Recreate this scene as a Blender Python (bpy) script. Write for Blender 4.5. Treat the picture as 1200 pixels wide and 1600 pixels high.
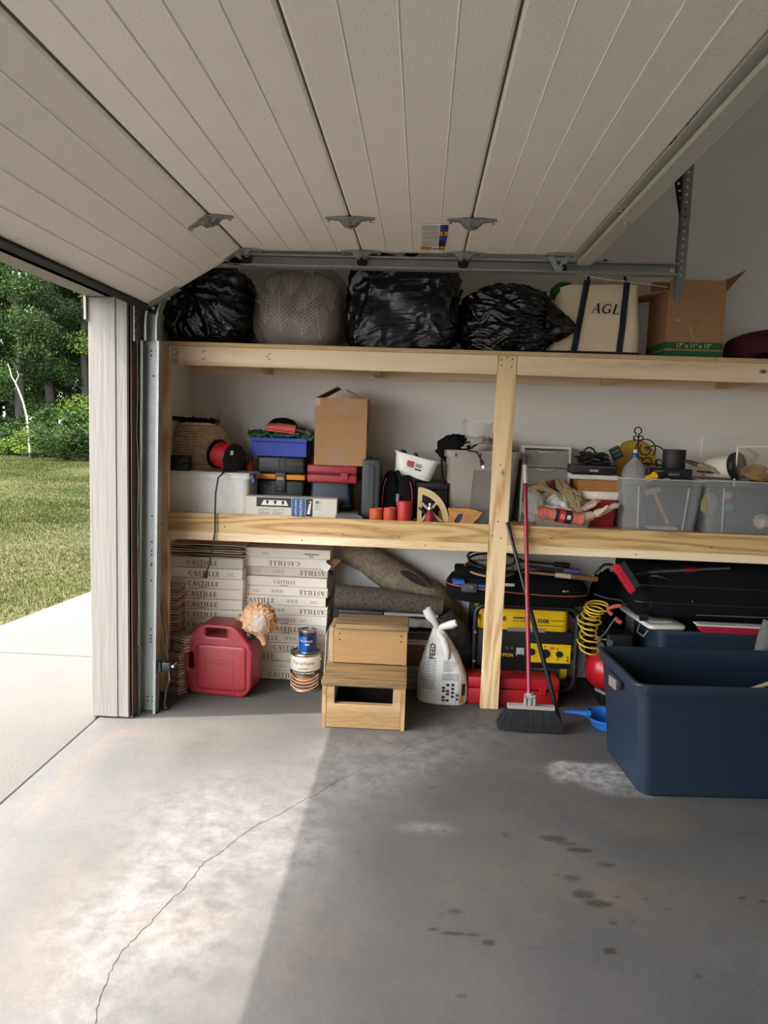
import bpy, bmesh, math, random
import numpy as np
from mathutils import Vector, Matrix, noise as mnoise
for o in list(bpy.data.objects): bpy.data.objects.remove(o)
random.seed(7); np.random.seed(7)
SC = bpy.context.scene; COL = SC.collection; PI = math.pi
# ---------------------------------------------------------------- camera
FPX, PITCH, YAW, ROLL = 1146.74, -.1124, -.048, .035
CAM = np.array([-.3365, -3.5102, 1.3504])
_cp, _sp, _cy, _sy = math.cos(PITCH), math.sin(PITCH), math.cos(YAW), math.sin(YAW)
FWD = np.array([_sy*_cp, _cy*_cp, _sp]); _r0 = np.array([_cy, -_sy, 0]); _u0 = np.cross(_r0, FWD)
RGT = math.cos(ROLL)*_r0 + math.sin(ROLL)*_u0; UPV = -math.sin(ROLL)*_r0 + math.cos(ROLL)*_u0
cd = bpy.data.cameras.new('camera'); cam = bpy.data.objects.new('camera', cd); COL.objects.link(cam)
cd.sensor_fit = 'HORIZONTAL'; cd.sensor_width = 36; cd.lens = FPX*36/1200; cd.clip_end = 300
cam.matrix_world = Matrix(((RGT[0], UPV[0], -FWD[0], CAM[0]), (RGT[1], UPV[1], -FWD[1], CAM[1]), (RGT[2], UPV[2], -FWD[2], CAM[2]), (0, 0, 0, 1)))
SC.camera = cam
# ---------------------------------------------------------------- world, sun, exposure
SUN = Vector((1, .22, -1.70)).normalized()
w = bpy.data.worlds.new('world'); SC.world = w; w.use_nodes = True
nt = w.node_tree; bg = nt.nodes['Background']
sky = nt.nodes.new('ShaderNodeTexSky'); sky.sky_type = 'NISHITA'; sky.sun_disc = False
sky.sun_elevation = math.asin(-SUN.z); sky.sun_rotation = math.atan2(-SUN.x, -SUN.y); sky.dust_density = 4; sky.air_density = 1.2; sky.ozone_density = 1
hz = nt.nodes.new('ShaderNodeMixRGB'); hz.inputs[0].default_value = .55; hz.inputs[2].default_value = (5.0, 5.05, 5.2, 1)
nt.links.new(sky.outputs[0], hz.inputs[1]); nt.links.new(hz.outputs[0], bg.inputs[0]); bg.inputs[1].default_value = .92
sl = bpy.data.lights.new('sun', 'SUN'); sl.energy = 3.7; sl.angle = math.radians(.55); sl.color = (1, .96, .89)
so = bpy.data.objects.new('sun', sl); COL.objects.link(so); so.rotation_euler = SUN.to_track_quat('-Z', 'Y').to_euler(); so.location = (-6, -2, 8)
vs = SC.view_settings; SC.display_settings.display_device = 'sRGB'
vs.view_transform = 'Standard'; vs.look = 'None'; vs.gamma = 1; vs.use_curve_mapping = False; vs.exposure = 1.0
SC.cycles.max_bounces = 10; SC.cycles.diffuse_bounces = 6; SC.cycles.use_denoising = True
SC.cycles.transparent_max_bounces = 16; SC.cycles.caustics_reflective = False; SC.cycles.caustics_refractive = False
# ---------------------------------------------------------------- helpers
def ray(x, y): return FWD + (x-600)/FPX*RGT - (y-800)/FPX*UPV
def at(x, y, Y): d = ray(x, y); return CAM + d*(Y-CAM[1])/d[1]
def fl(x, y, Z=0.): d = ray(x, y); return CAM + d*(Z-CAM[2])/d[2]
def dims(x0, x1, yt, yb, Y):
    a, b = at(x0, (yt+yb)/2, Y), at(x1, (yt+yb)/2, Y); t, u = at((x0+x1)/2, yt, Y), at((x0+x1)/2, yb, Y)
    return (a[0]+b[0])/2, b[0]-a[0], u[2], t[2]-u[2]          # x centre, width, z base, height
def lin(c): return tuple((v/255/12.92 if v/255 <= .04045 else ((v/255+.055)/1.055)**2.4) for v in c)
MATS = {}
def mat(name, rgb, rough=.6, metal=0., var=.12, scale=12., bump=0., bscale=120., alpha=1., trans=0., spec=.5, stretch=(1, 1, 1), bstretch=(1, 1, 1), coat=0., sub=0., emit=0.):
    if name in MATS: return MATS[name]
    m = bpy.data.materials.new(name); m.use_nodes = True; MATS[name] = m
    t = m.node_tree; N, L = t.nodes, t.links; b = N['Principled BSDF']
    c = lin(rgb); tc = N.new('ShaderNodeTexCoord')
    def mp(s):
        q = N.new('ShaderNodeMapping'); q.inputs['Scale'].default_value = s; L.new(tc.outputs['Object'], q.inputs[0]); return q
    nz = N.new('ShaderNodeTexNoise'); nz.inputs['Scale'].default_value = scale; nz.inputs['Detail'].default_value = 5; nz.inputs['Roughness'].default_value = .65
    L.new(mp(stretch).outputs[0], nz.inputs[0])
    r = N.new('ShaderNodeValToRGB'); r.color_ramp.elements[0].position = .3; r.color_ramp.elements[1].position = .7
    r.color_ramp.elements[0].color = tuple(v*(1-var) for v in c)+(1,); r.color_ramp.elements[1].color = tuple(min(1, v*(1+var)) for v in c)+(1,)
    L.new(nz.outputs[0], r.inputs[0]); L.new(r.outputs[0], b.inputs['Base Color'])
    b.inputs['Roughness'].default_value = rough; b.inputs['Metallic'].default_value = metal; b.inputs['Alpha'].default_value = alpha
    b.inputs['Transmission Weight'].default_value = trans; b.inputs['Specular IOR Level'].default_value = spec; b.inputs['Coat Weight'].default_value = coat
    if bump:
        n2 = N.new('ShaderNodeTexNoise'); n2.inputs['Scale'].default_value = bscale; n2.inputs['Detail'].default_value = 3
        L.new(mp(bstretch).outputs[0], n2.inputs[0]); bp = N.new('ShaderNodeBump'); bp.inputs['Strength'].default_value = bump; bp.inputs['Distance'].default_value = .01
        L.new(n2.outputs[0], bp.inputs['Height']); L.new(bp.outputs[0], b.inputs['Normal'])
    return m
def wood(name, light, dark, axis='x', freq=9., knots=True, rough=.6, warp=.5):
    """sawn timber: growth lines stretched along one axis, with a few small knots"""
    if name in MATS: return MATS[name]
    m = bpy.data.materials.new(name); m.use_nodes = True; MATS[name] = m
    t = m.node_tree; N, L = t.nodes, t.links; b = N['Principled BSDF']; tc = N.new('ShaderNodeTexCoord')
    st = {'x': (.9, 10, 10), 'y': (10, .9, 10), 'z': (10, 10, .9)}[axis]
    mp = N.new('ShaderNodeMapping'); mp.inputs['Scale'].default_value = st; L.new(tc.outputs['Object'], mp.inputs[0])
    nz = N.new('ShaderNodeTexNoise'); nz.inputs['Scale'].default_value = warp; nz.inputs['Detail'].default_value = 1.5; L.new(mp.outputs[0], nz.inputs[0])
    mu = N.new('ShaderNodeMath'); mu.operation = 'MULTIPLY'; mu.inputs[1].default_value = freq*PI*2; L.new(nz.outputs[0], mu.inputs[0])
    si = N.new('ShaderNodeMath'); si.operation = 'SINE'; L.new(mu.outputs[0], si.inputs[0])
    ma = N.new('ShaderNodeMath'); ma.operation = 'MULTIPLY_ADD'; ma.inputs[1].default_value = .5; ma.inputs[2].default_value = .5; L.new(si.outputs[0], ma.inputs[0])
    fn = N.new('ShaderNodeTexNoise'); fn.inputs['Scale'].default_value = 14; fn.inputs['Detail'].default_value = 4; L.new(mp.outputs[0], fn.inputs[0])
    av = N.new('ShaderNodeMath'); av.operation = 'MULTIPLY'; L.new(ma.outputs[0], av.inputs[0]); L.new(fn.outputs[0], av.inputs[1])
    r = N.new('ShaderNodeValToRGB'); r.color_ramp.elements[0].position = .08; r.color_ramp.elements[1].position = .6
    r.color_ramp.elements[0].color = lin(light)+(1,); r.color_ramp.elements[1].color = lin(dark)+(1,); L.new(av.outputs[0], r.inputs[0])
    out = r.outputs[0]
    if knots:
        vo = N.new('ShaderNodeTexVoronoi'); vo.inputs['Scale'].default_value = 5.5
        mk = N.new('ShaderNodeMapping'); mk.inputs['Scale'].default_value = {'x': (.6, 1, 1), 'y': (1, .6, 1), 'z': (1, 1, .6)}[axis]; L.new(tc.outputs['Object'], mk.inputs[0]); L.new(mk.outputs[0], vo.inputs[0])
        kr = N.new('ShaderNodeValToRGB'); kr.color_ramp.elements[0].position = .03; kr.color_ramp.elements[1].position = .075
        kr.color_ramp.elements[0].color = (1, 1, 1, 1); kr.color_ramp.elements[1].color = (0, 0, 0, 1); L.new(vo.outputs[0], kr.inputs[0])
        mx = N.new('ShaderNodeMixRGB'); mx.inputs[2].default_value = lin([v*.5 for v in dark])+(1,); L.new(kr.outputs[0], mx.inputs[0]); L.new(out, mx.inputs[1]); out = mx.outputs[0]
    L.new(out, b.inputs['Base Color']); b.inputs['Roughness'].default_value = rough
    bp = N.new('ShaderNodeBump'); bp.inputs['Strength'].default_value = .15; bp.inputs['Distance'].default_value = .003; L.new(fn.outputs[0], bp.inputs['Height']); L.new(bp.outputs[0], b.inputs['Normal'])
    return m
def ring(w, d, r, n=4, c=(0, 0)):
    """rounded rectangle, counter-clockwise"""
    r = max(min(r, w/2-1e-5, d/2-1e-5), 1e-5); P = []
    for cx, cy, a0 in ((w/2-r, d/2-r, 0), (-w/2+r, d/2-r, PI/2), (-w/2+r, -d/2+r, PI), (w/2-r, -d/2+r, 1.5*PI)):
        for k in range(n+1): a = a0+PI/2*k/n; P.append((c[0]+cx+r*math.cos(a), c[1]+cy+r*math.sin(a)))
    return P
class G:
    def __init__(s): s.v = []; s.f = []; s.T = None
    def add(s, v, f):
        n = len(s.v); s.v += [tuple(s.T @ Vector(p)) for p in v] if s.T is not None else [tuple(p) for p in v]
        s.f += [tuple(i+n for i in q) for q in f]; return s
    def xf(s, loc=(0, 0, 0), rot=(0, 0, 0)):
        from mathutils import Euler
        s.T = Matrix.Translation(loc) @ Euler(rot).to_matrix().to_4x4(); return s
    def box(s, x0, x1, y0, y1, z0, z1, b=0.):
        x0, x1 = min(x0, x1), max(x0, x1); y0, y1 = min(y0, y1), max(y0, y1); z0, z1 = min(z0, z1), max(z0, z1)
        if b <= 0:
            return s.add([(x0, y0, z0), (x1, y0, z0), (x1, y1, z0), (x0, y1, z0), (x0, y0, z1), (x1, y0, z1), (x1, y1, z1), (x0, y1, z1)],
                         [(3, 2, 1, 0), (4, 5, 6, 7), (0, 1, 5, 4), (1, 2, 6, 5), (2, 3, 7, 6), (3, 0, 4, 7)])
        return s.rbox(x0, x1, y0, y1, z0, z1, min(b, (x1-x0)*.49, (y1-y0)*.49, (z1-z0)*.49), 1)
    def rbox(s, x0, x1, y0, y1, z0, z1, b=.01, n=3, vr=None):
        """box with rounded vertical edges (vr) and eased top and bottom (b)"""
        c = ((x0+x1)/2, (y0+y1)/2); w, d = x1-x0, y1-y0; vr = b if vr is None else vr; R = []
        steps = [(z0+b*(1-math.cos(a)), b*(1-math.sin(a))) for a in [PI/2*k/n for k in range(n+1)]]
        for z, i in steps: R.append([(x, y, z) for x, y in ring(w-2*i, d-2*i, max(vr-i, b*.1), max(n, 2), c)])
        for z, i in reversed(steps): R.append([(x, y, z0+z1-z) for x, y in ring(w-2*i, d-2*i, max(vr-i, b*.1), max(n, 2), c)])
        return s.loft(R)
    def loft(s, R, cap0=True, cap1=True):
        n = len(R[0]); v = [p for q in R for p in q]; f = []
        for i in range(len(R)-1):
            for j in range(n): k = (j+1) % n; f.append((i*n+j, i*n+k, (i+1)*n+k, (i+1)*n+j))
        if cap0: f.append(tuple(reversed(range(n))))
        if cap1: f.append(tuple((len(R)-1)*n+j for j in range(n)))
        return s.add(v, f)
    def lathe(s, prof, n=24, c=(0, 0), cap=True):
        return s.loft([[(c[0]+r*math.cos(2*PI*k/n), c[1]+r*math.sin(2*PI*k/n), z) for k in range(n)] for r, z in prof], cap, cap)
    def cyl(s, a, b, r, n=16, r2=None): return s.tube([a, b], [r, r if r2 is None else r2], n)
    def tube(s, P, r, n=8, closed=False):
        P = [Vector(p) for p in P]; R = []; m = len(P); rr = r if isinstance(r, (list, tuple)) else [r]*m
        up = None
        for i, p in enumerate(P):
            if closed: t = P[(i+1) % m]-P[i-1]
            else: t = P[min(i+1, m-1)]-P[max(i-1, 0)]
            t.normalize()
            if up is None: up = Vector((0, 0, 1)) if abs(t.z) < .9 else Vector((1, 0, 0))
            a = t.cross(up)
            if a.length < 1e-6: a = t.orthogonal()
            a.normalize(); b = a.cross(t); up = b
            R.append([tuple(p+(a*math.cos(-2*PI*k/n)+b*math.sin(-2*PI*k/n))*rr[i]) for k in range(n)])
        if closed: R.append(R[0])
        return s.loft(R, not closed, not closed)
    def bar(s, a, b, w, h, up=(0, 0, 1)):
        a, b = Vector(a), Vector(b); t = (b-a).normalized(); x = t.cross(Vector(up)).normalized(); y = x.cross(t)
        q = [x*w/2*i+y*h/2*j for i, j in ((-1, -1), (1, -1), (1, 1), (-1, 1))]
        return s.add([tuple(a+c) for c in q]+[tuple(b+c) for c in q], [(0, 1, 2, 3), (7, 6, 5, 4), (1, 0, 4, 5), (2, 1, 5, 6), (3, 2, 6, 7), (0, 3, 7, 4)])
    def prism(s, P, lo, hi, ax='y'):
        """polygon P extruded along an axis"""
        E = {'y': lambda p, t: (p[0], t, p[1]), 'x': lambda p, t: (t, p[0], p[1]), 'z': lambda p, t: (p[0], p[1], t)}[ax]; n = len(P)
        return s.add([E(p, lo) for p in P]+[E(p, hi) for p in P], [tuple(range(n)), tuple(reversed(range(n, 2*n)))]+[((i+1) % n, i, n+i, n+(i+1) % n) for i in range(n)])
    def sheet(s, fn, nu, nv, th=0.):
        """surface fn(u,v), u,v in 0..1; with a thickness downwards if th"""
        v = [tuple(fn(i/nu, j/nv)) for j in range(nv+1) for i in range(nu+1)]; W = nu+1
        f = [(j*W+i, j*W+i+1, (j+1)*W+i+1, (j+1)*W+i) for j in range(nv) for i in range(nu)]
        if th:
            n = len(v); v2 = [(a, b, c-th) if not isinstance(th, tuple) else (a+th[0], b+th[1], c+th[2]) for a, b, c in v]; f2 = [tuple(reversed([i+n for i in q])) for q in f]
            bd = [i for i in range(W)]+[j*W+nu for j in range(1, nv+1)]+[nv*W+i for i in range(nu-1, -1, -1)]+[j*W for j in range(nv-1, 0, -1)]
            f3 = [(bd[(k+1) % len(bd)], bd[k], bd[k]+n, bd[(k+1) % len(bd)]+n) for k in range(len(bd))]
            return s.add(v+v2, f+f2+f3)
        return s.add(v, f)
    def blob(s, c, r, fn=None, nu=24, nv=14, p=1.):
        """closed rounded body: superellipsoid with radius factor fn(direction)"""
        def sp(x): return math.copysign(abs(x)**p, x)
        v = []; f = []
        for j in range(1, nv):
            th = PI*j/nv-PI/2
            for i in range(nu):
                ph = 2*PI*i/nu; d = Vector((sp(math.cos(th))*sp(math.cos(ph)), sp(math.cos(th))*sp(math.sin(ph)), sp(math.sin(th))))
                k = fn(d) if fn else 1.; v.append((c[0]+d.x*r[0]*k, c[1]+d.y*r[1]*k, c[2]+d.z*r[2]*k))
        k0 = fn(Vector((0, 0, -1))) if fn else 1; k1 = fn(Vector((0, 0, 1))) if fn else 1
        v.append((c[0], c[1], c[2]-r[2]*k0)); v.append((c[0], c[1], c[2]+r[2]*k1)); a, b = len(v)-2, len(v)-1
        for j in range(nv-2):
            for i in range(nu): k = (i+1) % nu; f.append((j*nu+i, j*nu+k, (j+1)*nu+k, (j+1)*nu+i))
        for i in range(nu): k = (i+1) % nu; f.append((a, k, i)); f.append((b, (nv-2)*nu+i, (nv-2)*nu+k))
        return s.add(v, f)
def mesh(name, g, m, smooth=0):
    me = bpy.data.meshes.new(name); me.from_pydata(g.v, [], g.f); me.validate(); me.update()
    ms = m if isinstance(m, (list, tuple)) else [m]
    for q in ms: me.materials.append(q)
    if smooth:
        me.polygons.foreach_set('use_smooth', [True]*len(me.polygons))
        try: me.set_sharp_from_angle(angle=math.radians(smooth))
        except Exception: pass
    return me
TINY = {'print', 'small_print', 'picture_lamp', 'slot', 'screw', 'stamp', 'bolt', 'tear', 'fine_print', 'terminal_ring', 'rivet', 'pin', 'notch', 'rib', 'cooling_fin', 'barcode', 'foot', 'rubber_foot', 'cross_bar', 'tie_rod', 'gauge', 'needle', 'zip_pull', 'stitching', 'swoosh', 'script', 'edge', 'strings', 'leaf_print', 'wheel', 'latch', 'black_field', 'blue_field', 'orange_field', 'terminal', 'recess_edge', 'moulded_frame', 'underline'}
def obj(name, g, m, parent=None, loc=(0, 0, 0), rot=(0, 0, 0), smooth=0, label=None):
    me = g if isinstance(g, bpy.types.Mesh) else mesh(name, g, m, smooth)
    o = bpy.data.objects.new(name, me); COL.objects.link(o); o.location = loc; o.rotation_euler = rot
    if parent: o.parent = parent
    if parent and name in TINY: o['kind'] = 'stuff'
    if label: o['label'] = label
    return o
def tag(o, label, cat, group=None):
    o['label'] = label; o['category'] = cat
    if group: o['group'] = group
    return o
def thing(name, label, cat, loc=(0, 0, 0), rz=0., group=None, rot=None):
    o = bpy.data.objects.new(name, None); COL.objects.link(o); o.location = loc; o.rotation_euler = rot or (0, 0, rz); o.empty_display_size = .05
    return tag(o, label, cat, group)
def struct(name, g, m, parent=None, smooth=0, **k):
    o = obj(name, g, m, parent, smooth=smooth, **k)
    if not parent: o['kind'] = 'structure'
    return o
def fbm(p, s=1., o=3):
    p = Vector(p)*s; a = 0; k = 1.
    for _ in range(o): a += k*mnoise.noise(p); p = p*2.03+Vector((3.1, 1.7, 9.2)); k *= .5
    return a
def ridge(p): return 1-abs(mnoise.noise(Vector(p)))*2
def text(body, size, m, parent, loc, rot=(PI/2, 0, 0), name='lettering', ax='CENTER', ex=.0004, sx=1., bold=.0):
    cu = bpy.data.curves.new(name, 'FONT'); cu.body = body; cu.size = size; cu.align_x = ax; cu.align_y = 'CENTER'; cu.extrude = ex; cu.offset = bold*size; cu.resolution_u = 2
    t = bpy.data.objects.new(name, cu); COL.objects.link(t); bpy.context.view_layer.update()
    me = bpy.data.meshes.new_from_object(t.evaluated_get(bpy.context.evaluated_depsgraph_get())); bpy.data.objects.remove(t); me.materials.clear(); me.materials.append(m)
    o = bpy.data.objects.new(name, me); COL.objects.link(o); o.location = loc; o.rotation_euler = rot; o.scale = (sx, 1, 1); o.parent = parent; return o
def _arc(cx, cy, rx, ry, a0, a1, n=10): return [(cx+rx*math.cos(math.radians(a0+(a1-a0)*k/n)), cy+ry*math.sin(math.radians(a0+(a1-a0)*k/n))) for k in range(n+1)]
SER = {  # serif capitals: strokes of (points, widths)
 'C': (.86, [(_arc(.46, .5, .4, .46, 48, 180), (.05, .15)), (_arc(.46, .5, .4, .46, 180, 312), (.15, .05)), ([(.76, .62), (.76, .92)], (.05, .04))]),
 'G': (.95, [(_arc(.48, .5, .42, .46, 48, 180), (.05, .15)), (_arc(.48, .5, .42, .46, 180, 320), (.15, .06)), ([(.8, .06), (.8, .42)], (.14, .14)), ([(.62, .42), (.94, .42)], (.05, .05)), ([(.78, .64), (.78, .92)], (.05, .04))]),
 'A': (.92, [([(.12, .02), (.46, 1)], (.05, .05)), ([(.44, 1), (.8, .02)], (.15, .15)), ([(.25, .34), (.66, .34)], (.05, .05)), ([(.0, .02), (.26, .02)], (.05, .05)), ([(.64, .02), (.96, .02)], (.05, .05))]),
 'S': (.68, [(_arc(.34, .74, .25, .23, 30, 260), (.05, .13)), (_arc(.34, .27, .27, .25, 95, -150), (.14, .05)), ([(.57, .7), (.57, .94)], (.05, .04)), ([(.07, .06), (.07, .3)], (.04, .05))]),
 'T': (.84, [([(.42, 0), (.42, .97)], (.15, .15)), ([(.03, .96), (.81, .96)], (.06, .06)), ([(.04, .78), (.04, .98)], (.04, .05)), ([(.8, .78), (.8, .98)], (.04, .05)), ([(.26, .02), (.58, .02)], (.05, .05))]),
 'I': (.42, [([(.21, 0), (.21, 1)], (.15, .15)), ([(.05, .02), (.37, .02)], (.05, .05)), ([(.05, .97), (.37, .97)], (.05, .05))]),
 'L': (.74, [([(.2, 0), (.2, 1)], (.15, .15)), ([(.04, .02), (.7, .02)], (.06, .06)), ([(.04, .97), (.36, .97)], (.05, .05)), ([(.69, 0), (.69, .26)], (.05, .04))]),
 'E': (.76, [([(.2, 0), (.2, 1)], (.15, .15)), ([(.04, .02), (.7, .02)], (.06, .06)), ([(.04, .97), (.68, .97)], (.06, .06)), ([(.2, .51), (.54, .51)], (.05, .05)), ([(.69, 0), (.69, .26)], (.05, .04)), ([(.67, .76), (.67, .98)], (.04, .05)), ([(.54, .4), (.54, .62)], (.05, .05))])}
def serif(word, h, shear=0., gap=.1, fat=1.):
    g = G(); x = 0
    for ch in word:
        wd, st = SER[ch]
        for P, (w0, w1) in st:
            n = len(P)
            for i in range(n-1):
                a, b = Vector(P[i]), Vector(P[i+1]); t = (b-a).normalized(); q = Vector((-t.y, t.x)); u, v = fat*(w0+(w1-w0)*i/(n-1)), fat*(w0+(w1-w0)*(i+1)/(n-1))
                pts = [a-q*u/2, b-q*v/2, b+q*v/2, a+q*u/2]; g.add([((x+p.x+shear*p.y)*h, p.y*h, 0) for p in pts], [(0, 1, 2, 3)])
        x += wd+gap
    L = (x-gap)*h; g.v = [(a-L/2, b-h/2, c) for a, b, c in g.v]; return g
def trimesh(name, V):
    n = len(V); me = bpy.data.meshes.new(name); me.vertices.add(n*3); me.vertices.foreach_set('co', V.reshape(-1).astype(np.float32)); me.loops.add(n*3); me.loops.foreach_set('vertex_index', np.arange(n*3, dtype=np.int32))
    me.polygons.add(n); me.polygons.foreach_set('loop_start', np.arange(0, n*3, 3, dtype=np.int32)); me.polygons.foreach_set('loop_total', np.full(n, 3, dtype=np.int32)); me.update(calc_edges=True); return me
# ---------------------------------------------------------------- structure: floor with its stains
def seg_d(X, Y, P):
    d = np.full(X.shape, 9.)
    for a, b in zip(P[:-1], P[1:]):
        ax, ay, bx, by = a[0], a[1], b[0], b[1]; L2 = (bx-ax)**2+(by-ay)**2+1e-9
        t = np.clip(((X-ax)*(bx-ax)+(Y-ay)*(by-ay))/L2, 0, 1); d = np.minimum(d, np.hypot(X-ax-t*(bx-ax), Y-ay-t*(by-ay)))
    return d
def pix(P): return [tuple(fl(*q)[:2]) for q in P]
CRACK = pix([(778, 1127), (735, 1137), (700, 1147), (672, 1158), (640, 1166), (612, 1181), (575, 1196), (548, 1211), (520, 1224), (497, 1240), (470, 1252), (438, 1272), (405, 1287), (375, 1306), (345, 1332), (318, 1348), (300, 1372), (285, 1390), (262, 1412), (240, 1436), (215, 1462), (190, 1488), (172, 1520), (158, 1555), (147, 1600), (120, 1680)])
gx = np.concatenate([np.arange(-1.755, 1.6, .011), np.arange(1.6, 4.61, .3)]); gy = np.concatenate([np.arange(-10.6, -2.5, .3), np.arange(-2.5, .56, .011)])
XX, YY = np.meshgrid(gx, gy)
me = bpy.data.meshes.new('floor'); nx, ny = len(gx), len(gy)
vv = np.stack([XX.ravel(), YY.ravel(), np.zeros(nx*ny)], 1); ii = (np.arange(ny-1)[:, None]*nx+np.arange(nx-1)[None]).ravel()
ff = np.stack([ii, ii+1, ii+nx+1, ii+nx], 1)
me.from_pydata(vv.tolist(), [], ff.tolist()); me.update()
W = np.array([mnoise.noise(Vector((x*2.3, y*2.3, 4.))) for x, y in zip(XX.ravel(), YY.ravel())]).reshape(XX.shape)
W2 = np.array([mnoise.noise(Vector((x*9, y*9, 1.))) for x, y in zip(XX.ravel(), YY.ravel())]).reshape(XX.shape)
def blobm(c, r, soft=.3, wob=.25):
    return 1/(1+np.exp(((np.hypot((XX-c[0])/r[0], (YY-c[1])/r[1])+W2*wob)-1)/soft*4))
dust = .9*np.exp(-(np.maximum(0, seg_d(XX, YY, [(x-.03, y-.04) for x, y in CRACK])-.05+W*.12)/.16)**2)
dust += .75*np.exp(-(np.maximum(0, seg_d(XX, YY, pix([(560, 1175), (620, 1160), (700, 1150), (640, 1185), (540, 1215)]))+W*.1)/.14)**2)
dust += .6*np.exp(-(np.maximum(0, seg_d(XX, YY, pix([(300, 1260), (200, 1420), (330, 1450), (360, 1350)]))+W*.25)/.22)**2)
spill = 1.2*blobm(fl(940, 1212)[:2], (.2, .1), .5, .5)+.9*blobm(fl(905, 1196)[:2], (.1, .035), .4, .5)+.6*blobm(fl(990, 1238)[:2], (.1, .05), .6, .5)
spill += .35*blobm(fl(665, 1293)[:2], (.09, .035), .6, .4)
damp = .85*np.exp(-(np.maximum(0, seg_d(XX, YY, pix([(330, 1155), (290, 1200), (245, 1270), (200, 1330), (150, 1395)]))+W*.11)/.11)**2)
damp += .45*np.exp(-(np.maximum(0, seg_d(XX, YY, pix([(200, 1340), (100, 1480), (40, 1570)]))+W*.1)/.12)**2)
rust = sum(k*blobm(fl(x, y)[:2], (a, b), .7, .7) for x, y, a, b, k in ((300, 1440, .12, .08, .6), (150, 1380, .13, .2, .5), (60, 1500, .12, .2, .5), (120, 1200, .06, .3, .4), (860, 1390, .3, .14, .35), (1010, 1280, .2, .1, .5), (700, 1180, .35, .1, .35), (640, 1120, .3, .08, .5), (480, 1480, .1, .2, .3), (1060, 1400, .3, .1, .3), (260, 1150, .3, .04, .3)))
dark = np.zeros_like(XX)
for x, y, a, b, k in ((865, 1310, .045, .017, .8), (905, 1328, .04, .016, .9), (885, 1318, .035, .012, .6), (912, 1398, .033, .022, .8), (935, 1412, .042, .018, .9), (893, 1372, .026, .013, .7), (948, 1351, .026, .013, .7), (952, 1486, .018, .013, 1), (957, 1441, .013, .008, .9), (711, 1424, .018, .011, .7), (764, 1473, .022, .009, .9), (677, 1453, .014, .006, 1), (700, 1457, .016, .006, 1), (716, 1458, .014, .006, 1), (740, 1462, .018, .006, .9), (690, 1430, .01, .006, .5), (1010, 1405, .012, .006, .7), (1042, 1420, .012, .006, .6), (790, 1304, .012, .008, .6), (1160, 1402, .01, .006, 1), (1190, 1408, .012, .006, 1), (1090, 1524, .012, .006, .8), (560, 1330, .01, .006, .4), (676, 1230, .02, .005, .7), (965, 1402, .014, .007, .6), (720, 1555, .012, .006, .7), (835, 1480, .014, .006, .4), (990, 1440, .01, .005, .6), (868, 1367, .012, .006, .5)):
    dark += k*blobm(fl(x, y)[:2], (a, b), .25, .25)
for yy in (-1.66, -1.615): dark += .16*np.exp(-((XX-yy+W*.006)/.005)**2)*(YY < -.3)
col = me.attributes.new('stain', 'FLOAT_COLOR', 'POINT')
col.data.foreach_set('color', np.stack([np.clip(dust, 0, 1.2), np.clip(spill, 0, 1.4), np.clip(damp+rust*0, 0, 1), np.clip(dark, 0, 1)], -1).astype(np.float32).ravel())
col2 = me.attributes.new('rust', 'FLOAT', 'POINT'); col2.data.foreach_set('value', np.clip(rust, 0, 1).astype(np.float32).ravel())
fm = bpy.data.materials.new('garage_concrete'); fm.use_nodes = True; t = fm.node_tree; N, L = t.nodes, t.links; b = N['Principled BSDF']
tc = N.new('ShaderNodeTexCoord'); A = N.new('ShaderNodeAttribute'); A.attribute_name = 'stain'; B2 = N.new('ShaderNodeAttribute'); B2.attribute_name = 'rust'
def nzn(s, d=6, r=.62):
    n = N.new('ShaderNodeTexNoise'); n.inputs['Scale'].default_value = s; n.inputs['Detail'].default_value = d; n.inputs['Roughness'].default_value = r; L.new(tc.outputs['Object'], n.inputs[0]); return n
def rampn(src, p0, c0, p1, c1):
    r = N.new('ShaderNodeValToRGB'); r.color_ramp.elements[0].position = p0; r.color_ramp.elements[1].position = p1; r.color_ramp.elements[0].color = c0; r.color_ramp.elements[1].color = c1; L.new(src, r.inputs[0]); return r
base = rampn(nzn(1.6).outputs[0], .3, lin((76, 75, 73))+(1,), .72, lin((95, 92, 88))+(1,))
def mixc(fac, a, colr, k=1., nsc=None, blend='MIX'):
    m_ = N.new('ShaderNodeMath'); m_.operation = 'MULTIPLY'; m_.inputs[1].default_value = k; L.new(fac, m_.inputs[0]); f = m_.outputs[0]
    if nsc:
        rr = rampn(nzn(nsc, 8, .7).outputs[0], .36, (.12, .12, .12, 1), .62, (1, 1, 1, 1)); q = N.new('ShaderNodeMath'); q.operation = 'MULTIPLY'; q.use_clamp = True; L.new(f, q.inputs[0]); L.new(rr.outputs[0], q.inputs[1]); f = q.outputs[0]
    x = N.new('ShaderNodeMixRGB'); x.blend_type = blend; x.inputs[2].default_value = colr; L.new(f, x.inputs[0]); L.new(a, x.inputs[1]); return x.outputs[0]
sp = N.new('ShaderNodeSeparateColor'); L.new(A.outputs['Color'], sp.inputs[0])
c = mixc(B2.outputs['Fac'], base.outputs[0], lin((124, 104, 80))+(1,), .6, 6)
c = mixc(nzn(14, 8, .75).outputs[0], c, lin((66, 64, 60))+(1,), .4, 30)
c = mixc(sp.outputs[2], c, lin((66, 65, 62))+(1,), .8, 6)
c = mixc(sp.outputs[0], c, lin((122, 120, 118))+(1,), .62, 12)
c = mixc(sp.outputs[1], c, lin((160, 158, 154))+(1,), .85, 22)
c = mixc(A.outputs['Alpha'], c, lin((40, 34, 28))+(1,), .8)
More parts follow.
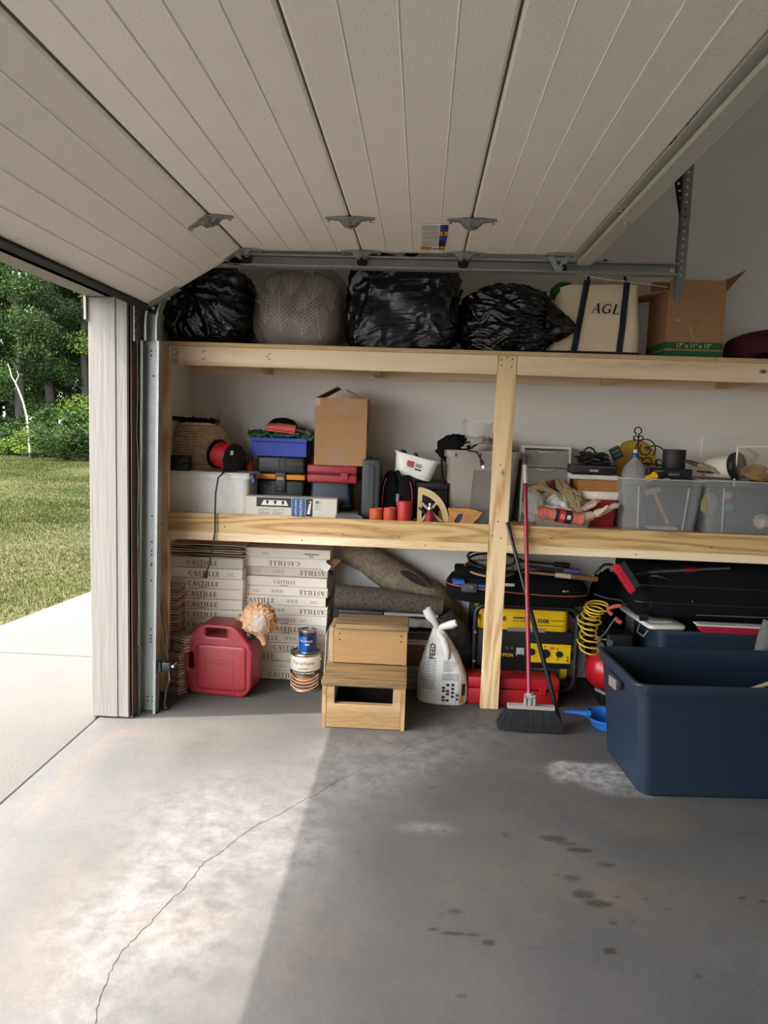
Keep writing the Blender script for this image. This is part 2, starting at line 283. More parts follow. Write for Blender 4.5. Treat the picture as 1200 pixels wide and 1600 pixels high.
L.new(c, b.inputs['Base Color']); b.inputs['Roughness'].default_value = .8; b.inputs['Specular IOR Level'].default_value = .3
bp = N.new('ShaderNodeBump'); bp.inputs['Strength'].default_value = .25; bp.inputs['Distance'].default_value = .004; L.new(nzn(60).outputs[0], bp.inputs['Height']); L.new(bp.outputs[0], b.inputs['Normal'])
me.materials.append(fm); floor = bpy.data.objects.new('floor', me); COL.objects.link(floor); floor['kind'] = 'structure'
g = G(); rnd = random.Random(3)                                   # the hairline crack, a narrow raised lip of darker grit
P = []
for a, b_ in zip(CRACK[:-1], CRACK[1:]):
    for k in range(6): P.append((a[0]+(b_[0]-a[0])*k/6+rnd.uniform(-.004, .004), a[1]+(b_[1]-a[1])*k/6+rnd.uniform(-.004, .004)))
for a, b_ in zip(P[:-1], P[1:]):
    wd = rnd.uniform(.0006, .0013); d = Vector((b_[0]-a[0], b_[1]-a[1])).normalized(); q = Vector((-d.y, d.x))*wd
    g.add([(a[0]-q.x, a[1]-q.y, .0006), (b_[0]-q.x, b_[1]-q.y, .0006), (b_[0]+q.x, b_[1]+q.y, .0006), (a[0]+q.x, a[1]+q.y, .0006)], [(0, 1, 2, 3)])
obj('crack', g, mat('crack_dirt', (44, 40, 37), .9), floor)
g = G().box(-1.755, 4.6, -10.6, .55, -.12, -.002); obj('slab_edge', g, mat('slab_side', (140, 135, 128), .9), floor)
# driveway: two slabs with an open joint
conc = mat('driveway_concrete', (72, 68, 62), .85, var=.06, scale=3, bump=.25, bscale=90)
g = G().box(-3.02, -1.765, .492, 9, -.13, -.004, .004); g.v = [(x-(.0 if x > -2 else .0)+(0.115*(y-1.03) if x < -2 and y > .4 else 0), y, z) for x, y, z in g.v]
struct('driveway_slab', g, conc)
g = G().box(-9, -1.765, -14, .482, -.13, -.004, .004); struct('driveway_slab', g, conc)
g = G().box(-3, -1.79, -14, 3, -.14, -.03); struct('joint_filler', g, mat('joint_dirt', (90, 82, 70), .95))
# walls
wallm = mat('drywall_paint', (228, 225, 220), .9, var=.03, scale=2, bump=.05, bscale=160)
CE = 3.72
struct('wall_back', G().box(-1.62, 4.6, .55, .67, 0, CE), wallm)
struct('wall_side', G().box(4.6, 4.72, -10.6, .67, 0, CE), wallm)
struct('wall_near', G().box(-1.62, 4.6, -10.72, -10.6, 0, CE), wallm)
g = G().box(-1.70, -1.62, -.02, .67, -.1, CE).box(-1.70, -1.62, -5.8, -5.2, -.1, CE).box(-1.70, -1.62, -10.72, -10.3, -.1, CE).box(-1.70, -1.62, -10.3, -5.8, 2.1, CE).box(-1.70, -1.62, -5.2, -.02, 1.87, CE); struct('wall_front', g, wallm)  # far second doorway is an added, unseen opening that lets in fill daylight
g = G().box(-1.70, 4.72, -10.72, .67, CE, CE+.1); struct('ceiling', g, wallm)
struct('wall_outside', G().box(-1.77, -1.70, -.28, .68, -.1, CE).box(-1.77, -1.70, -5.8, -5.2, -.1, CE).box(-1.77, -1.70, -10.72, -10.3, -.1, CE).box(-1.77, -1.70, -10.3, -5.8, 2.1, CE).box(-1.77, -1.70, -5.2, -.28, 1.95, CE), mat('siding', (222, 214, 200), .8))  # outer skin, with the same added second doorway left open for daylight
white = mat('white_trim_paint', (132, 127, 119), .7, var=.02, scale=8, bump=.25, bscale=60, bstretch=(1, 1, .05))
# jamb of three boards: face board, stop board, and casing corner
struct('trim_1', G().box(-1.788, -1.668, -.36, -.28, .006, 1.87, .003), white)
struct('trim_2', G().box(-1.667, -1.618, -.357, -.28, .006, 1.87, .003).box(-1.616, -1.603, -.352, -.28, .006, 1.87, .002), white)
struct('trim_3', G().box(-1.80, -1.788, -.375, -.26, 1.77, 2.0, .002), white)
struct('trim_4', G().box(-1.788, -1.603, -5.2, -.36, 1.87, 1.905, .003).box(-1.80, -1.77, -5.3, -.2, 1.872, 2.0, .003), white)
brown = wood('brown_jamb_wood', (92, 70, 54), (58, 42, 32), 'z', 7, True)
struct('trim_5', G().box(-1.619, -1.601, -.352, -.06, .008, 1.98, .002), brown)
struct('trim_6', G().box(-1.619, -1.601, -5.2, -.06, 1.98, 2.12, .002), brown)
# ---------------------------------------------------------------- sectional garage door, rolled up overhead
dw = mat('door_white', (246, 243, 234), .55, var=.02, scale=5, bump=.3, bscale=170)
galv = mat('galvanised_steel', (148, 150, 147), .48, .5, .1, 30, .05, 60)
galvd = mat('galvanised_steel_dark', (132, 134, 132), .5, .45, .12, 30)
blk = mat('black_rubber', (24, 23, 23), .6)
chrome = mat('bright_zinc', (200, 200, 196), .25, 1.)
door = bpy.data.objects.new('door_1', None); COL.objects.link(door); door.location = (0, -.3, 2.095); door['kind'] = 'structure'
tag(door, 'white sectional garage door rolled up overhead on its rails', 'garage door')
def DZ(g): g.v = [(x, y+.3, z-2.095) for x, y, z in g.v]; return g
DL = -5.1
def section(a, b, nr, edge=.012):
    """panel from joint a to joint b (x,z), nr ribs; lower face looks into the room"""
    a, b = Vector(a), Vector(b); L_ = (b-a).length; t = (b-a)/L_; n = Vector((t.y, -t.x));  n = -n if n.y > 0 else n
    prof = [(.0035, .004), (.010, 0)]
    for k in range(1, nr+1):
        s = L_*k/(nr+1); prof += [(s-.004, 0), (s-.0015, -.0026), (s+.0015, .0016), (s+.004, 0)]
    prof += [(L_-.010, 0), (L_-.0035, .004), (L_-.0035, .045), (.0035, .045)]
    P_ = [a+t*s-n*d for s, d in prof]; g = G().prism([(p.x, p.y) for p in P_], DL, -.301, 'y')
    obj('door_panel', DZ(g), dw, door)
    e = G()
    e.prism([(p.x, p.y) for p in (a+t*.012+n*.0015, b-t*.012+n*.0015, b-t*.012-n*.046, a+t*.012-n*.046)], -.3205, -.2985, 'y')
    obj('end_stile', DZ(e), mat('stile_white', (226, 220, 208), .5), door)
J = [(-1.546, 1.846), (-1.133, 2.092), (-.625, 2.095), (-.191, 2.098), (.275, 2.104)]
for k, nr in enumerate((4, 4, 3, 4)): section(J[k], J[k+1], nr)
g = G()
for j in J[1:4]: g.box(j[0]-.004, j[0]+.004, DL, -.31, j[1]+.012, j[1]+.03)
obj('joint_strip', DZ(g), mat('joint_shadow_grey', (104, 97, 88), .8), door)
g = G(); d = Vector((J[0][0]-J[1][0], J[0][1]-J[1][1])).normalized(); g.bar((J[0][0]+d.x*.012, DL, J[0][1]+d.y*.012+.01), (J[0][0]+d.x*.012, -.3, J[0][1]+d.y*.012+.01), .045, .024, (d.x, 0, d.y))
obj('bottom_seal', DZ(g), blk, door)
g = G().prism([(.272, 2.104), (.272, 2.098), (.326, 2.098), (.326, 2.062), (.282, 2.060), (.282, 2.070), (.278, 2.070), (.278, 2.054), (.332, 2.056), (.332, 2.104)], DL, -.33, 'y')
obj('strut', DZ(g), mat('strut_zinc', (190, 191, 184), .5, .15, .08, 30), door, label='galvanised stiffening strut along the top section')
g = G()
for yy in (-.95, -2.2, -3.4): g.cyl((.29, yy, 2.097), (.29, yy, 2.088), .011, 6); g.cyl((.31, yy, 2.0545), (.31, yy, 2.047), .011, 6)
obj('bolt', DZ(g), chrome, door)
def hinge(x, z, y, a0, a1, end):
    """two tapered wings with a knuckle tube; a0, a1 are the slopes of the two sections"""
    h = obj('hinge', G(), galv, door, (x, y+.3, z-2.095)); g = G()
    for sgn, an in ((-1, a0), (1, a1)):
        ca, sa = math.cos(an), math.sin(an); ln = .088
        T = Matrix(((ca*sgn, 0, sa, 0), (0, 1, 0, 0), (-sa if sgn > 0 else -sa, 0, ca, 0), (0, 0, 0, 1)))
        def q(s, yy, zz): return (sgn*s*ca, yy, s*sa*sgn+zz-.002)
        g.add([q(.0, -.026, -.006), q(.035, -.022, -.006), q(ln, -.008, -.003), q(ln, .008, -.003), q(.035, .022, -.006), q(0, .026, -.006),
               q(.0, -.026, -.001), q(.035, -.022, -.001), q(ln, -.008, 0.001), q(ln, .008, 0.001), q(.035, .022, -.001), q(0, .026, -.001)],
              [(5, 4, 3, 2, 1, 0), (6, 7, 8, 9, 10, 11)]+[(i, (i+1) % 6, 6+(i+1) % 6, 6+i) for i in range(6)])
        for yy in (-.02, .02):
            g.add([q(0, yy, -.006), q(.04, yy, -.006), q(.02, yy, -.026), q(0, yy, -.03)], [(0, 1, 2, 3)])
            g.add([q(0, yy+.003, -.006), q(.04, yy+.003, -.006), q(.02, yy+.003, -.026), q(0, yy+.003, -.03)], [(3, 2, 1, 0)])
    h.data = mesh('hinge', g, galv)
    obj('hinge_pin', G().cyl((0, -.034, -.022), (0, .034, -.022), .009, 12).cyl((0, -.036, -.022), (0, -.037, -.022), .006, 10), galvd, h, smooth=40)
    obj('screw', G().cyl((-.076*math.cos(a0), 0, -.007-.076*math.sin(a0)), (-.076*math.cos(a0), 0, -.014-.076*math.sin(a0)), .006, 6).cyl((.076, 0, -.007), (.076, 0, -.014), .006, 6).cyl((.03, .008, -.009), (.03, .008, -.015), .006, 6).cyl((-.03, .008, -.009-.03*math.sin(a0)), (-.03, .008, -.015-.03*math.sin(a0)), .006, 6), chrome, h)
    if end:
        obj('roller', G().cyl((0, .05, -.03), (0, .066, -.03), .023, 18).cyl((0, -.02, -.03), (0, .05, -.03), .0055, 8), blk, h, smooth=40)
    return h
A1 = math.atan2(J[1][1]-J[0][1], J[1][0]-J[0][0])
for yy, e in ((-.312, 1), (-.80, 0), (-2.35, 0), (-3.6, 0), (-5.08, 1)):
    for k in (1, 2, 3): hinge(J[k][0], J[k][1], yy, A1 if k == 1 else 0, 0, e)
# top roller carrier (two crossed straps and roller) and bottom bracket with its roller
for yy, s in ((-.312, 1), (-5.08, -1)):
    c_ = obj('roller_carrier', DZ(G().bar((.165, yy, 2.098), (.205, yy+.01*s, 2.035), .004, .022, (1, 0, 0)).bar((.245, yy, 2.098), (.205, yy+.012*s, 2.035), .004, .022, (1, 0, 0)).box(.15, .262, yy-.02, yy+.02, 2.092, 2.099)), galv, door)
    obj('roller', DZ(G().cyl((.225, yy+.05*s, 2.055), (.225, yy+.066*s, 2.055), .023, 18).cyl((.225, yy-.01*s, 2.055), (.225, yy+.05*s, 2.055), .0055, 8)), blk, c_, smooth=40)
    c_ = obj('bottom_bracket', DZ(G().bar((J[0][0]+.008, yy, J[0][1]-.004), (J[0][0]+.14, yy, J[0][1]+.074), .042, .006).bar((J[0][0]-.01, yy+.02*s, J[0][1]+.004), (J[0][0]+.05, yy+.02*s, J[0][1]+.036), .02, .03)), galv, door)
    obj('roller', DZ(G().cyl((J[0][0]+.005, yy+.05*s, J[0][1]-.005), (J[0][0]+.005, yy+.066*s, J[0][1]-.005), .023, 18).cyl((J[0][0]+.005, yy-.01*s, J[0][1]-.005), (J[0][0]+.005, yy+.05*s, J[0][1]-.005), .0055, 8)), blk, c_, smooth=40)
    obj('bolt', DZ(G().cyl((J[0][0]+.09, yy, J[0][1]+.04), (J[0][0]+.098, yy, J[0][1]+.028), .008, 6).cyl((J[0][0]+.02, yy, J[0][1]-.002), (J[0][0]+.028, yy, J[0][1]-.014), .008, 6)), chrome, c_)
# warning sticker under the third section
def stq(x, y): p = fl(x, y, 2.0955); return (p[0], p[1])
g = G()
def skq(pts, z): g.add([(*stq(*p), z) for p in pts], [(3, 2, 1, 0)])
st = obj('sticker', DZ(G().prism([stq(*p) for p in ((658, 350), (701, 350), (694, 391), (657, 390))][::-1], 2.0935, 2.0955, 'z')), mat('sticker_white', (236, 234, 228), .4), door, label='warning sticker with white text block and blue and orange fields')
def skb(name, polys, m):
    global g
    g = G()
    for p in polys: skq(p, 2.0932)
    obj(name, DZ(g), m, st)
def sx(u, v): a = 658.5+(688-658.5)*u; return (a+v*-.8, 351.5+v*37.5)
skb('blue_field', [((688.5, 350.5), (701, 350.5), (699.5, 361), (687.5, 361)), ((687, 367), (698.6, 367), (697.4, 376), (686, 376))], mat('sticker_blue', (34, 66, 160), .4))
skb('yellow_field', [((688, 361), (699.3, 361), (698.4, 367), (687.4, 367))], mat('sticker_yellow', (240, 190, 70), .4))
skb('black_field', [((686, 376), (697.2, 376), (695.7, 384.5), (685, 384.5)), ((686, 385.5), (688, 385.5), (687.8, 390), (685.8, 390)), ((692, 362.5), (695, 362.5), (694.5, 365.8), (691.5, 365.8)), ((675.5, 387), (684.5, 387), (684.5, 388.6), (675.5, 388.6))], mat('sticker_black', (30, 30, 34), .4))
skb('orange_field', [((657.3, 384), (674, 384.6), (674, 389.5), (657, 389)), ((688, 385.5), (695.3, 385.5), (694.6, 390.2), (687.8, 390.2))], mat('sticker_orange', (226, 130, 50), .4))
rr = random.Random(5); L_ = []
for k in range(22):
    if k in (5, 10, 15): continue
    y0 = 352.5+k*1.42; x = 660.
    while x < 684:
        x2 = min(684.5, x+rr.uniform(1.2, 5)); L_.append(((x, y0), (x2, y0), (x2, y0+.7), (x, y0+.7))); x = x2+rr.uniform(.5, 1.)
for k in range(3): L_.append(((692+k*2.4, 352), (693+k*2.4, 352), (692.7+k*2.4, 357+k), (691.7+k*2.4, 357+k)))
skb('fine_print', L_, mat('sticker_print', (168, 164, 158), .5))
# ---------------------------------------------------------------- door track
trk = thing('door_track', 'galvanised steel roller track with vertical rail, bend and long level rail over the shelf', 'door track', (-1.55, -.25, 0))
def TZ(g): g.v = [(x+1.55, y+.25, z) for x, y, z in g.v]; return g
def rail(path, wd=.056):
    """C channel open towards the door, swept along (x,z)"""
    P_ = [Vector((p[0], p[1])) for p in path]; R = []
    prof = [(-.5, -.291), (-.5, -.238), (.5, -.238), (.5, -.291), (.44, -.291), (.44, -.2405), (-.44, -.2405), (-.44, -.291)]
    lip = [(-.5, -.291), (-.5, -.238), (.5, -.238), (.5, -.291), (.36, -.291), (.36, -.286), (.445, -.286), (.445, -.243), (-.445, -.243), (-.445, -.286), (-.36, -.286), (-.36, -.291)]
    for i, p in enumerate(P_):
        t = (P_[min(i+1, len(P_)-1)]-P_[max(i-1, 0)]).normalized(); n = Vector((t.y, -t.x))
        R.append([(p.x+n.x*u*wd, y, p.y+n.y*u*wd) for u, y in lip])
    g = G().loft(R); g.f = [tuple(reversed(q)) for q in g.f]; return TZ(g)
bend = [(-1.25-.29*math.cos(a), 1.765+.29*math.sin(a)) for a in [PI/2*k/12 for k in range(13)]]
obj('vertical_rail', rail([(-1.562, .0), (-1.549, 1.2), (-1.5445, 1.70)], .084), galv, trk)
obj('curved_rail', rail([(-1.54, 1.70)]+bend+[(-1.15, 2.055)], .056), galv, trk, smooth=30)
obj('level_rail', rail([(-1.2, 2.055), (.708, 2.058)], .05), galv, trk)
holes = G()
for z in (.045, .065, .33, .345, .36, .39, .62, .69, .70, .74, .76, .80, .92, 1.55, 1.64, 1.66):
    for sx_ in ((-.012, .012) if z in (.045, .065, 1.64, 1.66) else (0,)):
        x = -1.562+.0115*z+sx_; holes.box(x-.0035, x+.0035, -.2440, -.2432, z-.004, z+.004)
obj('slot', TZ(holes), mat('slot_dark', (30, 30, 32), .8), trk)
for z in (.26, .79):
    o = obj('bracket', TZ(G().box(-1.6, -1.592, -.30, -.22, z, z+.055).box(-1.6, -1.545, -.237, -.233, z, z+.055)), galv, trk)
    obj('bolt', TZ(G().cyl((-1.592, -.27, z+.03), (-1.586, -.27, z+.03), .008, 6)), chrome, o)
o = obj('flag_bracket', TZ(G().box(-1.6, -1.592, -.34, -.2, 1.69, 1.85).box(-1.592, -1.52, -.236, -.232, 1.68, 1.86)), galv, trk)
obj('slot', TZ(G().box(-1.592, -1.5915, -.335, -.315, 1.8, 1.808).box(-1.592, -1.5915, -.335, -.315, 1.72, 1.728).box(-1.592, -1.5915, -.30, -.29, 1.77, 1.79).box(-1.592, -1.5915, -.335, -.32, 1.75, 1.77)), mat('slot_dark', (30, 30, 32), .8), o)
def strap(a, b, wd, dirv, pitch=.03, hole=.010, m=galv):
    """perforated strip from a to b; dirv across it; square holes cut through"""
    a, b, dv = Vector(a), Vector(b), Vector(dirv).normalized(); L_ = (b-a).length; t = (b-a)/L_; n = t.cross(dv); th = .0025; g = G()
    k = int(L_/pitch)
    for i in range(k):
        s0, s1 = i*pitch, (i+1)*pitch; sm = (s0+s1)/2; o_ = [(s0, -wd/2), (s1, -wd/2), (s1, wd/2), (s0, wd/2)]; q = [(sm-hole/2, -hole/2), (sm+hole/2, -hole/2), (sm+hole/2, hole/2), (sm-hole/2, hole/2)]
        v = [a+t*s+dv*w_+n*z for z in (0, th) for s, w_ in o_+q]
        f = []
        for j in range(4): j2 = (j+1) % 4; f += [(j, 4+j, 4+j2, j2), (8+j, 8+j2, 12+j2, 12+j), (4+j, 12+j, 12+j2, 4+j2), (j, j2, 8+j2, 8+j)]
        g.add(v, f)
    return g
g = strap((.735, -.232, 1.94), (.735, -.232, CE), .04, (1, 0, 0)); g2 = strap((.716, -.2315, 1.94), (.716, -.2315, CE), .036, (0, 1, 0)); g.add(g2.v, g2.f)
hn = obj('hanger_angle', TZ(g), galvd, trk)
o = obj('brace_angle', TZ(strap((.735, -.225, 2.26), (.413, -.225, CE), .034, (1, 0, .1))), mat('dark_steel', (52, 52, 54), .5, .7), trk)
obj('bolt', TZ(G().cyl((.69, -.243, 2.06), (.69, -.252, 2.06), .011, 6)), chrome, hn)
# a thin white pull cord down the brown jamb, another from the rail to the hanger
tag(obj('pull_cord', G().tube([(-1.592, -.31, 1.70), (-1.59, -.31, 1.5), (-1.594, -.312, 1.3), (-1.588, -.31, 1.1), (-1.593, -.31, .9), (-1.592, -.31, .7), (-1.589, -.31, .5), (-1.592, -.31, .33)], .0016, 5), mat('cord_beige', (190, 172, 150), .7)), 'thin white cord hanging down the brown door jamb', 'cord')
p0, p1, p2 = at(907, 428, -.26), at(960, 438, -.26), at(1043, 449, -.236)
tag(obj('safety_wire', G().tube([p0, p1*.7+p0*.3+np.array([0, 0, -.004]), p1, (p1+p2)/2+np.array([0, 0, .003]), p2], .0018, 5), mat('cord_white', (216, 208, 196), .7)), 'thin white wire strung from the level rail to the hanger', 'wire')
# photo-eye sensor on the vertical rail
se = thing('photo_eye_sensor', 'black door safety sensor with wing nut on the vertical rail', 'sensor', (-1.515, -.25, .22))
obj('bracket', G().box(0, .03, -.012, -.006, -.03, .03).box(.006, .016, -.03, .01, -.022, .028), mat('dark_steel', (52, 52, 54), .5, .7), se)
obj('housing', G().rbox(.02, .062, -.03, .012, -.018, .024, .005), mat('black_plastic', (20, 20, 22), .45), se, smooth=40)
obj('wing_nut', G().cyl((.062, -.012, .003), (.074, -.012, .003), .008, 10).bar((.07, -.012, .003), (.078, -.03, .018), .006, .004).bar((.07, -.012, .003), (.078, .006, .018), .006, .004), chrome, se)
obj('wire', G().tube([(.03, 0, .025), (.02, .01, .045), (-.01, .02, .06), (-.03, .03, .09)], .0015, 5), mat('black_plastic', (20, 20, 22), .45), se)
# ---------------------------------------------------------------- timber shelf
ZT, ZM = 1.7313, .915
pineX = wood('pine_x', (240, 217, 180), (214, 180, 134), 'x', 6, True)
pineZ = wood('pine_z', (232, 202, 156), (194, 150, 100), 'z', 8, True, warp=.7)
plyX = wood('plywood_face', (206, 172, 118), (166, 120, 68), 'x', 9, False, warp=.8)
plyE = mat('plywood_edge', (204, 172, 126), .7, var=.25, scale=9, stretch=(1, 1, 30))
SH = thing('storage_shelf', 'long built-in pine shelf with plywood decks along the wall', 'shelf', (0, .25, 0))
def SZ(g): g.v = [(x, y-.25, z) for x, y, z in g.v]; return g
def part(name, g, m, **k): return obj(name, SZ(g), m, SH, **k)
XR = 3.6
# posts
part('post', G().box(.003, .091, -.003, .036, 0, ZT-.02, .002), pineZ)
part('post', G().box(-1.614, -1.562, .0, .036, 0, ZT-.019, .002), pineZ)
part('post', G().box(2.0, 2.088, -.003, .036, 0, ZT-.02, .002), pineZ)
# upper deck
part('deck', G().box(-1.614, .995, -.004, .549, ZT-.019, ZT, .001), plyE); part('deck', G().box(.998, XR, -.004, .549, ZT-.019, ZT, .001), plyE)
part('front_beam', G().box(-1.561, .002, .0, .036, ZT-.109, ZT-.0195, .002), pineX); part('front_beam', G().box(.092, 1.999, .0, .036, ZT-.109, ZT-.0195, .002), pineX); part('front_beam', G().box(2.089, XR, .0, .036, ZT-.109, ZT-.0195, .002), pineX)
part('rear_beam', G().box(-1.562, XR, .508, .5105, ZT-.115, ZT-.02, .001).box(-1.6, XR, .5106, .546, ZT-.11, ZT-.02), pineX)
for x in (-1.2, -.6, .6, 1.2): part('joist', G().box(x, x+.038, .037, .507, ZT-.109, ZT-.02, .002), wood('pine_y', (226, 196, 150), (190, 148, 98), 'y', 6, False))
# middle deck
DM = ZM-.012
part('deck', G().box(-1.6, XR, .0365, .549, DM-.018, DM, .001), plyE)
part('fascia', G().box(-1.561, -.435, -.006, .0, ZM-.093, ZM, .001), plyX); part('fascia', G().box(-.4345, .002, -.006, .0, ZM-.093, ZM, .001), plyX); part('fascia', G().box(.092, XR, -.006, .0, ZM-.093, ZM, .001), plyX)
part('front_beam', G().box(-1.561, .0025, -.006, .036, ZM-.135, ZM-.0935, .002), pineX); part('front_beam', G().box(.0915, 2.0, -.006, .036, ZM-.135, ZM-.0935, .002), pineX)
part('rear_beam', G().box(-1.6, XR, .5105, .546, ZM-.11, ZM-.031), pineX)
g = G()
for x, z in ((.02, 1.69), (.07, 1.695), (.045, 1.703), (.02, 1.665), (.068, 1.66), (.04, 1.2), (.042, .93), (.02, .86), (.06, .85), (-1.59, 1.66), (-1.59, .85)): g.cyl((x, -.0032, z), (x, -.0042, z), .0035, 8)
for x, z in ((-1.28, .85), (-.9, .80), (-.7, .84), (-.3, .80), (-.43, .835), (.3, .86), (.7, .80), (1.05, .85)): g.cyl((x, -.0062, z), (x, -.0072, z), .0035, 8)
part('screw', g, mat('screw_dark', (60, 48, 36), .5, .5))
gm = mat('grade_stamp', (96, 74, 50), .8); g = G()
for x, z, w_, h_ in ((-1.545, 1.70, .028, .002), (-1.545, 1.655, .028, .002), (-1.545, 1.648, .028, .002), (-1.545, 1.628, .028, .002)): g.box(x, x+w_, -.0006, 0, z-h_, z)
for x in (-1.545, -1.519): g.box(x, x+.002, -.0006, 0, 1.655, 1.70); g.box(x, x+.002, -.0006, 0, 1.628, 1.648)
for x, z in ((-1.535, 1.69), (-1.53, 1.672), (-1.535, 1.664), (-1.52, 1.68), (-1.533, 1.636), (-1.40, 1.685), (-1.39, 1.69), (-1.40, 1.65), (-1.39, 1.655), (-1.08, 1.66), (-1.09, 1.672), (-1.08, 1.684)): g.box(x, x+.009, -.0006, 0, z, z+.004)
part('stamp', g, gm)
# ---------------------------------------------------------------- common materials and builders
bp_ = mat('black_plastic', (20, 20, 22), .45); card = mat('cardboard', (166, 125, 86), .85, var=.08, scale=20, bump=.05, bscale=300, bstretch=(1, 1, .05))
cardd = mat('cardboard_inside', (150, 112, 76), .9); tape = mat('packing_tape', (154, 112, 72), .25, coat=.3)
def tub(w, d, h, r=.03, tap=.88, wall=.004, lip=.012, liph=.018, n=4, g=None):
    """open bin: tapered shell with a rolled lip"""
    g = g or G(); k = lambda s, z, dx=0: [(x, y, z) for x, y in ring(w*s+dx, d*s+dx, r, n)]; s = lambda z: tap+(1-tap)*z/h
    return g.loft([k(tap, 0), k(s(h*.5), h*.5), k(s(h-liph), h-liph), k(s(h-liph), h-liph, lip*2), k(1, h-.003, lip*2), k(1, h, lip*2-.004), k(1, h, -wall*2+.002), k(s(h-liph), h-liph, -wall*2), k(s(h*.5), h*.5, -wall*2), k(tap, wall, -wall*2)])
def carton(name, label, loc, w, d, h, rz=0., flaps=(), closed=True, m=None, rot=None, group=None):
    m = m or card; t = thing(name, label, 'box', loc, rz, group, rot); th = .004; g = G()
    if closed: g.box(-w/2, w/2, -d/2, d/2, 0, h, .0025)
    else:
        g.box(-w/2, w/2, -d/2, d/2, 0, th); g.box(-w/2, w/2, -d/2, -d/2+th, th, h); g.box(-w/2, w/2, d/2-th, d/2, th, h); g.box(-w/2, -w/2+th, -d/2+th, d/2-th, th, h); g.box(w/2-th, w/2, -d/2+th, d/2-th, th, h)
    obj('body', g, m, t)
    for side, an, ln in flaps:                                     # an: opening angle from flat-closed, 180 = folded right back
        a = math.radians(an); g = G(); L_ = ln
        if side in 'fb':
            s = -1 if side == 'f' else 1; y0 = s*(d/2-th/2); g.add([(-w/2+.003, y0, h), (w/2-.003, y0, h), (w/2-.006, y0-s*L_*math.cos(a), h+L_*math.sin(a)), (-w/2+.006, y0-s*L_*math.cos(a), h+L_*math.sin(a))], [(0, 1, 2, 3)])
        else:
            s = -1 if side == 'l' else 1; x0 = s*(w/2-th/2); g.add([(x0, -d/2+.003, h), (x0, d/2-.003, h), (x0-s*L_*math.cos(a), d/2-.006, h+L_*math.sin(a)), (x0-s*L_*math.cos(a), -d/2+.006, h+L_*math.sin(a))], [(0, 1, 2, 3)])
        o = obj('flap', g, m, t); sm = o.modifiers.new('thick', 'SOLIDIFY'); sm.thickness = th; sm.offset = 0
    return t
def patch(name, t, rects, m, y, zoff=0, th=.0006):
    """printed or taped rectangles on a front face at local y"""
    g = G()
    for x0, x1, z0, z1 in rects: g.box(x0, x1, y-th, y, z0+zoff, z1+zoff)
    return obj(name, g, m, t)
def wrinkle(k, amp, fr, seed, env=.6):
    """folds radiating from the knot direction k, plus large lumps"""
    k = Vector(k).normalized(); u = k.orthogonal().normalized(); v = k.cross(u)
    def fn(d):
        dd = Vector(d).normalized(); c = dd.dot(k); a = math.atan2(dd.dot(v), dd.dot(u)); s = math.sqrt(max(0, 1-c*c))
        wob = .25*mnoise.noise(dd*3.1+Vector((seed, 2, 0))); a += wob; fold = 0; k_ = 1.
        for q in (1., 2.1, 4.3):
            fold += k_*(max(0, ridge((math.cos(a)*fr*q+seed, math.sin(a)*fr*q, c*1.3*q**.5+seed)))**2.2-.25); k_ *= .42
        e_ = Vector((d.x*2.4+seed, d.y*2.4, d.z*6+2.5*d.x*math.sin(seed))); f2 = max(0, ridge(e_))**2.5+.28*max(0, ridge(e_*2.1+Vector((5, 1, 2))))**2.5
        return 1+amp*fold*(s**.6)*(.35+.65*max(0, c*.6+env))+.06*mnoise.noise(dd*2.1+Vector((seed, 0, 0)))+amp*.5*(f2-.4)
    return fn
def flatten(g, z0=0.): g.v = [(x, y, max(z, z0)) for x, y, z in g.v]; return g
def trash_bag(label, px, Y, dp, knot, seed, p=.75, m=None, amp=.10, fr=2.6, nu=240, nv=140, name='trash_bag', tail=None):
    xc, w, zb, h = dims(*px, Y); t = thing(name, label, 'bag', (xc, Y+dp*.12, ZT)); f0 = wrinkle(knot, amp, fr, seed)
    g = flatten(G().blob((0, 0, h*.46), (w/2*.97, dp/2, h*.56), f0, nu, nv, p))
    obj('bag_body', g, m or mat('black_bag_film', (14, 14, 17), .24, spec=.6, bump=.3, bscale=26, bstretch=(.6, 1, 2.2)), t, smooth=180)
    kd = Vector(knot).normalized(); q = f0(kd); c = Vector((kd.x*w/2*q, kd.y*dp/2*q, h*.46+kd.z*h*.56*q))*1.0
    if tail is not False:
        r_ = random.Random(seed); g = G()
        for i in range(7):
            a = i*.9; e = kd*.05+kd.orthogonal().normalized()*.03*math.cos(a)+kd.cross(kd.orthogonal().normalized())*.03*math.sin(a); pp = Vector((c.x, c.y, c.z)); g.tube([pp-kd*.02, pp+kd*.012+e*.15, pp+e*(.7+.3*r_.random())], [.012, .006, .012], 6)
        obj('knot', g, m or MATS['black_bag_film'], t, smooth=60)
    return t
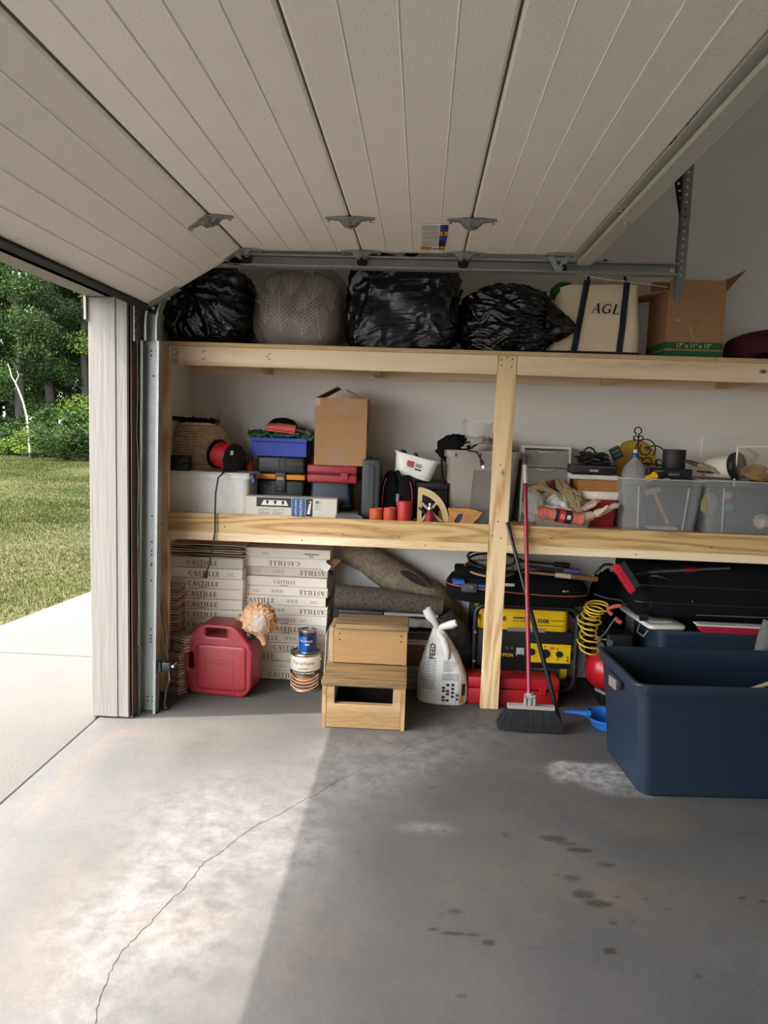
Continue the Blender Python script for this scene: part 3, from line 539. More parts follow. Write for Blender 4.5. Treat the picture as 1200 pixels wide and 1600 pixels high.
# ---------------------------------------------------------------- top shelf
trash_bag('shiny black trash bag slumped beside the vertical rail end of the top shelf', (257, 400, 412, 536), .14, .38, (-.25, -.9, .35), 1.3, .8)
t = trash_bag('large boxy black trash bag standing between the clear bag and the low black bag', (541, 720, 404, 546), .12, .40, (.1, -.2, 1), 4.1, .55, amp=.07)
t = trash_bag('low black trash bag with a twisted tail pointing at the canvas tote', (713, 872, 446, 551), .12, .36, (.9, -.5, -.1), 7.7, .85, amp=.13, tail=False)
g = G(); xe = at(868, 505, .1)[0]-t.location.x
def tail_fn(u, v):
    a = u*2*PI; x = -.06+.15*v; r_ = (.085*(1-v)**.8+.012)*(1+.45*ridge((math.cos(a)*2.6, math.sin(a)*2.6, v*1.6))-.2); return (xe+x, -.09+r_*math.cos(a)*.7, .145-.02*v+r_*math.sin(a))
obj('tail', g.sheet(tail_fn, 40, 20), MATS['black_bag_film'], t, smooth=180)
# clear bag with a leaf-printed cloth inside
xc, w, zb, h = dims(398, 541, 414, 541, .14); t = thing('clear_bag', 'clear plastic bag stuffed with grey cloth printed with white leaves', 'bag', (xc, .2, ZT))
RX, RY, RZ, PW = w*.45, .165, h*.5, .62
obj('cloth_bundle', flatten(G().blob((0, 0, h*.45), (RX, RY, RZ), lambda d: 1+.03*mnoise.noise(d*3), 48, 28, PW)), mat('grey_print_cloth', (128, 116, 104), .85, var=.12, bump=.1), t, smooth=180)
g = G()
def on_bundle(x, z):
    q = 2/PW; s = 1-abs(x/RX)**q-abs((z-h*.45)/RZ)**q; return (x, -RY*max(s, 0)**(1/q)*1.035-.004, z)
def leafprint(cx, cz, an, L_, wd, n=8):
    ca, sa = math.cos(an), math.sin(an)
    def P_(s, e): return on_bundle(cx+s*ca-e*sa, cz+s*sa+e*ca)
    def ln(pts, hw):
        for (s0, e0), (s1, e1) in zip(pts[:-1], pts[1:]):
            l = math.hypot(s1-s0, e1-e0)+1e-6; nx_, ny_ = -(e1-e0)/l*hw, (s1-s0)/l*hw
            if max(abs((cx+s*ca-e*sa)/RX) for s, e in ((s0, e0), (s1, e1))) > .93 or not .06 < (cz+s0*sa+e0*ca)/h < .9: continue
            g.add([P_(s0-nx_, e0-ny_), P_(s1-nx_, e1-ny_), P_(s1+nx_, e1+ny_), P_(s0+nx_, e0+ny_)], [(0, 1, 2, 3)])
    ln([(L_*k/10, 0) for k in range(11)], .0022)
    for sg in (-1, 1):
        for i in range(n):
            s0 = L_*(.06+.86*i/n); wl = wd*math.sin(PI*(.12+.82*i/n))**.8; ln([(s0+wl*.9*u, sg*wl*(u**.9)) for u in (.05, .35, .65, 1)], .0017)
for a in ((-.075, .06, 1.62, .19, .06), (.025, .045, 1.45, .18, .062), (.115, .03, 1.7, .15, .05), (-.155, .10, 1.5, .15, .05), (-.03, .23, 1.52, .13, .055), (.075, .215, 1.4, .13, .055), (-.115, .24, 1.75, .11, .045), (.16, .17, 1.35, .15, .05), (.005, .16, 1.0, .09, .03)): leafprint(*a)
obj('leaf_print', g, mat('leaf_print_white', (206, 196, 182), .85), t)
clear = mat('clear_film', (176, 170, 164), .2, alpha=.30, spec=.7, bump=.6, bscale=14)
obj('film', flatten(G().blob((0, 0, h*.47), (w*.5, .19, h*.55), wrinkle((.3, -.3, 1), .035, 1.8, 2.2), 110, 64, .62)), clear, t, smooth=180)
obj('knot', G().tube([(.02, -.05, h*.93), (.05, -.08, h*.98), (.03, -.1, h*.9), (.07, -.12, h*.94), (.06, -.12, h*.86)], [.008, .014, .01, .014, .005], 6), mat('clear_film_knot', (210, 205, 198), .3, alpha=.7), t, smooth=60)
# canvas tote
canv = mat('canvas', (242, 224, 190), .9, var=.05, scale=6, bump=.15, bscale=220); navy = mat('navy_webbing', (26, 30, 48), .8)
xc, w, zb, h = dims(862, 1010, 432, 552, .1); t = thing('canvas_tote', 'large cream canvas tote bag with navy handles and monogram AGL', 'bag', (xc+.005, .225, ZT))
def tote_ring(z, wall=0.):
    f = z/h; R_ = ring(w*(.98-.1*f)-wall*2, .20-.03*f-wall*2, .05, 6); out = []
    for x, y in R_: q = mnoise.noise(Vector((x*9, y*9, z*7))); out.append((x+.010*q-.022*(1-f)*(x < 0)+.0*f, y+.012*mnoise.noise(Vector((x*11+5, z*9, y))), z-(.035*f*max(0, (-x/w*2-.55))*2)))
    return out
zs = [0, .02, .045, .09, .14, .2, .25, .3, h-.03, h-.012]; zs = sorted(z for z in zs if z < h)
obj('canvas_body', G().loft([tote_ring(z) for z in zs]+[tote_ring(zs[-1], .003)]+[tote_ring(z, .003) for z in reversed(zs[1:-1])], True, True), canv, t, smooth=50)
obj('navy_base', G().loft([[(x*1.012, y*1.02, z*.999-.0) for x, y, z in tote_ring(zz)] for zz in (.0, .012, .026)], True, True), navy, t, smooth=50)
def strap_on(x0, x1):
    def fn(u, v):
        z = .003+(h-.0)*v; f = min(1, v); x = x0+(x1-x0)*f+(u-.5)*.03; return (x, -.104+.013*f+.012*mnoise.noise(Vector((x*11+5, z*9, -.1)))-.003, z)
    return fn
ha = obj('handle', G().sheet(strap_on(-.112, -.062), 3, 24, (0, .0025, 0)), navy, t, smooth=60); obj('handle', G().sheet(strap_on(.108, .125), 3, 24, (0, .0025, 0)), navy, t, smooth=60)
obj('handle', G().tube([(-.06, -.09, h-.01), (-.05, -.085, h+.06), (.02, -.07, h+.10), (.1, -.08, h+.06), (.125, -.09, h-.01)], .007, 8), navy, t, smooth=60)
obj('stitching', G().sheet(lambda u, v: (strap_on(-.112, -.062)(.12, v)[0]+u*.0015, strap_on(-.112, -.062)(.1, v)[1]-.001, strap_on(-.112, -.062)(.1, v)[2]), 1, 24).sheet(lambda u, v: (strap_on(.108, .125)(.88, v)[0]+u*.0015, strap_on(.108, .125)(.9, v)[1]-.001, strap_on(.108, .125)(.9, v)[2]), 1, 24), mat('stitch', (120, 116, 108), .8), t)
o = obj('lettering', serif('AGL', .045, .22, .14, 1.35), mat('monogram_navy', (24, 24, 40), .7), t, (.025, -.116, h*.63), (PI/2, .04, 0))
gt = tag(obj('green_cloth', G().blob((xc-.15, .2, ZT+h*.86), (.07, .05, .05), lambda d: 1+.2*mnoise.noise(d*3), 20, 12), mat('green_cloth_m', (38, 92, 50), .8, var=.2), smooth=180), 'bit of green cloth poking out of the top corner of the canvas tote', 'cloth')
# open moving box with green stripes
xc, w, zb, h = dims(1043, 1133, 430, 556, .1); t = carton('moving_box', 'open cardboard moving box with green stripes and size printed on the front', (xc, .255, ZT), w, .30, h-.055, 0, (('f', 90, .05), ('b', 100, .1), ('r', 130, .13), ('l', 190, .13)), False)
zt_ = h-.055
g1 = mat('green_print', (28, 96, 56), .7); patch('green_stripe', t, [(-w/2, w/2, .046, .078), (-w/2, w/2, .004, .038)], g1, -.15)
g = G(); g.box(-w/2-.0006, -w/2, -.15, .15, .046, .078); g.box(-w/2-.0006, -w/2, -.15, .15, .004, .038); obj('green_stripe', g, g1, t)
text('17" x 11" x 13"', .027, mat('print_tan', (206, 190, 140), .8), t, (.0, -.1512, .061), bold=.02)
patch('crease', t, [(-w/2, w/2, zt_-.001, zt_+.001)], cardd, -.1515); patch('tape', t, [(-.025, .03, zt_*.55, zt_*.56)], tape, -.15)
g = G(); g.tube([(-.1, -.1505, zt_*.98), (-.095, -.151, zt_*.6), (-.09, -.151, .1)], .0012, 4); obj('tear', G().bar((-.03, -.151, .15), (-.005, -.151, .10), .002, .001, (0, 1, 0)).bar((-.02, -.151, .147), (-.008, -.151, .125), .0015, .001, (0, 1, 0)).box(-.085, -.078, -.151, -.15, .175, .182), mat('torn_paper', (220, 205, 180), .9), t)
# maroon cushion and dark cloth at the far end
xc, w, zb, h = dims(1153, 1290, 480, 546, .15)
t = thing('cushion', 'maroon plush cushion lying on the top shelf past the moving box', 'cushion', (xc, .24, ZT+.075)); g = G().blob((0, 0, .0), (w/2, .17, .085), lambda d: 1+.07*mnoise.noise(d*2.5), 40, 24, .7); g.v = [(x, y, z-.12*max(0, (-x-w*.22))*0-abs(min(0, x+w*.2))*.0+.03*(x/w)) for x, y, z in g.v]
obj('cover', g, mat('maroon_plush', (64, 16, 32), .9, bump=.3, bscale=200), t, smooth=180); obj('piping', G().tube([(w/2*math.cos(a)*.99, .165*math.sin(a), .03*math.cos(a)/2) for a in [2*PI*k/40 for k in range(40)]], .006, 6, True), mat('maroon_piping', (50, 12, 26), .9), t, smooth=60)
tag(obj('dark_cloth', G().sheet(lambda u, v: (at(1168, 550, .12)[0]+u*.34, .06+v*.36, ZT+.03+.022*mnoise.noise(Vector((u*6, v*6, 2)))-.025*(1-min(1, u*6))), 24, 20, .02), mat('black_cloth', (15, 15, 17), .95, spec=.15), smooth=180), 'folded black cloth under the maroon cushion', 'cloth')
# ---------------------------------------------------------------- middle shelf, first bay
greyp = mat('frosted_plastic', (240, 236, 228), .4, alpha=.8, spec=.4); bluep = mat('blue_plastic', (40, 58, 128), .4); paper = mat('white_paper', (222, 218, 208), .8)
xc, w, zb, h = dims(258, 388, 740, 803, .06); w += .01
LIDZ = at(330, 737, .08)[2]; h = LIDZ-DM
t = thing('storage_tote', 'frosted grey storage tote with blue latch at the shelf end under the basket', 'tote', (xc-.005, .235, DM)); obj('tub', tub(w, .33, h-.012, .03, .94), greyp, t, smooth=40)
obj('lid', G().rbox(-w/2-.012, w/2+.012, -.18, .18, h-.012, h, .005, 2, .035), mat('frosted_lid', (222, 218, 210), .4, alpha=.9), t, smooth=40)
obj('latch', G().box(w/2+.0125, w/2+.022, -.17, -.09, h-.05, h-.004, .003).tube([(w/2+.018, -.17, h-.01), (w/2+.028, -.175, h-.04), (w/2+.018, -.13, h-.055)], .006, 8), bluep, t, smooth=40, label='blue clip latch')
tag(obj('envelope', G().box(xc-w*.44, xc-w*.1, .0805, .083, DM+.012, DM+.10), paper), 'large white paper seen through the wall of the frosted tote', 'paper')
tag(obj('folded_sheets', G().box(xc+.02, xc+.14, .16, .2, DM+.012, DM+.12).box(xc-.15, xc-.01, .2, .25, DM+.012, DM+.12), mat('pale_sheet', (200, 198, 196), .8)), 'pale folded sheets stored inside the frosted tote', 'cloth')
LZ = LIDZ
# wicker basket: woven strands over stakes
xc, w, zb, h = dims(270, 357, 668, 739, .28); wick = mat('wicker', (192, 168, 132), .7, var=.3, scale=40); t = thing('wicker_basket', 'round-bellied wicker basket with woven sides sitting on the frosted tote', 'basket', (xc, .29, LZ)); g = G(); NR = 17
def bprof(f): return w/2*float(np.interp(f, [0, .15, .4, .7, .9, 1], [.80, .93, 1, .93, .80, .74]))
for i in range(NR):
    f = i/(NR-1); z = .006+(h-.012)*f; r0 = bprof(f); P_ = []
    for k in range(72): a = 2*PI*k/72; P_.append(((r0+.0035*math.cos(k*PI/2+i*PI))*math.cos(a), (r0+.0035*math.cos(k*PI/2+i*PI))*.8*math.sin(a), z))
    g.tube(P_, .0058, 5, True)
obj('weave', g, wick, t, smooth=60); g = G()
for k in range(36): a = 2*PI*k/36; g.tube([((bprof(j/8)-.004)*math.cos(a), (bprof(j/8)-.004)*.8*math.sin(a), .004+(h-.01)*j/8) for j in range(9)], .003, 5)
st_ = obj('stakes', g, wick, t, smooth=60); st_['kind'] = 'stuff'
obj('rim', G().tube([((bprof(1)+.004)*math.cos(2*PI*k/40), (bprof(1)+.004)*.8*math.sin(2*PI*k/40), h-.004) for k in range(40)], .008, 8, True), wick, t, smooth=60); obj('base', G().lathe([(w*.33, .002), (w*.33, .01)], 24), wick, t)
obj('handle', G().tube([(w*.30, -.06, h), (w*.36, -.03, h+.03), (w*.3, 0.03, h+.045), (w*.18, .07, h+.02), (w*.15, .09, h)], .005, 8), wick, t, smooth=60)
t = thing('folded_umbrella', 'black folded compact umbrella lying on the wicker basket rim', 'umbrella', (xc, .22, LZ+h+.017)); bc = mat('black_cloth', (15, 15, 17), .95, spec=.15)
g = G(); g.tube([(-.095+.19*k/24, .006*math.sin(k*1.3), .004*math.cos(k*2.1)-.006*k/24) for k in range(25)], [.013+.003*math.sin(k*1.9) for k in range(25)], 12); obj('canopy', g, bc, t, smooth=60); obj('handle', G().cyl((-.125, 0, .004), (-.09, 0, .002), .012, 12), bp_, t, smooth=40); obj('tip', G().cyl((.095, 0, -.008), (.115, 0, -.01), .014, 12), bp_, t, smooth=40)
obj('strap', G().tube([(-.02, .016*math.cos(a), .016*math.sin(a)) for a in [2*PI*k/16 for k in range(16)]], .003, 5, True), bc, t)
xc, w, zb, h = dims(266, 298, 717, 739, .12); tag(obj('small_black_case', G().rbox(-w/2, w/2, -.045, .045, 0, h*.52, .006).rbox(-w/2, w/2, -.045, .045, h*.54, h, .006).box(-w*.2, w*.2, -.048, -.045, h*.3, h*.7, .001), bp_, None, (xc, .115, LZ), (0, 0, .1), 40), 'small ribbed black case in front of the wicker basket', 'case')
# red cord reel with hanging black lead
redc = mat('red_cord', (206, 34, 30), .55, var=.15, scale=30); c = at(353, 716, .16); t = thing('cord_reel', 'reel of bright red cord on a black drum with a hanging black lead', 'reel', (c[0], .16, LZ+.076), 0, None, (0, .14, -.62)); g = G(); R_ = .055
for k in range(16):
    for s in (0,): x = -.052+.104*k/15; g.tube([(x+.003*math.sin(3*a), (R_+.002*(k % 3))*math.cos(a), (R_+.002*(k % 3))*math.sin(a)) for a in [2*PI*j/28 for j in range(28)]], .0046, 5, True)
g.cyl((-.056, 0, 0), (.056, 0, 0), R_-.001, 28); obj('wound_cord', g, redc, t, smooth=60)
for s in (-1, 1):
    f = obj('flange', G().cyl((s*.058, 0, 0), (s*.066, 0, 0), .071, 36).tube([(s*.062, .070*math.cos(a), .070*math.sin(a)) for a in [2*PI*j/36 for j in range(36)]], .005, 6, True), bp_, t, smooth=40)
obj('hub', G().cyl((.066, 0, 0), (.085, 0, 0), .022, 20), bp_, t, smooth=40); obj('label', G().box(.0664, .067, -.03, -.012, .018, .04), paper, t)
lead = [at(346, 742, .0), at(341, 746, -.02), at(337, 770, -.024), at(336, 800, -.024), at(336, 830, -.024), at(331, 860, -.026), at(326, 885, -.026), at(323, 893, -.026)]; mi = t.matrix_world
from mathutils import Euler as _E
mt_ = Matrix.Translation(t.location) @ t.rotation_euler.to_matrix().to_4x4(); iv = mt_.inverted(); lead = [Vector(p) for p in [at(352, 735, .1), at(349, 738, .05)]]+[Vector(p) for p in lead]
obj('lead', G().tube([tuple(iv @ p) for p in lead], .0042, 8), bp_, t, smooth=60); pl = [tuple(iv @ Vector(at(*q, -.026))) for q in ((323, 891), (321.5, 897), (320.5, 903))]
pg = obj('plug', G().tube(pl, [.006, .011, .010], 8), bp_, t, smooth=40); obj('pin', G().tube([tuple(iv @ Vector(at(*q, -.026))) for q in ((319.5, 903), (318.5, 907))], .002, 6).tube([tuple(iv @ Vector(at(*q, -.026))) for q in ((321.8, 903), (321, 907))], .002, 6), chrome, pg)
c = at(377, 702, .3); t = thing('hose_nozzle', 'grey looped plastic handle thing behind the red cord reel', 'tool', (c[0], .32, LZ))
obj('loop', G().tube([(.045*math.cos(a), 0, .055+.04*math.sin(a)) for a in [PI*(-.25+1.5*k/20) for k in range(21)]], [.012]*21, 8), mat('grey_plastic', (120, 118, 114), .5), t, smooth=40); obj('body', G().rbox(-.035, .04, -.03, .03, 0, .05, .01), bp_, t, smooth=40); obj('brown_core', G().blob((0, 0, .06), (.025, .018, .022)), mat('brown_leather', (112, 76, 60), .6), t, smooth=90)
c = at(388, 722, .24); tag(obj('red_bottle', G().lathe([(.02, 0), (.022, .005), (.022, .03), (.016, .045)], 16), mat('dull_red', (140, 40, 36), .5), None, (c[0], .27, LZ), smooth=40), 'dull red plastic bottle top beside the grey looped handle', 'bottle')
# black tool box with orange band
xc, w, zb, h = dims(403, 476, 713, 772, .27); HT = at(440, 713, .28)[2]-DM; t = thing('tool_box', 'stacked black tool box with an orange band and latch', 'tool box', (xc, .36, DM)); d = .2
obj('lower_box', G().rbox(-w/2, w/2, -d/2, d/2, 0, HT*.58, .012), bp_, t, smooth=40); obj('upper_box', G().rbox(-w/2-.003, w/2+.003, -d/2-.003, d/2, HT*.685, HT, .012), bp_, t, smooth=40)
obj('orange_band', G().rbox(-w/2-.004, w/2+.004, -d/2-.005, d/2, HT*.585, HT*.68, .004), mat('orange_plastic', (232, 142, 24), .45), t, smooth=40); la = obj('latch', G().rbox(-.028, .028, -d/2-.014, -d/2-.0055, HT*.36, HT*.72, .004).box(-.012, .012, -d/2-.02, -d/2-.0145, HT*.4, HT*.44).box(-.02, .02, -d/2-.018, -d/2-.0145, HT*.64, HT*.7), mat('black_latch', (38, 38, 40), .4), t, smooth=40)
obj('latch_window', G().box(-.018, .018, -d/2-.0155, -d/2-.0143, HT*.585, HT*.63), mat('orange_plastic', (232, 142, 24), .45), la)
obj('rib', G().box(-w/2+.01, -.035, -d/2-.004, -d/2+.002, HT*.86, HT*.9).box(.035, w/2-.01, -d/2-.004, -d/2+.002, HT*.86, HT*.9).box(-.02, -.008, -d/2-.008, -d/2, HT*.78, HT*.98).box(.008, .02, -d/2-.008, -d/2, HT*.78, HT*.98), bp_, t)
xc, w, zb, h = dims(391, 477, 684, 713, .25); TB = DM+HT; t = thing('blue_box', 'shallow bright blue box lying on the black tool box', 'box', (xc+.005, .365, TB)); obj('body', G().box(-w/2, w/2, -.11, .11, 0, h-.022, .002), mat('blue_card', (48, 72, 172), .6), t); obj('lid', G().box(-w/2-.003, w/2+.003, -.113, .113, h-.021, h, .002), mat('blue_card', (48, 72, 172), .6), t)
BZ = TB+h; gm_ = mat('green_tarp_m', (26, 84, 44), .55, bump=.3, bscale=30)
tag(obj('green_tarp', G().sheet(lambda u, v: (xc-w*.56+u*w*1.22, .255+.22*v, BZ+.018+.014*mnoise.noise(Vector((u*9, v*5, 7)))+.02*ridge((u*7, v*3, 1))-.012*(abs(v-.5) > .45)), 50, 26, .014), gm_, smooth=180), 'folded green tarp spread on the blue box', 'tarp')
c = at(437, 668, .3); t = thing('baseball_hat', 'black cloth cap resting on the green tarp', 'cap', (c[0], .38, BZ+.05)); obj('crown', flatten(G().blob((0, 0, 0), (.085, .07, .055), lambda d: 1+.06*mnoise.noise(d*3), 28, 16), -.012), bc, t, smooth=180); obj('brim', G().sheet(lambda u, v: ((u-.5)*.15, -.06-.05*v*math.sin(PI*u), -.008-.012*v), 12, 6, .004), bc, t, smooth=180)
c = at(447, 672, .27); sal = mat('salmon_plastic', (204, 84, 76), .45); t = thing('caulking_gun', 'salmon coloured tool with black ends lying across the green tarp', 'tool', (c[0], .275, BZ+.05), 0, None, (0, .09, 0))
obj('barrel', G().cyl((-.045, 0, 0), (.05, 0, 0), .022, 20), sal, t, smooth=40); obj('frame', G().box(-.105, .075, -.02, .02, -.024, -.018, .001).cyl((-.105, 0, -.01), (-.045, 0, 0), .015, 12, .021), sal, t, smooth=40); obj('plunger', G().cyl((.0505, 0, 0), (.10, 0, -.005), .017, 12).bar((.1, 0, -.005), (.13, 0, -.02), .02, .02), bp_, t, smooth=40); obj('tip', G().cyl((-.105, .0, -.002), (-.055, 0, .012), .006, 8).box(-.09, -.055, -.012, .012, .008, .016), bp_, t)
# red case on navy bin, tall carton on the case
xc, w, zb, h = dims(481, 556, 757, 800, .17); RZt = at(520, 755, .16)[2]; navyp = mat('navy_plastic', (44, 52, 64), .5); t = thing('navy_bin', 'dark navy plastic bin under the red case', 'bin', (xc-.01, .30, DM)); H_ = RZt-DM
obj('body', G().loft([[(x, y, z) for x, y in ring(w*.86*k, .24*k, .02)] for z, k in ((0, 1.02), (H_*.3, 1.0), (H_*.32, 1.05), (H_*.36, 1.05), (H_*.38, .99), (H_, .92))]), navyp, t, smooth=30); obj('handle', G().box(-.05, .05, -.137, -.124, H_*.1, H_*.2, .003), navyp, t)
RH = at(520, 727, .16)[2]-RZt; rc = mat('red_plastic_case', (150, 34, 44), .5); xc, w, zb, h = dims(479, 558, 727, 755, .15); t = thing('red_tool_case', 'flat red plastic tool case under the tall cardboard box', 'tool case', (xc, .29, RZt))
obj('lower_shell', G().rbox(-w/2, w/2, -.13, .13, 0, RH*.48, .010), rc, t, smooth=40); obj('upper_shell', G().rbox(-w/2, w/2, -.13, .13, RH*.52, RH, .010), rc, t, smooth=40); obj('seam', G().box(-w/2+.006, w/2-.006, -.126, .126, RH*.47, RH*.53), mat('seam_dark', (60, 16, 20), .7), t); obj('latch', G().box(w*.18, w*.32, -.138, -.1305, RH*.2, RH*.6, .002), rc, t)
xc, w, zb, h = dims(491, 572, 622, 729, .16); ZB = RZt+RH; t = carton('tall_cardboard_box', 'tall taped cardboard box standing on the red tool case', (xc, .285, ZB), w, .25, at(530, 622, .165)[2]-ZB, .02, (('l', 28, .12), ('r', 22, .12)), False)
hh_ = at(530, 622, .165)[2]-ZB
for q in ((-.02, .03, hh_-.075, hh_), (-.04, .02, 0, .09), (-w/2, -w/2+.025, hh_-.04, hh_-.005), (w/2-.025, w/2, hh_-.04, hh_-.005)): patch('tape', t, [q], tape, -.125)
# light fixture box at the front edge
xc, w, zb, h = dims(384, 526, 773, 806, .05); h = .098; t = thing('light_fixture_box', 'printed vanity light box with blue panel at the front of the shelf', 'box', (xc, .095, DM), .03); obj('body', G().box(-w/2, w/2, -.05, .05, 0, h, .002), mat('white_card', (206, 198, 182), .75, var=.08), t)
patch('black_panel', t, [(-w*.38, w*.0, h*.5, h*.97), (w*.16, w*.235, h*.08, h*.97)], mat('print_black', (34, 33, 36), .6), -.0502); patch('blue_panel', t, [(w*.005, w*.155, h*.02, h*.98)], mat('print_blue', (52, 92, 136), .6), -.0502)
g = G().prism([(-w*.33, h*.58), (w*-.03, h*.58), (-w*.06, h*.84), (-w*.30, h*.84)], -.0514, -.0508); obj('picture', g, paper, t)
g = G()
for k in range(3): x = -w*.26+k*w*.085; g.cyl((x, -.052, h*.76), (x, -.0515, h*.76), .007, 10).box(x-.004, x+.004, -.052, -.0515, h*.64, h*.76)
g.cyl((w*.2, -.052, h*.75), (w*.2, -.0515, h*.75), .005, 8); obj('picture_lamp', g, mat('print_black', (34, 33, 36), .6), t)
obj('picture', G().prism([(w*.175, h*.2), (w*.205, h*.2), (w*.222, h*.85), (w*.2, h*.85)], -.0514, -.0508), paper, t)
text('4-LIGHT VANITY', .0105, paper, t, (w*.05, -.0512, h*.5), (PI/2, PI/2, 0), bold=.02); text('COLLECTION', .0135, paper, t, (w*.105, -.0512, h*.5), (PI/2, PI/2, 0), bold=.02)
L2 = []; rr = random.Random(2)
for k in range(4):
    for x0 in (-w*.36, -w*.2): L2.append((x0, x0+rr.uniform(.03, .06), h*(.36-.08*k), h*(.38-.08*k)))
for k in range(5): L2.append((w*.26, w*(.30+.05*rr.random()), h*(.85-.1*k), h*(.87-.1*k)))
patch('small_print', t, L2+[(w*.27, w*.3, h*.74, h*.86)], mat('print_grey', (96, 92, 88), .7), -.0502)
c = at(535, 793, .14); tag(obj('black_cable_heap', G().tube([(.03*math.cos(k*1.7)+.01*math.sin(k*.7), .02*math.sin(k*2.3), .012+.05*k/40+.006*math.sin(k)) for k in range(40)], .005, 6), bp_, None, (c[0], .16, DM), smooth=60), 'small heap of black cable behind the light box end', 'cable')
xc, w, zb, h = dims(524, 567, 800, 810, .05); t = thing('flat_grey_case', 'thin flat grey case lying by the end of the light box', 'case', (xc, .1, DM)); obj('body', G().prism([(-w/2, 0), (w/2, 0), (w/2, .012), (w*.35, .026), (-w*.45, .026), (-w/2, .016)], -.05, .07), mat('dark_grey_plastic', (82, 82, 84), .5), t); obj('lid', G().box(-w*.4, w*.3, -.04, .06, .0265, .031, .001), mat('dark_grey_plastic', (82, 82, 84), .5), t)
xc, w, zb, h = dims(565, 593, 716, 808, .12); t = thing('upright_grey_case', 'narrow dark grey case standing upright beside the tall cardboard box', 'case', (xc, .245, DM)); h = at(580, 718, .12)[2]-DM; m_ = mat('charcoal_plastic', (52, 54, 56), .5)
obj('body', G().rbox(-w/2, w/2, -.12, .12, 0, h, .008), m_, t, smooth=40); obj('ridge', G().box(-.016, .016, -.126, -.1205, .03, h-.03, .002), m_, t); obj('handle', G().tube([(-.012, -.08, h), (-.012, -.075, h+.014), (-.012, -.0, h+.014), (-.012, .01, h)], .005, 6), bp_, t, smooth=60)
# ---------------------------------------------------------------- middle shelf, up to the post
xc, w, zb, h = dims(594, 646, 735, 810, .10); t = thing('black_backpack', 'black backpack with pink piping standing behind the orange pots', 'backpack', (xc, .20, DM)); h = at(612, 737, .12)[2]-DM
for i, (x, w_, hh_, y0) in enumerate(((-w*.22, w*.58, h, .02), (w*.27, w*.52, h*.93, -.03))):
    o = obj('pocket' if i else 'main_body', G().loft([[(x+px*k, y0+py*k, z) for px, py in ring(w_, .10, .03)] for z, k in ((0, .96), (.02, 1.02), (hh_*.4, 1.0), (hh_*.7, .92), (hh_*.88, .72), (hh_*.97, .45), (hh_, .2))]), bc, t, smooth=50)
    pts = [(x+(w_*.40)*s, y0-.052, z) for s, z in ((-1, .02), (-1, hh_*.4), (-.88, hh_*.68), (-.55, hh_*.86))]
    if i: pts = [(2*x-p[0], p[1], p[2]) for p in pts]
    obj('piping', G().tube(pts, .0022, 6), mat('pink_piping', (190, 60, 100), .6), o)
obj('zipper', G().box(-.004, .012, -.084, -.078, h*.38, h*.55, .001).box(0, .008, -.086, -.0845, h*.3, h*.38, .001), mat('grey_metal', (120, 120, 122), .35, .8), t); obj('strap', G().tube([(-w*.1, .0, h*.96), (-.0, -.03, h*1.0), (w*.1, -.05, h*.85), (w*.05, -.055, h*.6)], .008, 6), bc, t, smooth=60)
terra = mat('terracotta', (190, 84, 42), .6, var=.1)
def pot(label, px, col, closed, Y=.045):
    xc, w, zb, h = dims(*px, Y); h = at((px[0]+px[1])/2, px[2], Y)[2]-DM; r = w/2; t = thing('candle_pot', label, 'pot', (xc, Y+r, DM)); prof = [(r*.86, 0), (r*.98, h*.15), (r, h*.5), (r*.95, h), (r*.82, h), (r*.8, h*.8)]
    if closed: prof = [(r*.97, 0), (r, .004), (r, h-.003), (r*.97, h), (r*.5, h+.0005)]
    obj('body', G().lathe(prof, 28), col, t, smooth=40)
    if not closed: obj('wax', G().lathe([(r*.5, h*.74), (r*.79, h*.78)], 20), mat('wax_cream', (210, 150, 110), .5), t)
pot('small squat orange pot next to the upright grey case', (576, 598, 795, 812), terra, False); pot('small orange pot between another orange pot and the red can', (598, 619, 794, 812), mat('terracotta_red', (186, 70, 44), .6), False); pot('taller smooth red cylinder can at the shelf edge before the backpack', (620, 643, 784, 812), mat('red_candle', (182, 44, 42), .5), True)
xc, w, zb, h = dims(648, 699, 752, 806, .22); BBH = at(670, 754, .22)[2]-DM; t = thing('black_box', 'plain black box carrying the tilted white dishpan', 'box', (xc, .33, DM)); obj('body', G().rbox(-w/2, w/2, -.11, .11, 0, BBH*.8, .004), bp_, t, smooth=40); obj('lid', G().rbox(-w/2-.003, w/2+.003, -.113, .113, BBH*.805, BBH, .004), bp_, t, smooth=40)
# white dishpan, tipped towards the trash can
c = at(650, 752, .24); t = thing('white_dishpan', 'white plastic dishpan with price sticker tipped on the black box', 'dishpan', (at(646, 745, .2)[0]-.005, .27, DM+BBH+.028), 0, None, (0, .235, 0)); wp = mat('white_plastic', (232, 228, 220), .4)
obj('tub', tub(.225, .19, .105, .045, .84, .003, .010, .008), wp, t, smooth=50); obj('base_ring', G().loft([[(x, y, z) for x, y in ring(.17, .14, .03)] for z in (-.004, .0)]), wp, t)
def onpan(rects, m, name):
    g = G()
    for x0, x1, z0, z1 in rects:
        f = lambda z: -(.19*(.84+.16*z/.105))/2-.0012; g.add([(x0, f(z0), z0), (x1, f(z0), z0), (x1, f(z1), z1), (x0, f(z1), z1)], [(0, 1, 2, 3)])
    obj(name, g, m, t)
onpan([(-.045, .036, .036, .076)], paper, 'sticker'); 
def onpan2(rects, m, name):
    g = G()
    for x0, x1, z0, z1 in rects:
        f = lambda z: -(.19*(.84+.16*z/.105))/2-.002; g.add([(x0, f(z0), z0), (x1, f(z0), z0), (x1, f(z1), z1), (x0, f(z1), z1)], [(0, 1, 2, 3)])
    obj(name, g, m, t)
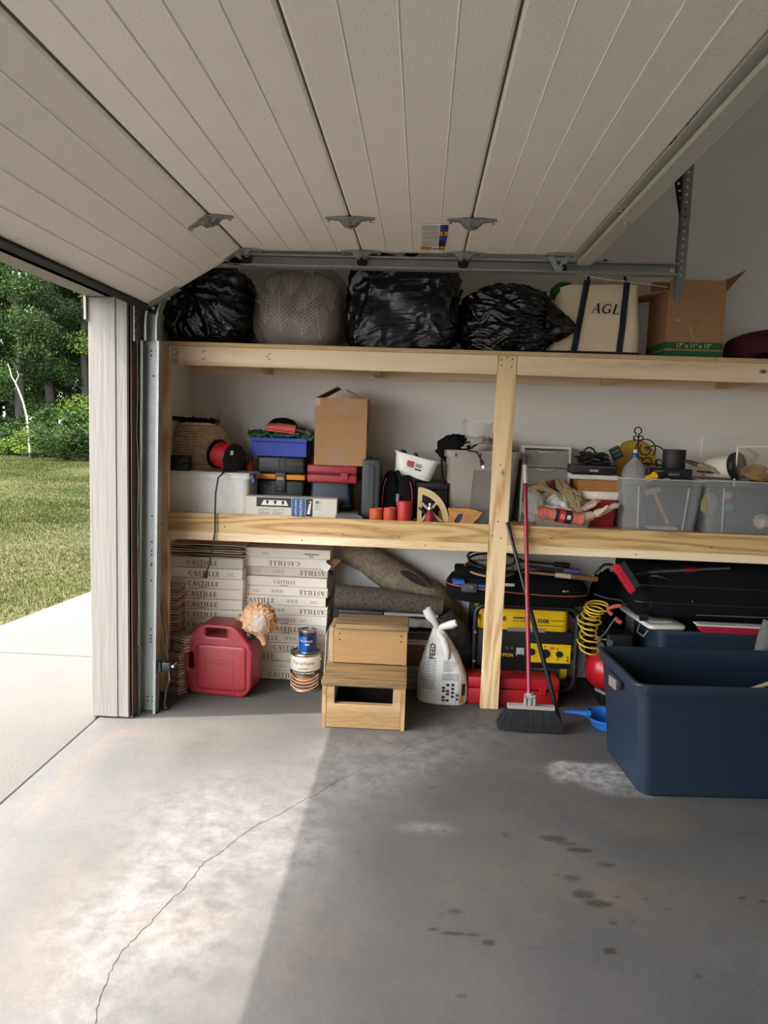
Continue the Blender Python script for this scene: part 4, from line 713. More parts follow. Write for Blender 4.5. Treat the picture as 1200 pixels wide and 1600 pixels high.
onpan2([(-.045, -.008, .052, .076)], mat('sticker_red', (190, 60, 56), .5), 'red_field'); onpan2([(-.0, .034, .037, .045), (-.04, -.004, .046, .051)]+[(.0+.0045*k, .0025+.0045*k, .052, .07) for k in range(7)], mat('print_black', (34, 33, 36), .6), 'barcode')
def tool_in_pan(label, loc, rot, g, m, name):
    return tag(obj(name, g, m, None, loc, rot, 60), label, 'tool')
cp_ = at(640, 709, .26); t2 = thing('garden_shears', 'red and black tool handle sticking out of the white dishpan', 'tool', (cp_[0], .27, cp_[2]-.05), 0, None, (0, -.6, 0)); obj('handle', G().tube([(0, 0, 0), (.0, 0, .03), (.008, 0, .065), (.0, 0, .075)], [.009, .012, .014, .01], 8), bp_, t2, smooth=60); obj('grip', G().tube([(-.01, .006, .02), (-.012, .006, .055), (.0, .006, .083), (.016, .006, .06)], .005, 8), mat('grip_red', (180, 34, 34), .5), t2, smooth=60)
cp_ = at(655, 709, .27); tool_in_pan('dark navy tool handle beside the red and black one in the dishpan', (cp_[0], .28, cp_[2]-.04), (0, -.45, 0), G().tube([(0, 0, 0), (0, 0, .03), (.0, 0, .05)], [.008, .009, .006], 8), mat('navy_grip', (34, 40, 62), .5), 'hand_tool')
# wooden quadrant, red handled tool, wood offcut, hand saw
Y = .06; c = at(651, 813, Y); pw = mat('pale_ply', (206, 178, 128), .65, var=.08); t = thing('wooden_quadrant', 'pale wooden quadrant frame leaning at the shelf edge', 'frame', (c[0]+.001, Y+.03, DM), 0, None, (-.12, 0, 0))
R_ = at(651, 762, Y)[2]-DM; n = 16; out = [(R_*.92*math.sin(PI/2*k/n), R_*math.cos(PI/2*k/n)) for k in range(n+1)]; inn = [(.82*x, .80*z) for x, z in out]; g = G()
for k in range(n): g.prism([out[k], out[k+1], inn[k+1], inn[k]], -.006, .006)
obj('arc', g, pw, t); obj('upright', G().box(0, .022, -.0065, .0065, 0, R_), pw, t); g = G().bar((.02, 0, R_*.02), (R_*.55, 0, R_*.56), .012, .01, (0, 1, 0)); obj('spoke', g, pw, t); obj('fence', G().bar((.012, -.012, R_*.58), (R_*.72, -.012, R_*.02), .012, .014, (0, 1, 0)), mat('brass_pale', (176, 160, 122), .4, .5), t); obj('rule', G().bar((.008, -.012, R_*.4), (R_*.5, -.012, 0.004), .008, .012, (0, 1, 0)), bp_, t)
c = at(671, 813, .045); t = thing('red_handled_tool', 'small dark red ribbed handle with a chrome ferrule standing upright', 'tool', (c[0], .05, DM)); obj('handle', G().lathe([(.024, 0), (.026, .01), (.022, .035), (.014, .058), (.010, .062)], 16), mat('dark_red_plastic', (140, 22, 36), .4, bump=.5, bscale=160), t, smooth=40); obj('ferrule', G().lathe([(.010, .0625), (.015, .068), (.013, .08), (.007, .083), (.009, .092), (.006, .098)], 14), chrome, t, smooth=40)
c = at(696, 808, .09); tag(obj('wood_offcut', G().prism([(-.03, 0), (.026, 0), (.022, .05), (-.028, .054)], -.02, .03), wood('offcut', (176, 116, 58), (140, 84, 36), 'x', 5, False), None, (c[0]-.004, .12, DM)), 'small brown block of wood between the quadrant and the saw handle', 'block')
c = at(700, 813, .05); t = thing('hand_saw', 'hand saw with tan wooden handle and blue inside the grip', 'saw', (c[0], .07, DM)); k = .00305; oak = wood('saw_handle_wood', (206, 150, 86), (174, 116, 56), 'x', 5, False)
O_ = [(0, 0), (2, 14), (-1, 24), (6, 25), (18, 24), (30, 25), (46, 22), (54, 19), (50, 12), (44, 6), (40, 0)]; I_ = [(10, 4), (16, 15), (23, 16.5), (24, 11), (19, 2), (12, 1)]
def sawp(P): return [(x*k, z*k) for x, z in P]
bm = bmesh.new(); vo = [bm.verts.new((x, 0, z)) for x, z in sawp(O_)]; vi = [bm.verts.new((x, 0, z)) for x, z in sawp(I_)]
es = [bm.edges.new((vo[i], vo[(i+1) % len(vo)])) for i in range(len(vo))]+[bm.edges.new((vi[i], vi[(i+1) % len(vi)])) for i in range(len(vi))]
bmesh.ops.triangle_fill(bm, edges=es, use_beauty=True); r_ = bmesh.ops.extrude_face_region(bm, geom=bm.faces[:]); bmesh.ops.translate(bm, verts=[v for v in r_['geom'] if isinstance(v, bmesh.types.BMVert)], vec=(0, .022, 0)); bmesh.ops.recalc_face_normals(bm, faces=bm.faces)
me = bpy.data.meshes.new('handle'); bm.to_mesh(me); bm.free(); me.materials.append(oak); o = obj('handle', me, None, t)
obj('grip_lining', G().prism(sawp([(12, 1.5), (17, 14), (22, 15.5), (23, 11), (19, 3)]), .012, .02), mat('blue_paint', (44, 62, 130), .5), t); obj('blade', G().prism(sawp([(38, 0), (90, 0), (90, 16), (48, 20)]), .0225, .0245), mat('saw_steel', (108, 104, 98), .4, .6), t); obj('rivet', G().cyl((30*k, -.002, 9*k), (30*k, 0, 9*k), .006, 12).cyl((43*k, -.002, 16*k), (43*k, 0, 16*k), .006, 12), chrome, t)
# grey trash can half behind the post
gt_ = mat('grey_bin_plastic', (150, 142, 132), .5, var=.04); x0 = at(694, 715, .2)[0]; x1 = at(818, 715, .2)[0]; H_ = at(740, 704, .2)[2]-DM; wD = x1-x0; t = thing('trash_can', 'tall grey plastic trash can half hidden behind the middle post', 'trash can', ((x0+x1)/2, .35, DM)); d_ = .30
obj('body', tub(wD-.02, d_-.02, H_, .04, .86, .004, .010, .035), gt_, t, smooth=40); yv = lambda z: -(d_-.02)/2*(.86+.14*z/H_)-.001
g = G(); xl, xr_ = -.06, wD*.36; zt2 = H_*.72; P_ = [(xl, .0), (xr_, .0), (xr_, zt2), (xl+.012, zt2)]; g.add([(x, yv(z)-.001, z+.004) for x, z in P_], [(0, 1, 2, 3)]); obj('recess_panel', g, mat('grey_bin_recess_shade', (124, 117, 108), .6), t)  # recess drawn as a flat panel, its shade put into a darker grey
g = G()
for a, b_ in zip(P_, P_[1:]+P_[:1]): g.bar((a[0], yv(a[1])-.001, a[1]+.004), (b_[0], yv(b_[1])-.001, b_[1]+.004), .006, .005, (0, 1, 0))
obj('recess_edge', g, gt_, t); obj('notch', G().box(-wD*.36, -wD*.36+.006, -d_/2-.002, -d_/2+.004, H_-.034, H_-.016).box(-wD*.05, -wD*.05+.006, -d_/2-.002, -d_/2+.004, H_-.034, H_-.016), bp_, t)
TH = DM+H_; c = at(712, 695, .3); tag(obj('black_plastic_sack', G().blob((c[0]+.01, .31, TH-.0), (.10, .09, .075), wrinkle((0, 0, 1), .2, 2, 3), 40, 24), bc, smooth=180), 'black sack bulging from the corner of the grey trash can', 'bag')
c = at(750, 698, .28); tag(obj('grey_cloth', G().blob((c[0], .33, TH+.005), (.15, .12, .06), wrinkle((.3, -.5, 1), .25, 2.2, 6), 54, 30), mat('grey_cloth_m', (150, 142, 130), .9, bump=.2, bscale=150), smooth=180), 'crumpled light grey cloth heaped in the grey trash can', 'cloth')
c = at(746, 675, .26); tag(obj('clear_plastic_bag', G().sheet(lambda u, v: (c[0]+(.045+.02*v)*math.cos(2*PI*u)*(1+.25*ridge((u*6, v*2, 1))), .28+(.03+.02*(1-v))*math.sin(2*PI*u)*(1+.3*ridge((u*5, v*2, 4))), TH+.03+.115*v+.012*math.sin(u*19)*v), 48, 12), mat('clear_bag_m', (206, 200, 192), .25, alpha=.34, bump=.6, bscale=30), smooth=180), 'crumpled clear plastic bag on top of the grey cloth', 'bag')
t = thing('power_cord', 'black power cord with plug looping over the trash can rim', 'cord', (at(745, 702, .19)[0], .2, TH)); o0 = np.array(t.location); cp = lambda x, y, Y: tuple(at(x, y, Y)-o0)
obj('cable', G().tube([cp(775, 694, .26), cp(758, 692, .24), cp(742, 696, .22), cp(730, 704, .2), cp(736, 705, .185), cp(745, 706, .175), cp(749, 713, .17), cp(752, 720, .165)], .0045, 8).tube([cp(728, 705, .24), cp(735, 696, .25), cp(748, 700, .25), cp(765, 696, .25), cp(776, 700, .25)], .0045, 8), bp_, t, smooth=60); pl = obj('plug', G().tube([cp(751, 718, .166), cp(753, 723, .162), cp(754, 727, .16)], [.006, .011, .009], 8), bp_, t, smooth=40); obj('pin', G().tube([cp(753.5, 727, .16), cp(754, 732, .158)], .002, 6).tube([cp(755.5, 727, .16), cp(756, 732, .158)], .002, 6), chrome, pl)
tag(obj('black_strap', G().tube([at(693, 700, .22), at(690, 720, .185), at(692, 745, .19), at(695, 758, .19)], [.005]*4, 6), bc, smooth=60), 'thin black strap hanging beside the grey trash can', 'strap')
# ---------------------------------------------------------------- middle shelf, second bay
xc, w, zb, h = dims(816, 892, 698, 770, .24); H_ = at(855, 697, .24)[2]-DM; t = thing('drawer_tower', 'clear plastic drawer unit with white frame behind the rag tray', 'drawer unit', (xc, .385, DM)); wf = mat('white_frame_plastic', (212, 208, 200), .4); dcl = mat('clear_drawer', (170, 166, 158), .25, alpha=.45); d_ = .25
obj('frame', G().box(-w/2, w/2, -d_/2, d_/2, H_-.014, H_, .002).box(-w/2, -w/2+.01, -d_/2, d_/2, 0, H_-.014).box(w/2-.01, w/2, -d_/2, d_/2, 0, H_-.014).box(-w/2+.01, w/2-.01, d_/2-.006, d_/2, 0, H_-.014).box(-w/2+.01, w/2-.01, -d_/2+.02, d_/2-.006, 0, .01), wf, t)
for k in range(4):
    z0 = .012+(H_-.03)*k/4; z1 = .012+(H_-.03)*(k+1)/4-.004; o = obj('drawer', G().box(-w/2+.012, w/2-.012, -d_/2-.004, -d_/2+.001, z0, z1).box(-w/2+.012, -w/2+.016, -d_/2+.001, d_/2-.01, z0, z1-.02).box(w/2-.016, w/2-.012, -d_/2+.001, d_/2-.01, z0, z1-.02).box(-w/2+.016, w/2-.016, -d_/2+.001, d_/2-.01, z0, z0+.003), dcl, t)
    obj('handle', G().tube([(-.045, -d_/2-.005, z1-.002), (-.03, -d_/2-.014, z1-.009), (.03, -d_/2-.014, z1-.009), (.045, -d_/2-.005, z1-.002)], .004, 6), mat('clear_drawer_edge', (206, 202, 194), .3, alpha=.8), o, smooth=60)
# clear tray with rags
xc, w, zb, h = dims(836, 926, 803, 827, .045); t = thing('clear_tray', 'shallow clear plastic tray full of rags at the shelf edge', 'tray', (xc, .15, DM)); trayh = .062; obj('tub', tub(w, .19, trayh, .02, .92, .003, .004, .008), mat('clear_tray_plastic', (186, 182, 174), .2, alpha=.32), t, smooth=40)
tan = mat('tan_rag', (170, 146, 112), .95, bump=.2, bscale=150); olive = mat('olive_rag', (140, 124, 88), .95, bump=.2, bscale=150); whr = mat('white_rag', (208, 204, 196), .95, bump=.2, bscale=150)
def rag(name, label, quad, m, seed, amp=.014, n=26, cat='cloth'):
    """crumpled cloth spanned over four corner points with a drooping thickness"""
    A, B, C_, D = [Vector(q) for q in quad]
    def fn(u, v):
        p = A*(1-u)*(1-v)+B*u*(1-v)+C_*u*v+D*(1-u)*v; nrm = (B-A).cross(D-A).normalized()
        return tuple(p+nrm*(amp*(ridge((u*3.2+seed, v*2.2, seed))+.6*mnoise.noise(Vector((u*5+seed, v*5, seed))))+.02*math.sin(PI*u)*math.sin(PI*v)))
    return tag(obj(name, G().sheet(fn, n, n, (0, .006, -.008)), m, smooth=180), label, cat)
rag('white_rag', 'white cotton rag bunched in the clear tray behind the pink roll', [at(*q) for q in ((828, 806, .10), (905, 812, .1), (888, 772, .2), (838, 776, .2))], whr, 3, .03, 40)
tag(obj('white_shirt', G().blob((at(836, 792, .12)[0], .13, at(836, 792, .12)[2]), (.055, .05, .075), wrinkle((.4, -.5, .6), .25, 2, 9), 44, 26), mat('grey_white_rag', (186, 180, 172), .95, bump=.2, bscale=150), smooth=180), 'rounded wad of off-white cloth behind the red broom pole', 'cloth')
rag('tan_rag', 'tan cloth folded to a pointed peak before the drawer tower', [at(*q) for q in ((822, 778, .17), (882, 796, .16), (850, 752, .24), (826, 762, .24))], tan, 5, .012)
rag('tan_rag', 'tan cloth strip sloping down from the peak to the tray', [at(*q) for q in ((846, 754, .20), (840, 766, .19), (906, 804, .15), (912, 792, .16))], tan, 8, .010)
rag('olive_rag', 'olive brown folded cloth sloping down towards the red cooler', [at(*q) for q in ((866, 752, .2), (890, 800, .13), (914, 782, .13), (872, 748, .22))], olive, 6, .012); rag('olive_rag', 'olive brown cloth edge lying against the red cooler', [at(*q) for q in ((872, 755, .18), (894, 798, .12), (913, 792, .12), (909, 770, .15))], olive, 12, .014)
rag('red_rag', 'bit of dark red cloth tucked behind the olive cloth', [at(*q) for q in ((853, 760, .21), (866, 758, .21), (866, 749, .22), (857, 752, .22))], mat('red_rag_m', (134, 30, 34), .95), 2, .004, 10); rag('red_rag', 'faded red cloth peeping out above the white rag', [at(*q) for q in ((830, 776, .15), (846, 778, .15), (850, 768, .18), (832, 768, .18))], mat('faded_red_rag', (160, 74, 70), .95), 4, .006, 10)
pk = mat('pink_towel', (206, 112, 96), .95, var=.1, bump=.8, bscale=90); a, b_ = at(842, 800, .07), at(910, 812, .07); ax_ = Vector(b_)-Vector(a); t = thing('towel_roll', 'rolled salmon pink towels in a black and red paper band', 'towel', tuple(a), 0, None, (0, math.atan2(-ax_.z, ax_.x), 0)); L_ = ax_.length
obj('towel', G().tube([(L_*k/10, 0, 0) for k in range(11)], [.031+.002*math.sin(k*2) for k in range(11)], 24), pk, t, smooth=60); obj('spiral_edge', G().tube([(-.002, .026*(1-k/60)*math.cos(k*.42), .026*(1-k/60)*math.sin(k*.42)) for k in range(56)], .003, 5), pk, t, smooth=60)
obj('paper_band', G().tube([(L_*.36, 0, 0), (L_*.74, 0, 0)], .0335, 24), mat('print_black', (34, 33, 36), .6), t, smooth=40); obj('red_band', G().tube([(L_*.44, 0, 0), (L_*.58, 0, 0)], .0338, 24), mat('band_red', (196, 36, 44), .5), t, smooth=40); obj('print', G().box(L_*.48, L_*.5, -.0345, -.034, -.01, .012).box(L_*.53, L_*.55, -.0345, -.034, -.012, .01).box(L_*.62, L_*.7, -.0345, -.034, -.008, .012), mat('print_pale', (200, 190, 180), .6), t)
# cooler and what is stacked on it
xc, w, zb, h = dims(902, 967, 768, 826, .14); CT = at(935, 768, .15)[2]; t = thing('cooler', 'small red cooler with white lid under the brown box', 'cooler', (xc, .255, DM)); H_ = CT-DM; d_ = .2; obj('body', G().loft([[(x, y, z) for x, y in ring(w*k, d_*k, .02)] for z, k in ((0, .9), (H_*.76, .99))]), mat('cooler_red', (150, 24, 34), .45), t, smooth=40)
li = obj('lid', G().rbox(-w/2, w/2, -d_/2-.003, d_/2+.003, H_*.77, H_, .006), mat('cooler_white', (214, 208, 196), .5), t, smooth=40); obj('lid_recess', G().rbox(-w*.05, w*.45, -d_/2-.006, -d_/2-.003, H_*.82, H_*.96, .001), mat('cooler_white', (214, 208, 196), .5), li)
B1 = at(935, 750, .16)[2]; tag(obj('flat_brown_box', G().box(-w/2+.002, w/2, -.1, .1, .0, B1-CT, .003), mat('brown_card', (160, 108, 58), .85), None, (xc, .265, CT)), 'flat brown cardboard box between the cooler and the white binder', 'box')
B2_ = at(930, 742, .16)[2]; xc2, w2, _, _ = dims(894, 966, 742, 750, .15); t = thing('white_binder', 'thin white binder lying on the flat brown box', 'binder', (xc2, .262, B1)); hb = B2_-B1; obj('cover', G().box(-w2/2, w2/2, -.105, .1, 0, .003).box(-w2/2, w2/2, -.105, .1, hb-.003, hb).cyl((-w2/2, -.105, hb/2), (w2/2, -.105, hb/2), hb/2, 12), mat('white_binder_m', (212, 208, 200), .45), t, smooth=40); obj('pages', G().box(-w2/2+.01, w2/2-.01, -.09, .095, .0035, hb-.0035), paper, t); obj('ring', G().cyl((w2/2, -.105, hb/2), (w2/2+.002, -.105, hb/2), hb*.25, 10), bp_, t)
B3 = at(930, 727, .17)[2]; xc3, w3, _, _ = dims(893, 966, 727, 742, .15); t = thing('disc_player', 'black flat electronic box with a small label under the cable heap', 'player', (xc3, .27, B2_)); hb = B3-B2_; obj('case', G().rbox(-w3/2, w3/2, -.1, .1, .004, hb, .004), bp_, t, smooth=40); obj('foot', G().box(-w3/2+.01, -w3/2+.03, -.09, -.07, 0, .004).box(w3/2-.03, w3/2-.01, -.09, -.07, 0, .004).box(-.01, .01, .06, .08, 0, .004), bp_, t); obj('label', G().box(-.02, .022, -.1012, -.1002, hb*.3, hb*.55), mat('label_tan', (168, 158, 124), .5), t); obj('trim', G().box(-w3/2+.004, w3/2-.004, -.102, -.1002, hb*.78, hb*.84), mat('grey_metal', (120, 120, 122), .35, .8), t)
rr = random.Random(9); P_ = []
for k in range(110): P_.append((xc3+.012+rr.uniform(-.10, .09)*(1-.3*k/110), .25+rr.uniform(-.07, .07), B3+.007+(.055*(k/110)*(1-.3*rr.random()))))
sm = [P_[0]]
for a, b_ in zip(P_[:-1], P_[1:]): sm += [tuple((Vector(a)*(3-j)+Vector(b_)*j)/3+Vector((0, 0, .006*math.sin(j*2)))) for j in (1, 2, 3)]
tag(obj('cable_heap', G().tube(sm, .0045, 6).tube([(xc3-.01+.028*math.cos(a), .25, B3+.055+.03*math.sin(a)) for a in [PI*(-.1+1.1*k/12) for k in range(13)]], .0045, 6), bp_, smooth=60), 'tangled heap of black cables on the black player', 'cable')
c = at(966, 709, .36); t = thing('green_sign', 'small dark green sign with pale script tilted against the yellow board', 'sign', (c[0], .40, c[2]), 0, None, (0, -.5, 0)); obj('board', G().box(-.028, .028, -.004, .004, -.036, .036, .001), mat('sign_green', (26, 62, 40), .6), t); obj('edge', G().box(-.026, .026, -.0052, -.0042, -.034, -.031).box(-.026, .026, -.0052, -.0042, .031, .034), mat('sign_script', (150, 156, 130), .7), t)
g = G()
for zz, s in ((.012, 0), (-.012, 1.6)): g.tube([(-.02+.04*k/18, -.0052, zz+.006*math.sin(k*1.15+s)) for k in range(19)], .0012, 4)
obj('script', g, MATS['sign_script'], t)
# yellow shaped board
yl = mat('yellow_board', (186, 148, 48), .6, var=.08); Y = .44; t0 = at(998, 700, Y); X0, X1 = at(966, 730, Y)[0], at(1030, 730, Y)[0]; zt2 = at(998, 688, Y)[2]-DM; zs_ = at(972, 702, Y)[2]-DM; wB = X1-X0; t = thing('yellow_board', 'mustard yellow board with a rounded scalloped top leaning by the wall', 'board', (X0, Y+.06, DM), 0, None, (-.10, 0, 0)); pr = [(0, 0), (wB, 0), (wB, zs_*.93), (wB*.97, zs_), (wB*.88, zs_+.008)]+[(wB*(.5+.36*math.cos(a)), zs_+.012+(zt2-zs_-.012)*math.sin(a)) for a in [PI*k/12 for k in range(13)]]+[(wB*.12, zs_+.008), (wB*.03, zs_), (0, zs_*.93)]
obj('panel', G().prism(pr, -.008, .008), yl, t); obj('edge_band', G().tube([(x, -.009, z) for x, z in pr[2:-1]], .003, 5), mat('yellow_edge', (150, 112, 36), .6), t)
# wrought iron scroll trivets
iron = mat('wrought_iron', (30, 26, 24), .55, .4); Y = .40; t = thing('iron_scroll_stand', 'black wrought iron stand of curling scrolls before the yellow board', 'stand', (at(1000, 720, Y)[0], Y, DM)); o0 = np.array(t.location)
def ipt(x, y, dy=0): p = at(x, y, Y)-o0; return (p[0], p[1]+dy, p[2])
def scroll(cx, cy, r0, r1, a0, a1, n=26, dy=0): return [ipt(cx+(r0+(r1-r0)*k/n)*math.cos(math.radians(a0+(a1-a0)*k/n)), cy-(r0+(r1-r0)*k/n)*math.sin(math.radians(a0+(a1-a0)*k/n)), dy) for k in range(n+1)]
for i, P_ in enumerate((scroll(997, 673, 5.5, 5.5, -90, 250, 20), scroll(993, 685, 2, 5, 300, -60, 18), scroll(1002, 685, 2, 5, 240, 600, 18), scroll(1009, 702, 16, 15, 200, -40, 26), scroll(1009, 703, 3, 11, 500, 130, 30, -.006), scroll(1024, 712, 16, 15, 150, -30, 24, .006), scroll(1000, 720, 4, 9, 0, 300, 18), scroll(1012, 722, 3, 8, 180, 520, 20, -.006), scroll(1030, 722, 3, 7, 10, 380, 20, .006))): obj('scroll', G().tube(P_, .0034, 6), iron, t, smooth=60)
obj('upright', G().tube([ipt(998, 679), ipt(997, 700), ipt(996, 730), (ipt(996, 730)[0], 0, .002)], .0036, 6).tube([ipt(1026, 720), ipt(1026, 740), (ipt(1026, 740)[0], 0.03, .002)], .0036, 6).tube([ipt(985, 728), ipt(1010, 724), ipt(1038, 728)], .0036, 6), iron, t, smooth=60)
# work gloves lying over the tray end against the cooler
gl_ = mat('glove_suede', (190, 168, 140), .95, bump=.3, bscale=160); grd = mat('glove_red', (168, 40, 44), .9)
def glove(label, px, Y, rot, sc=1.):
    p = at(*px, Y); t = thing('work_glove', label, 'glove', tuple(p), 0, None, rot); t.scale = (sc, sc, sc)
    bm = bmesh.new(); V = [bm.verts.new(q) for q in ((0, 0, 0), (.04, 0, .006), (.075, 0, .008))]; E_ = [bm.edges.new((V[0], V[1])), bm.edges.new((V[1], V[2]))]; R_ = [.030, .034, .030]
    for y, L_, up in ((-.024, .06, .012), (-.008, .072, .02), (.008, .068, .012), (.023, .052, .004)):
        a = bm.verts.new((.085, y, .008)); b_ = bm.verts.new((.085+L_*.55, y*1.25, .008+up)); c_ = bm.verts.new((.085+L_, y*1.35, .006+up*.6)); bm.edges.new((V[2], a)); bm.edges.new((a, b_)); bm.edges.new((b_, c_)); R_ += [.0115, .0105, .0085]
    a = bm.verts.new((.045, -.036, .014)); b_ = bm.verts.new((.07, -.058, .03)); c_ = bm.verts.new((.085, -.064, .042)); bm.edges.new((V[1], a)); bm.edges.new((a, b_)); bm.edges.new((b_, c_)); R_ += [.014, .012, .010]
    me = bpy.data.meshes.new('hand_part'); bm.to_mesh(me); bm.free(); me.materials.append(gl_); o = obj('hand_part', me, None, t); sk_ = o.modifiers.new('skin', 'SKIN')
    for i, r_ in enumerate(R_): me.skin_vertices[0].data[i].radius = (r_, r_*(.7 if i < 3 else 1)); me.skin_vertices[0].data[i].use_root = (i == 0)
    sb = o.modifiers.new('smooth', 'SUBSURF'); sb.levels = 1; sb.render_levels = 1
    obj('cuff', G().loft([[(x, r_*math.cos(a)*1.1, r_*math.sin(a)*.75+.002) for a in [2*PI*k/20 for k in range(20)]] for x, r_ in ((.005, .030), (-.03, .036), (-.062, .042), (-.0615, .038), (-.02, .030))], True, True), gl_, t, smooth=60)
    obj('cuff_binding', G().tube([(-.0625, .044*math.cos(2*PI*k/24), .031*math.sin(2*PI*k/24)+.002) for k in range(24)], .004, 6, True), grd, t, smooth=60)
glove('tan suede work glove with red cuff edge reaching up against the red cooler', (925, 806), .085, (0, -.32, .0), .9)
glove('tan suede work glove with red cuff lying behind the other glove', (905, 796), .125, (.3, -.35, .5), .8)
# clear storage bins
clr = mat('clear_bin_plastic', (172, 174, 176), .25, alpha=.30, spec=.5); edgep = mat('clear_bin_edge', (205, 204, 200), .3, alpha=.55)
def clearbin(label, x0, x1, ytop, Y, d_):
    xc, w, zb, h = dims(x0, x1, ytop, 830, Y); H_ = at((x0+x1)/2, ytop, Y)[2]-DM; t = thing('clear_bin', label, 'bin', (xc, Y+d_/2, DM)); obj('tub', tub(w-.02, d_-.02, H_, .025, .87, .003, .010, .026), clr, t, smooth=40); obj('rim', G().tube([(x, y, H_+.001) for x, y in ring(w, d_, .03, 5)], .0035, 6, True), edgep, t, smooth=60)
    g = G(); wk = (w-.02)/2
    for sx_ in (-.6, .62): g.bar((wk*sx_*.9, -(d_-.02)/2*.875-.0025, .012), (wk*sx_, -(d_-.02)/2*.985-.0025, H_-.035), .006, .003, (0, 1, 0))
    obj('rib', g, edgep, t); return t, xc, w, H_
t1, X1c, W1, H1 = clearbin('clear storage bin with a wooden mallet inside under the water jug', 968, 1104, 750, .05, .31)
t2, X2c, W2_, H2 = clearbin('clear storage bin with dark clutter and blue object inside at the picture edge', 1098, 1250, 754, .05, .31)
c = at(1030, 800, .12); t = thing('wooden_mallet', 'wooden mallet leaning inside the clear bin below the yellow spout', 'mallet', (c[0], .13, DM+.012)); lw = mat('mallet_wood', (190, 146, 88), .6)
a_, b_ = at(1021, 768, .1)-np.array(t.location), at(1044, 818, .1)-np.array(t.location); obj('handle', G().tube([tuple(a_), tuple(b_*.5+a_*.5), tuple(b_)], [.008, .009, .008], 10), lw, t, smooth=60); obj('head', G().tube([(a_[0]-.035, a_[1], a_[2]-.008), (a_[0]+.028, a_[1], a_[2]+.01)], .014, 14), lw, t, smooth=40)
tag(obj('folded_paper', G().box(X1c-.03, X1c+.10, .12, .21, DM+.006, DM+.018), paper), 'pale folded paper on the bottom of the bin with the mallet', 'paper')
tag(obj('blue_grey_cloth', G().box(X1c-.1, X1c+W1*.36, .22, .31, DM+.006, DM+H1*.75, .01), mat('slate_cloth', (70, 78, 90), .9)), 'slate blue folded cloth at the back of the bin with the mallet', 'cloth')
tag(obj('tan_carton', G().box(X1c-W1*.38, X1c-W1*.18, .15, .3, DM+.006, DM+H1*.7, .003), mat('dull_tan_card', (132, 112, 90), .9)), 'dull tan carton inside the bin below the water jug', 'box')
# jug with blue cap
c = at(992, 750, .19); t = thing('water_jug', 'clear round plastic water jug with blue and white cap in the bin', 'jug', (c[0]-.001, .21, DM+H1*.42)); zt2 = at(993, 715, .19)[2]-t.location.z; r = .068; jm = mat('clear_jug_plastic', (196, 198, 200), .15, alpha=.38)
obj('body', G().lathe([(r*.8, 0), (r, .02), (r*.97, zt2*.35), (r*1.0, zt2*.45), (r*.97, zt2*.55), (r*.98, zt2*.62), (r*.8, zt2*.78), (r*.38, zt2*.93), (r*.22, zt2*.97), (r*.2, zt2)], 28), jm, t, smooth=50); cp2 = obj('cap', G().lathe([(.018, zt2), (.018, zt2+.016), (.013, zt2+.021)], 18), mat('cap_blue', (40, 62, 150), .4), t, smooth=40); obj('spout', G().lathe([(.009, zt2+.0212), (.010, zt2+.036), (.006, zt2+.04)], 14), wp, cp2, smooth=40); obj('ridge', G().tube([(r*1.0*math.cos(2*PI*k/28), r*math.sin(2*PI*k/28), zt2*.62) for k in range(28)], .003, 6, True), jm, t, smooth=60)
# black appliance box and cylinder
xc, w, zb, h = dims(1016, 1086, 733, 752, .13); zt2 = at(1050, 733, .13)[2]; t = thing('appliance_box', 'black box reading Cuisinart standing in the bin with the mallet', 'box', (xc, .235, DM+.02)); hb = zt2-DM-.02; obj('body', G().box(-w/2, w/2, -.07, .07, 0, hb, .003), mat('box_black_gloss', (24, 24, 26), .35), t); text('Cuisinart', .024, mat('print_silver', (176, 172, 164), .5), t, (-.0, -.0715, hb-.026)); obj('print', G().box(-.03, .0, -.0712, -.0702, hb-.052, hb-.047).box(-.075, -.03, -.0712, -.0702, hb-.014, hb-.011), MATS['print_silver'], t)
xc, w, zb, h = dims(1042, 1078, 702, 733, .17); tag(obj('black_cylinder', G().lathe([(w*.47, 0), (w*.49, .004), (w*.5, at(1060, 703, .17)[2]-zt2-.004), (w*.48, at(1060, 703, .17)[2]-zt2)], 32), mat('matte_black', (30, 30, 31), .6), None, (xc, .235, zt2+.0005), smooth=40), 'matte black cylinder speaker standing on the black appliance box', 'speaker')
c = at(1020, 746, .085); t = thing('yellow_nozzle', 'yellow plastic nozzle with black grip lying over the bin rim', 'nozzle', (c[0], .085, c[2]+.002), 0, None, (0, -.2, 0)); ylp = mat('yellow_plastic', (232, 178, 30), .45); obj('head', G().cyl((-.035, 0, 0), (-.012, 0, 0), .012, 14).cyl((-.0119, 0, 0), (.02, 0, .004), .015, 14).box(-.03, -.01, -.008, .008, -.018, -.011).box(-.002, .012, -.01, .01, .014, .024), ylp, t, smooth=40); obj('grip', G().cyl((.0202, 0, .004), (.07, 0, .008), .014, 12), bp_, t, smooth=40)
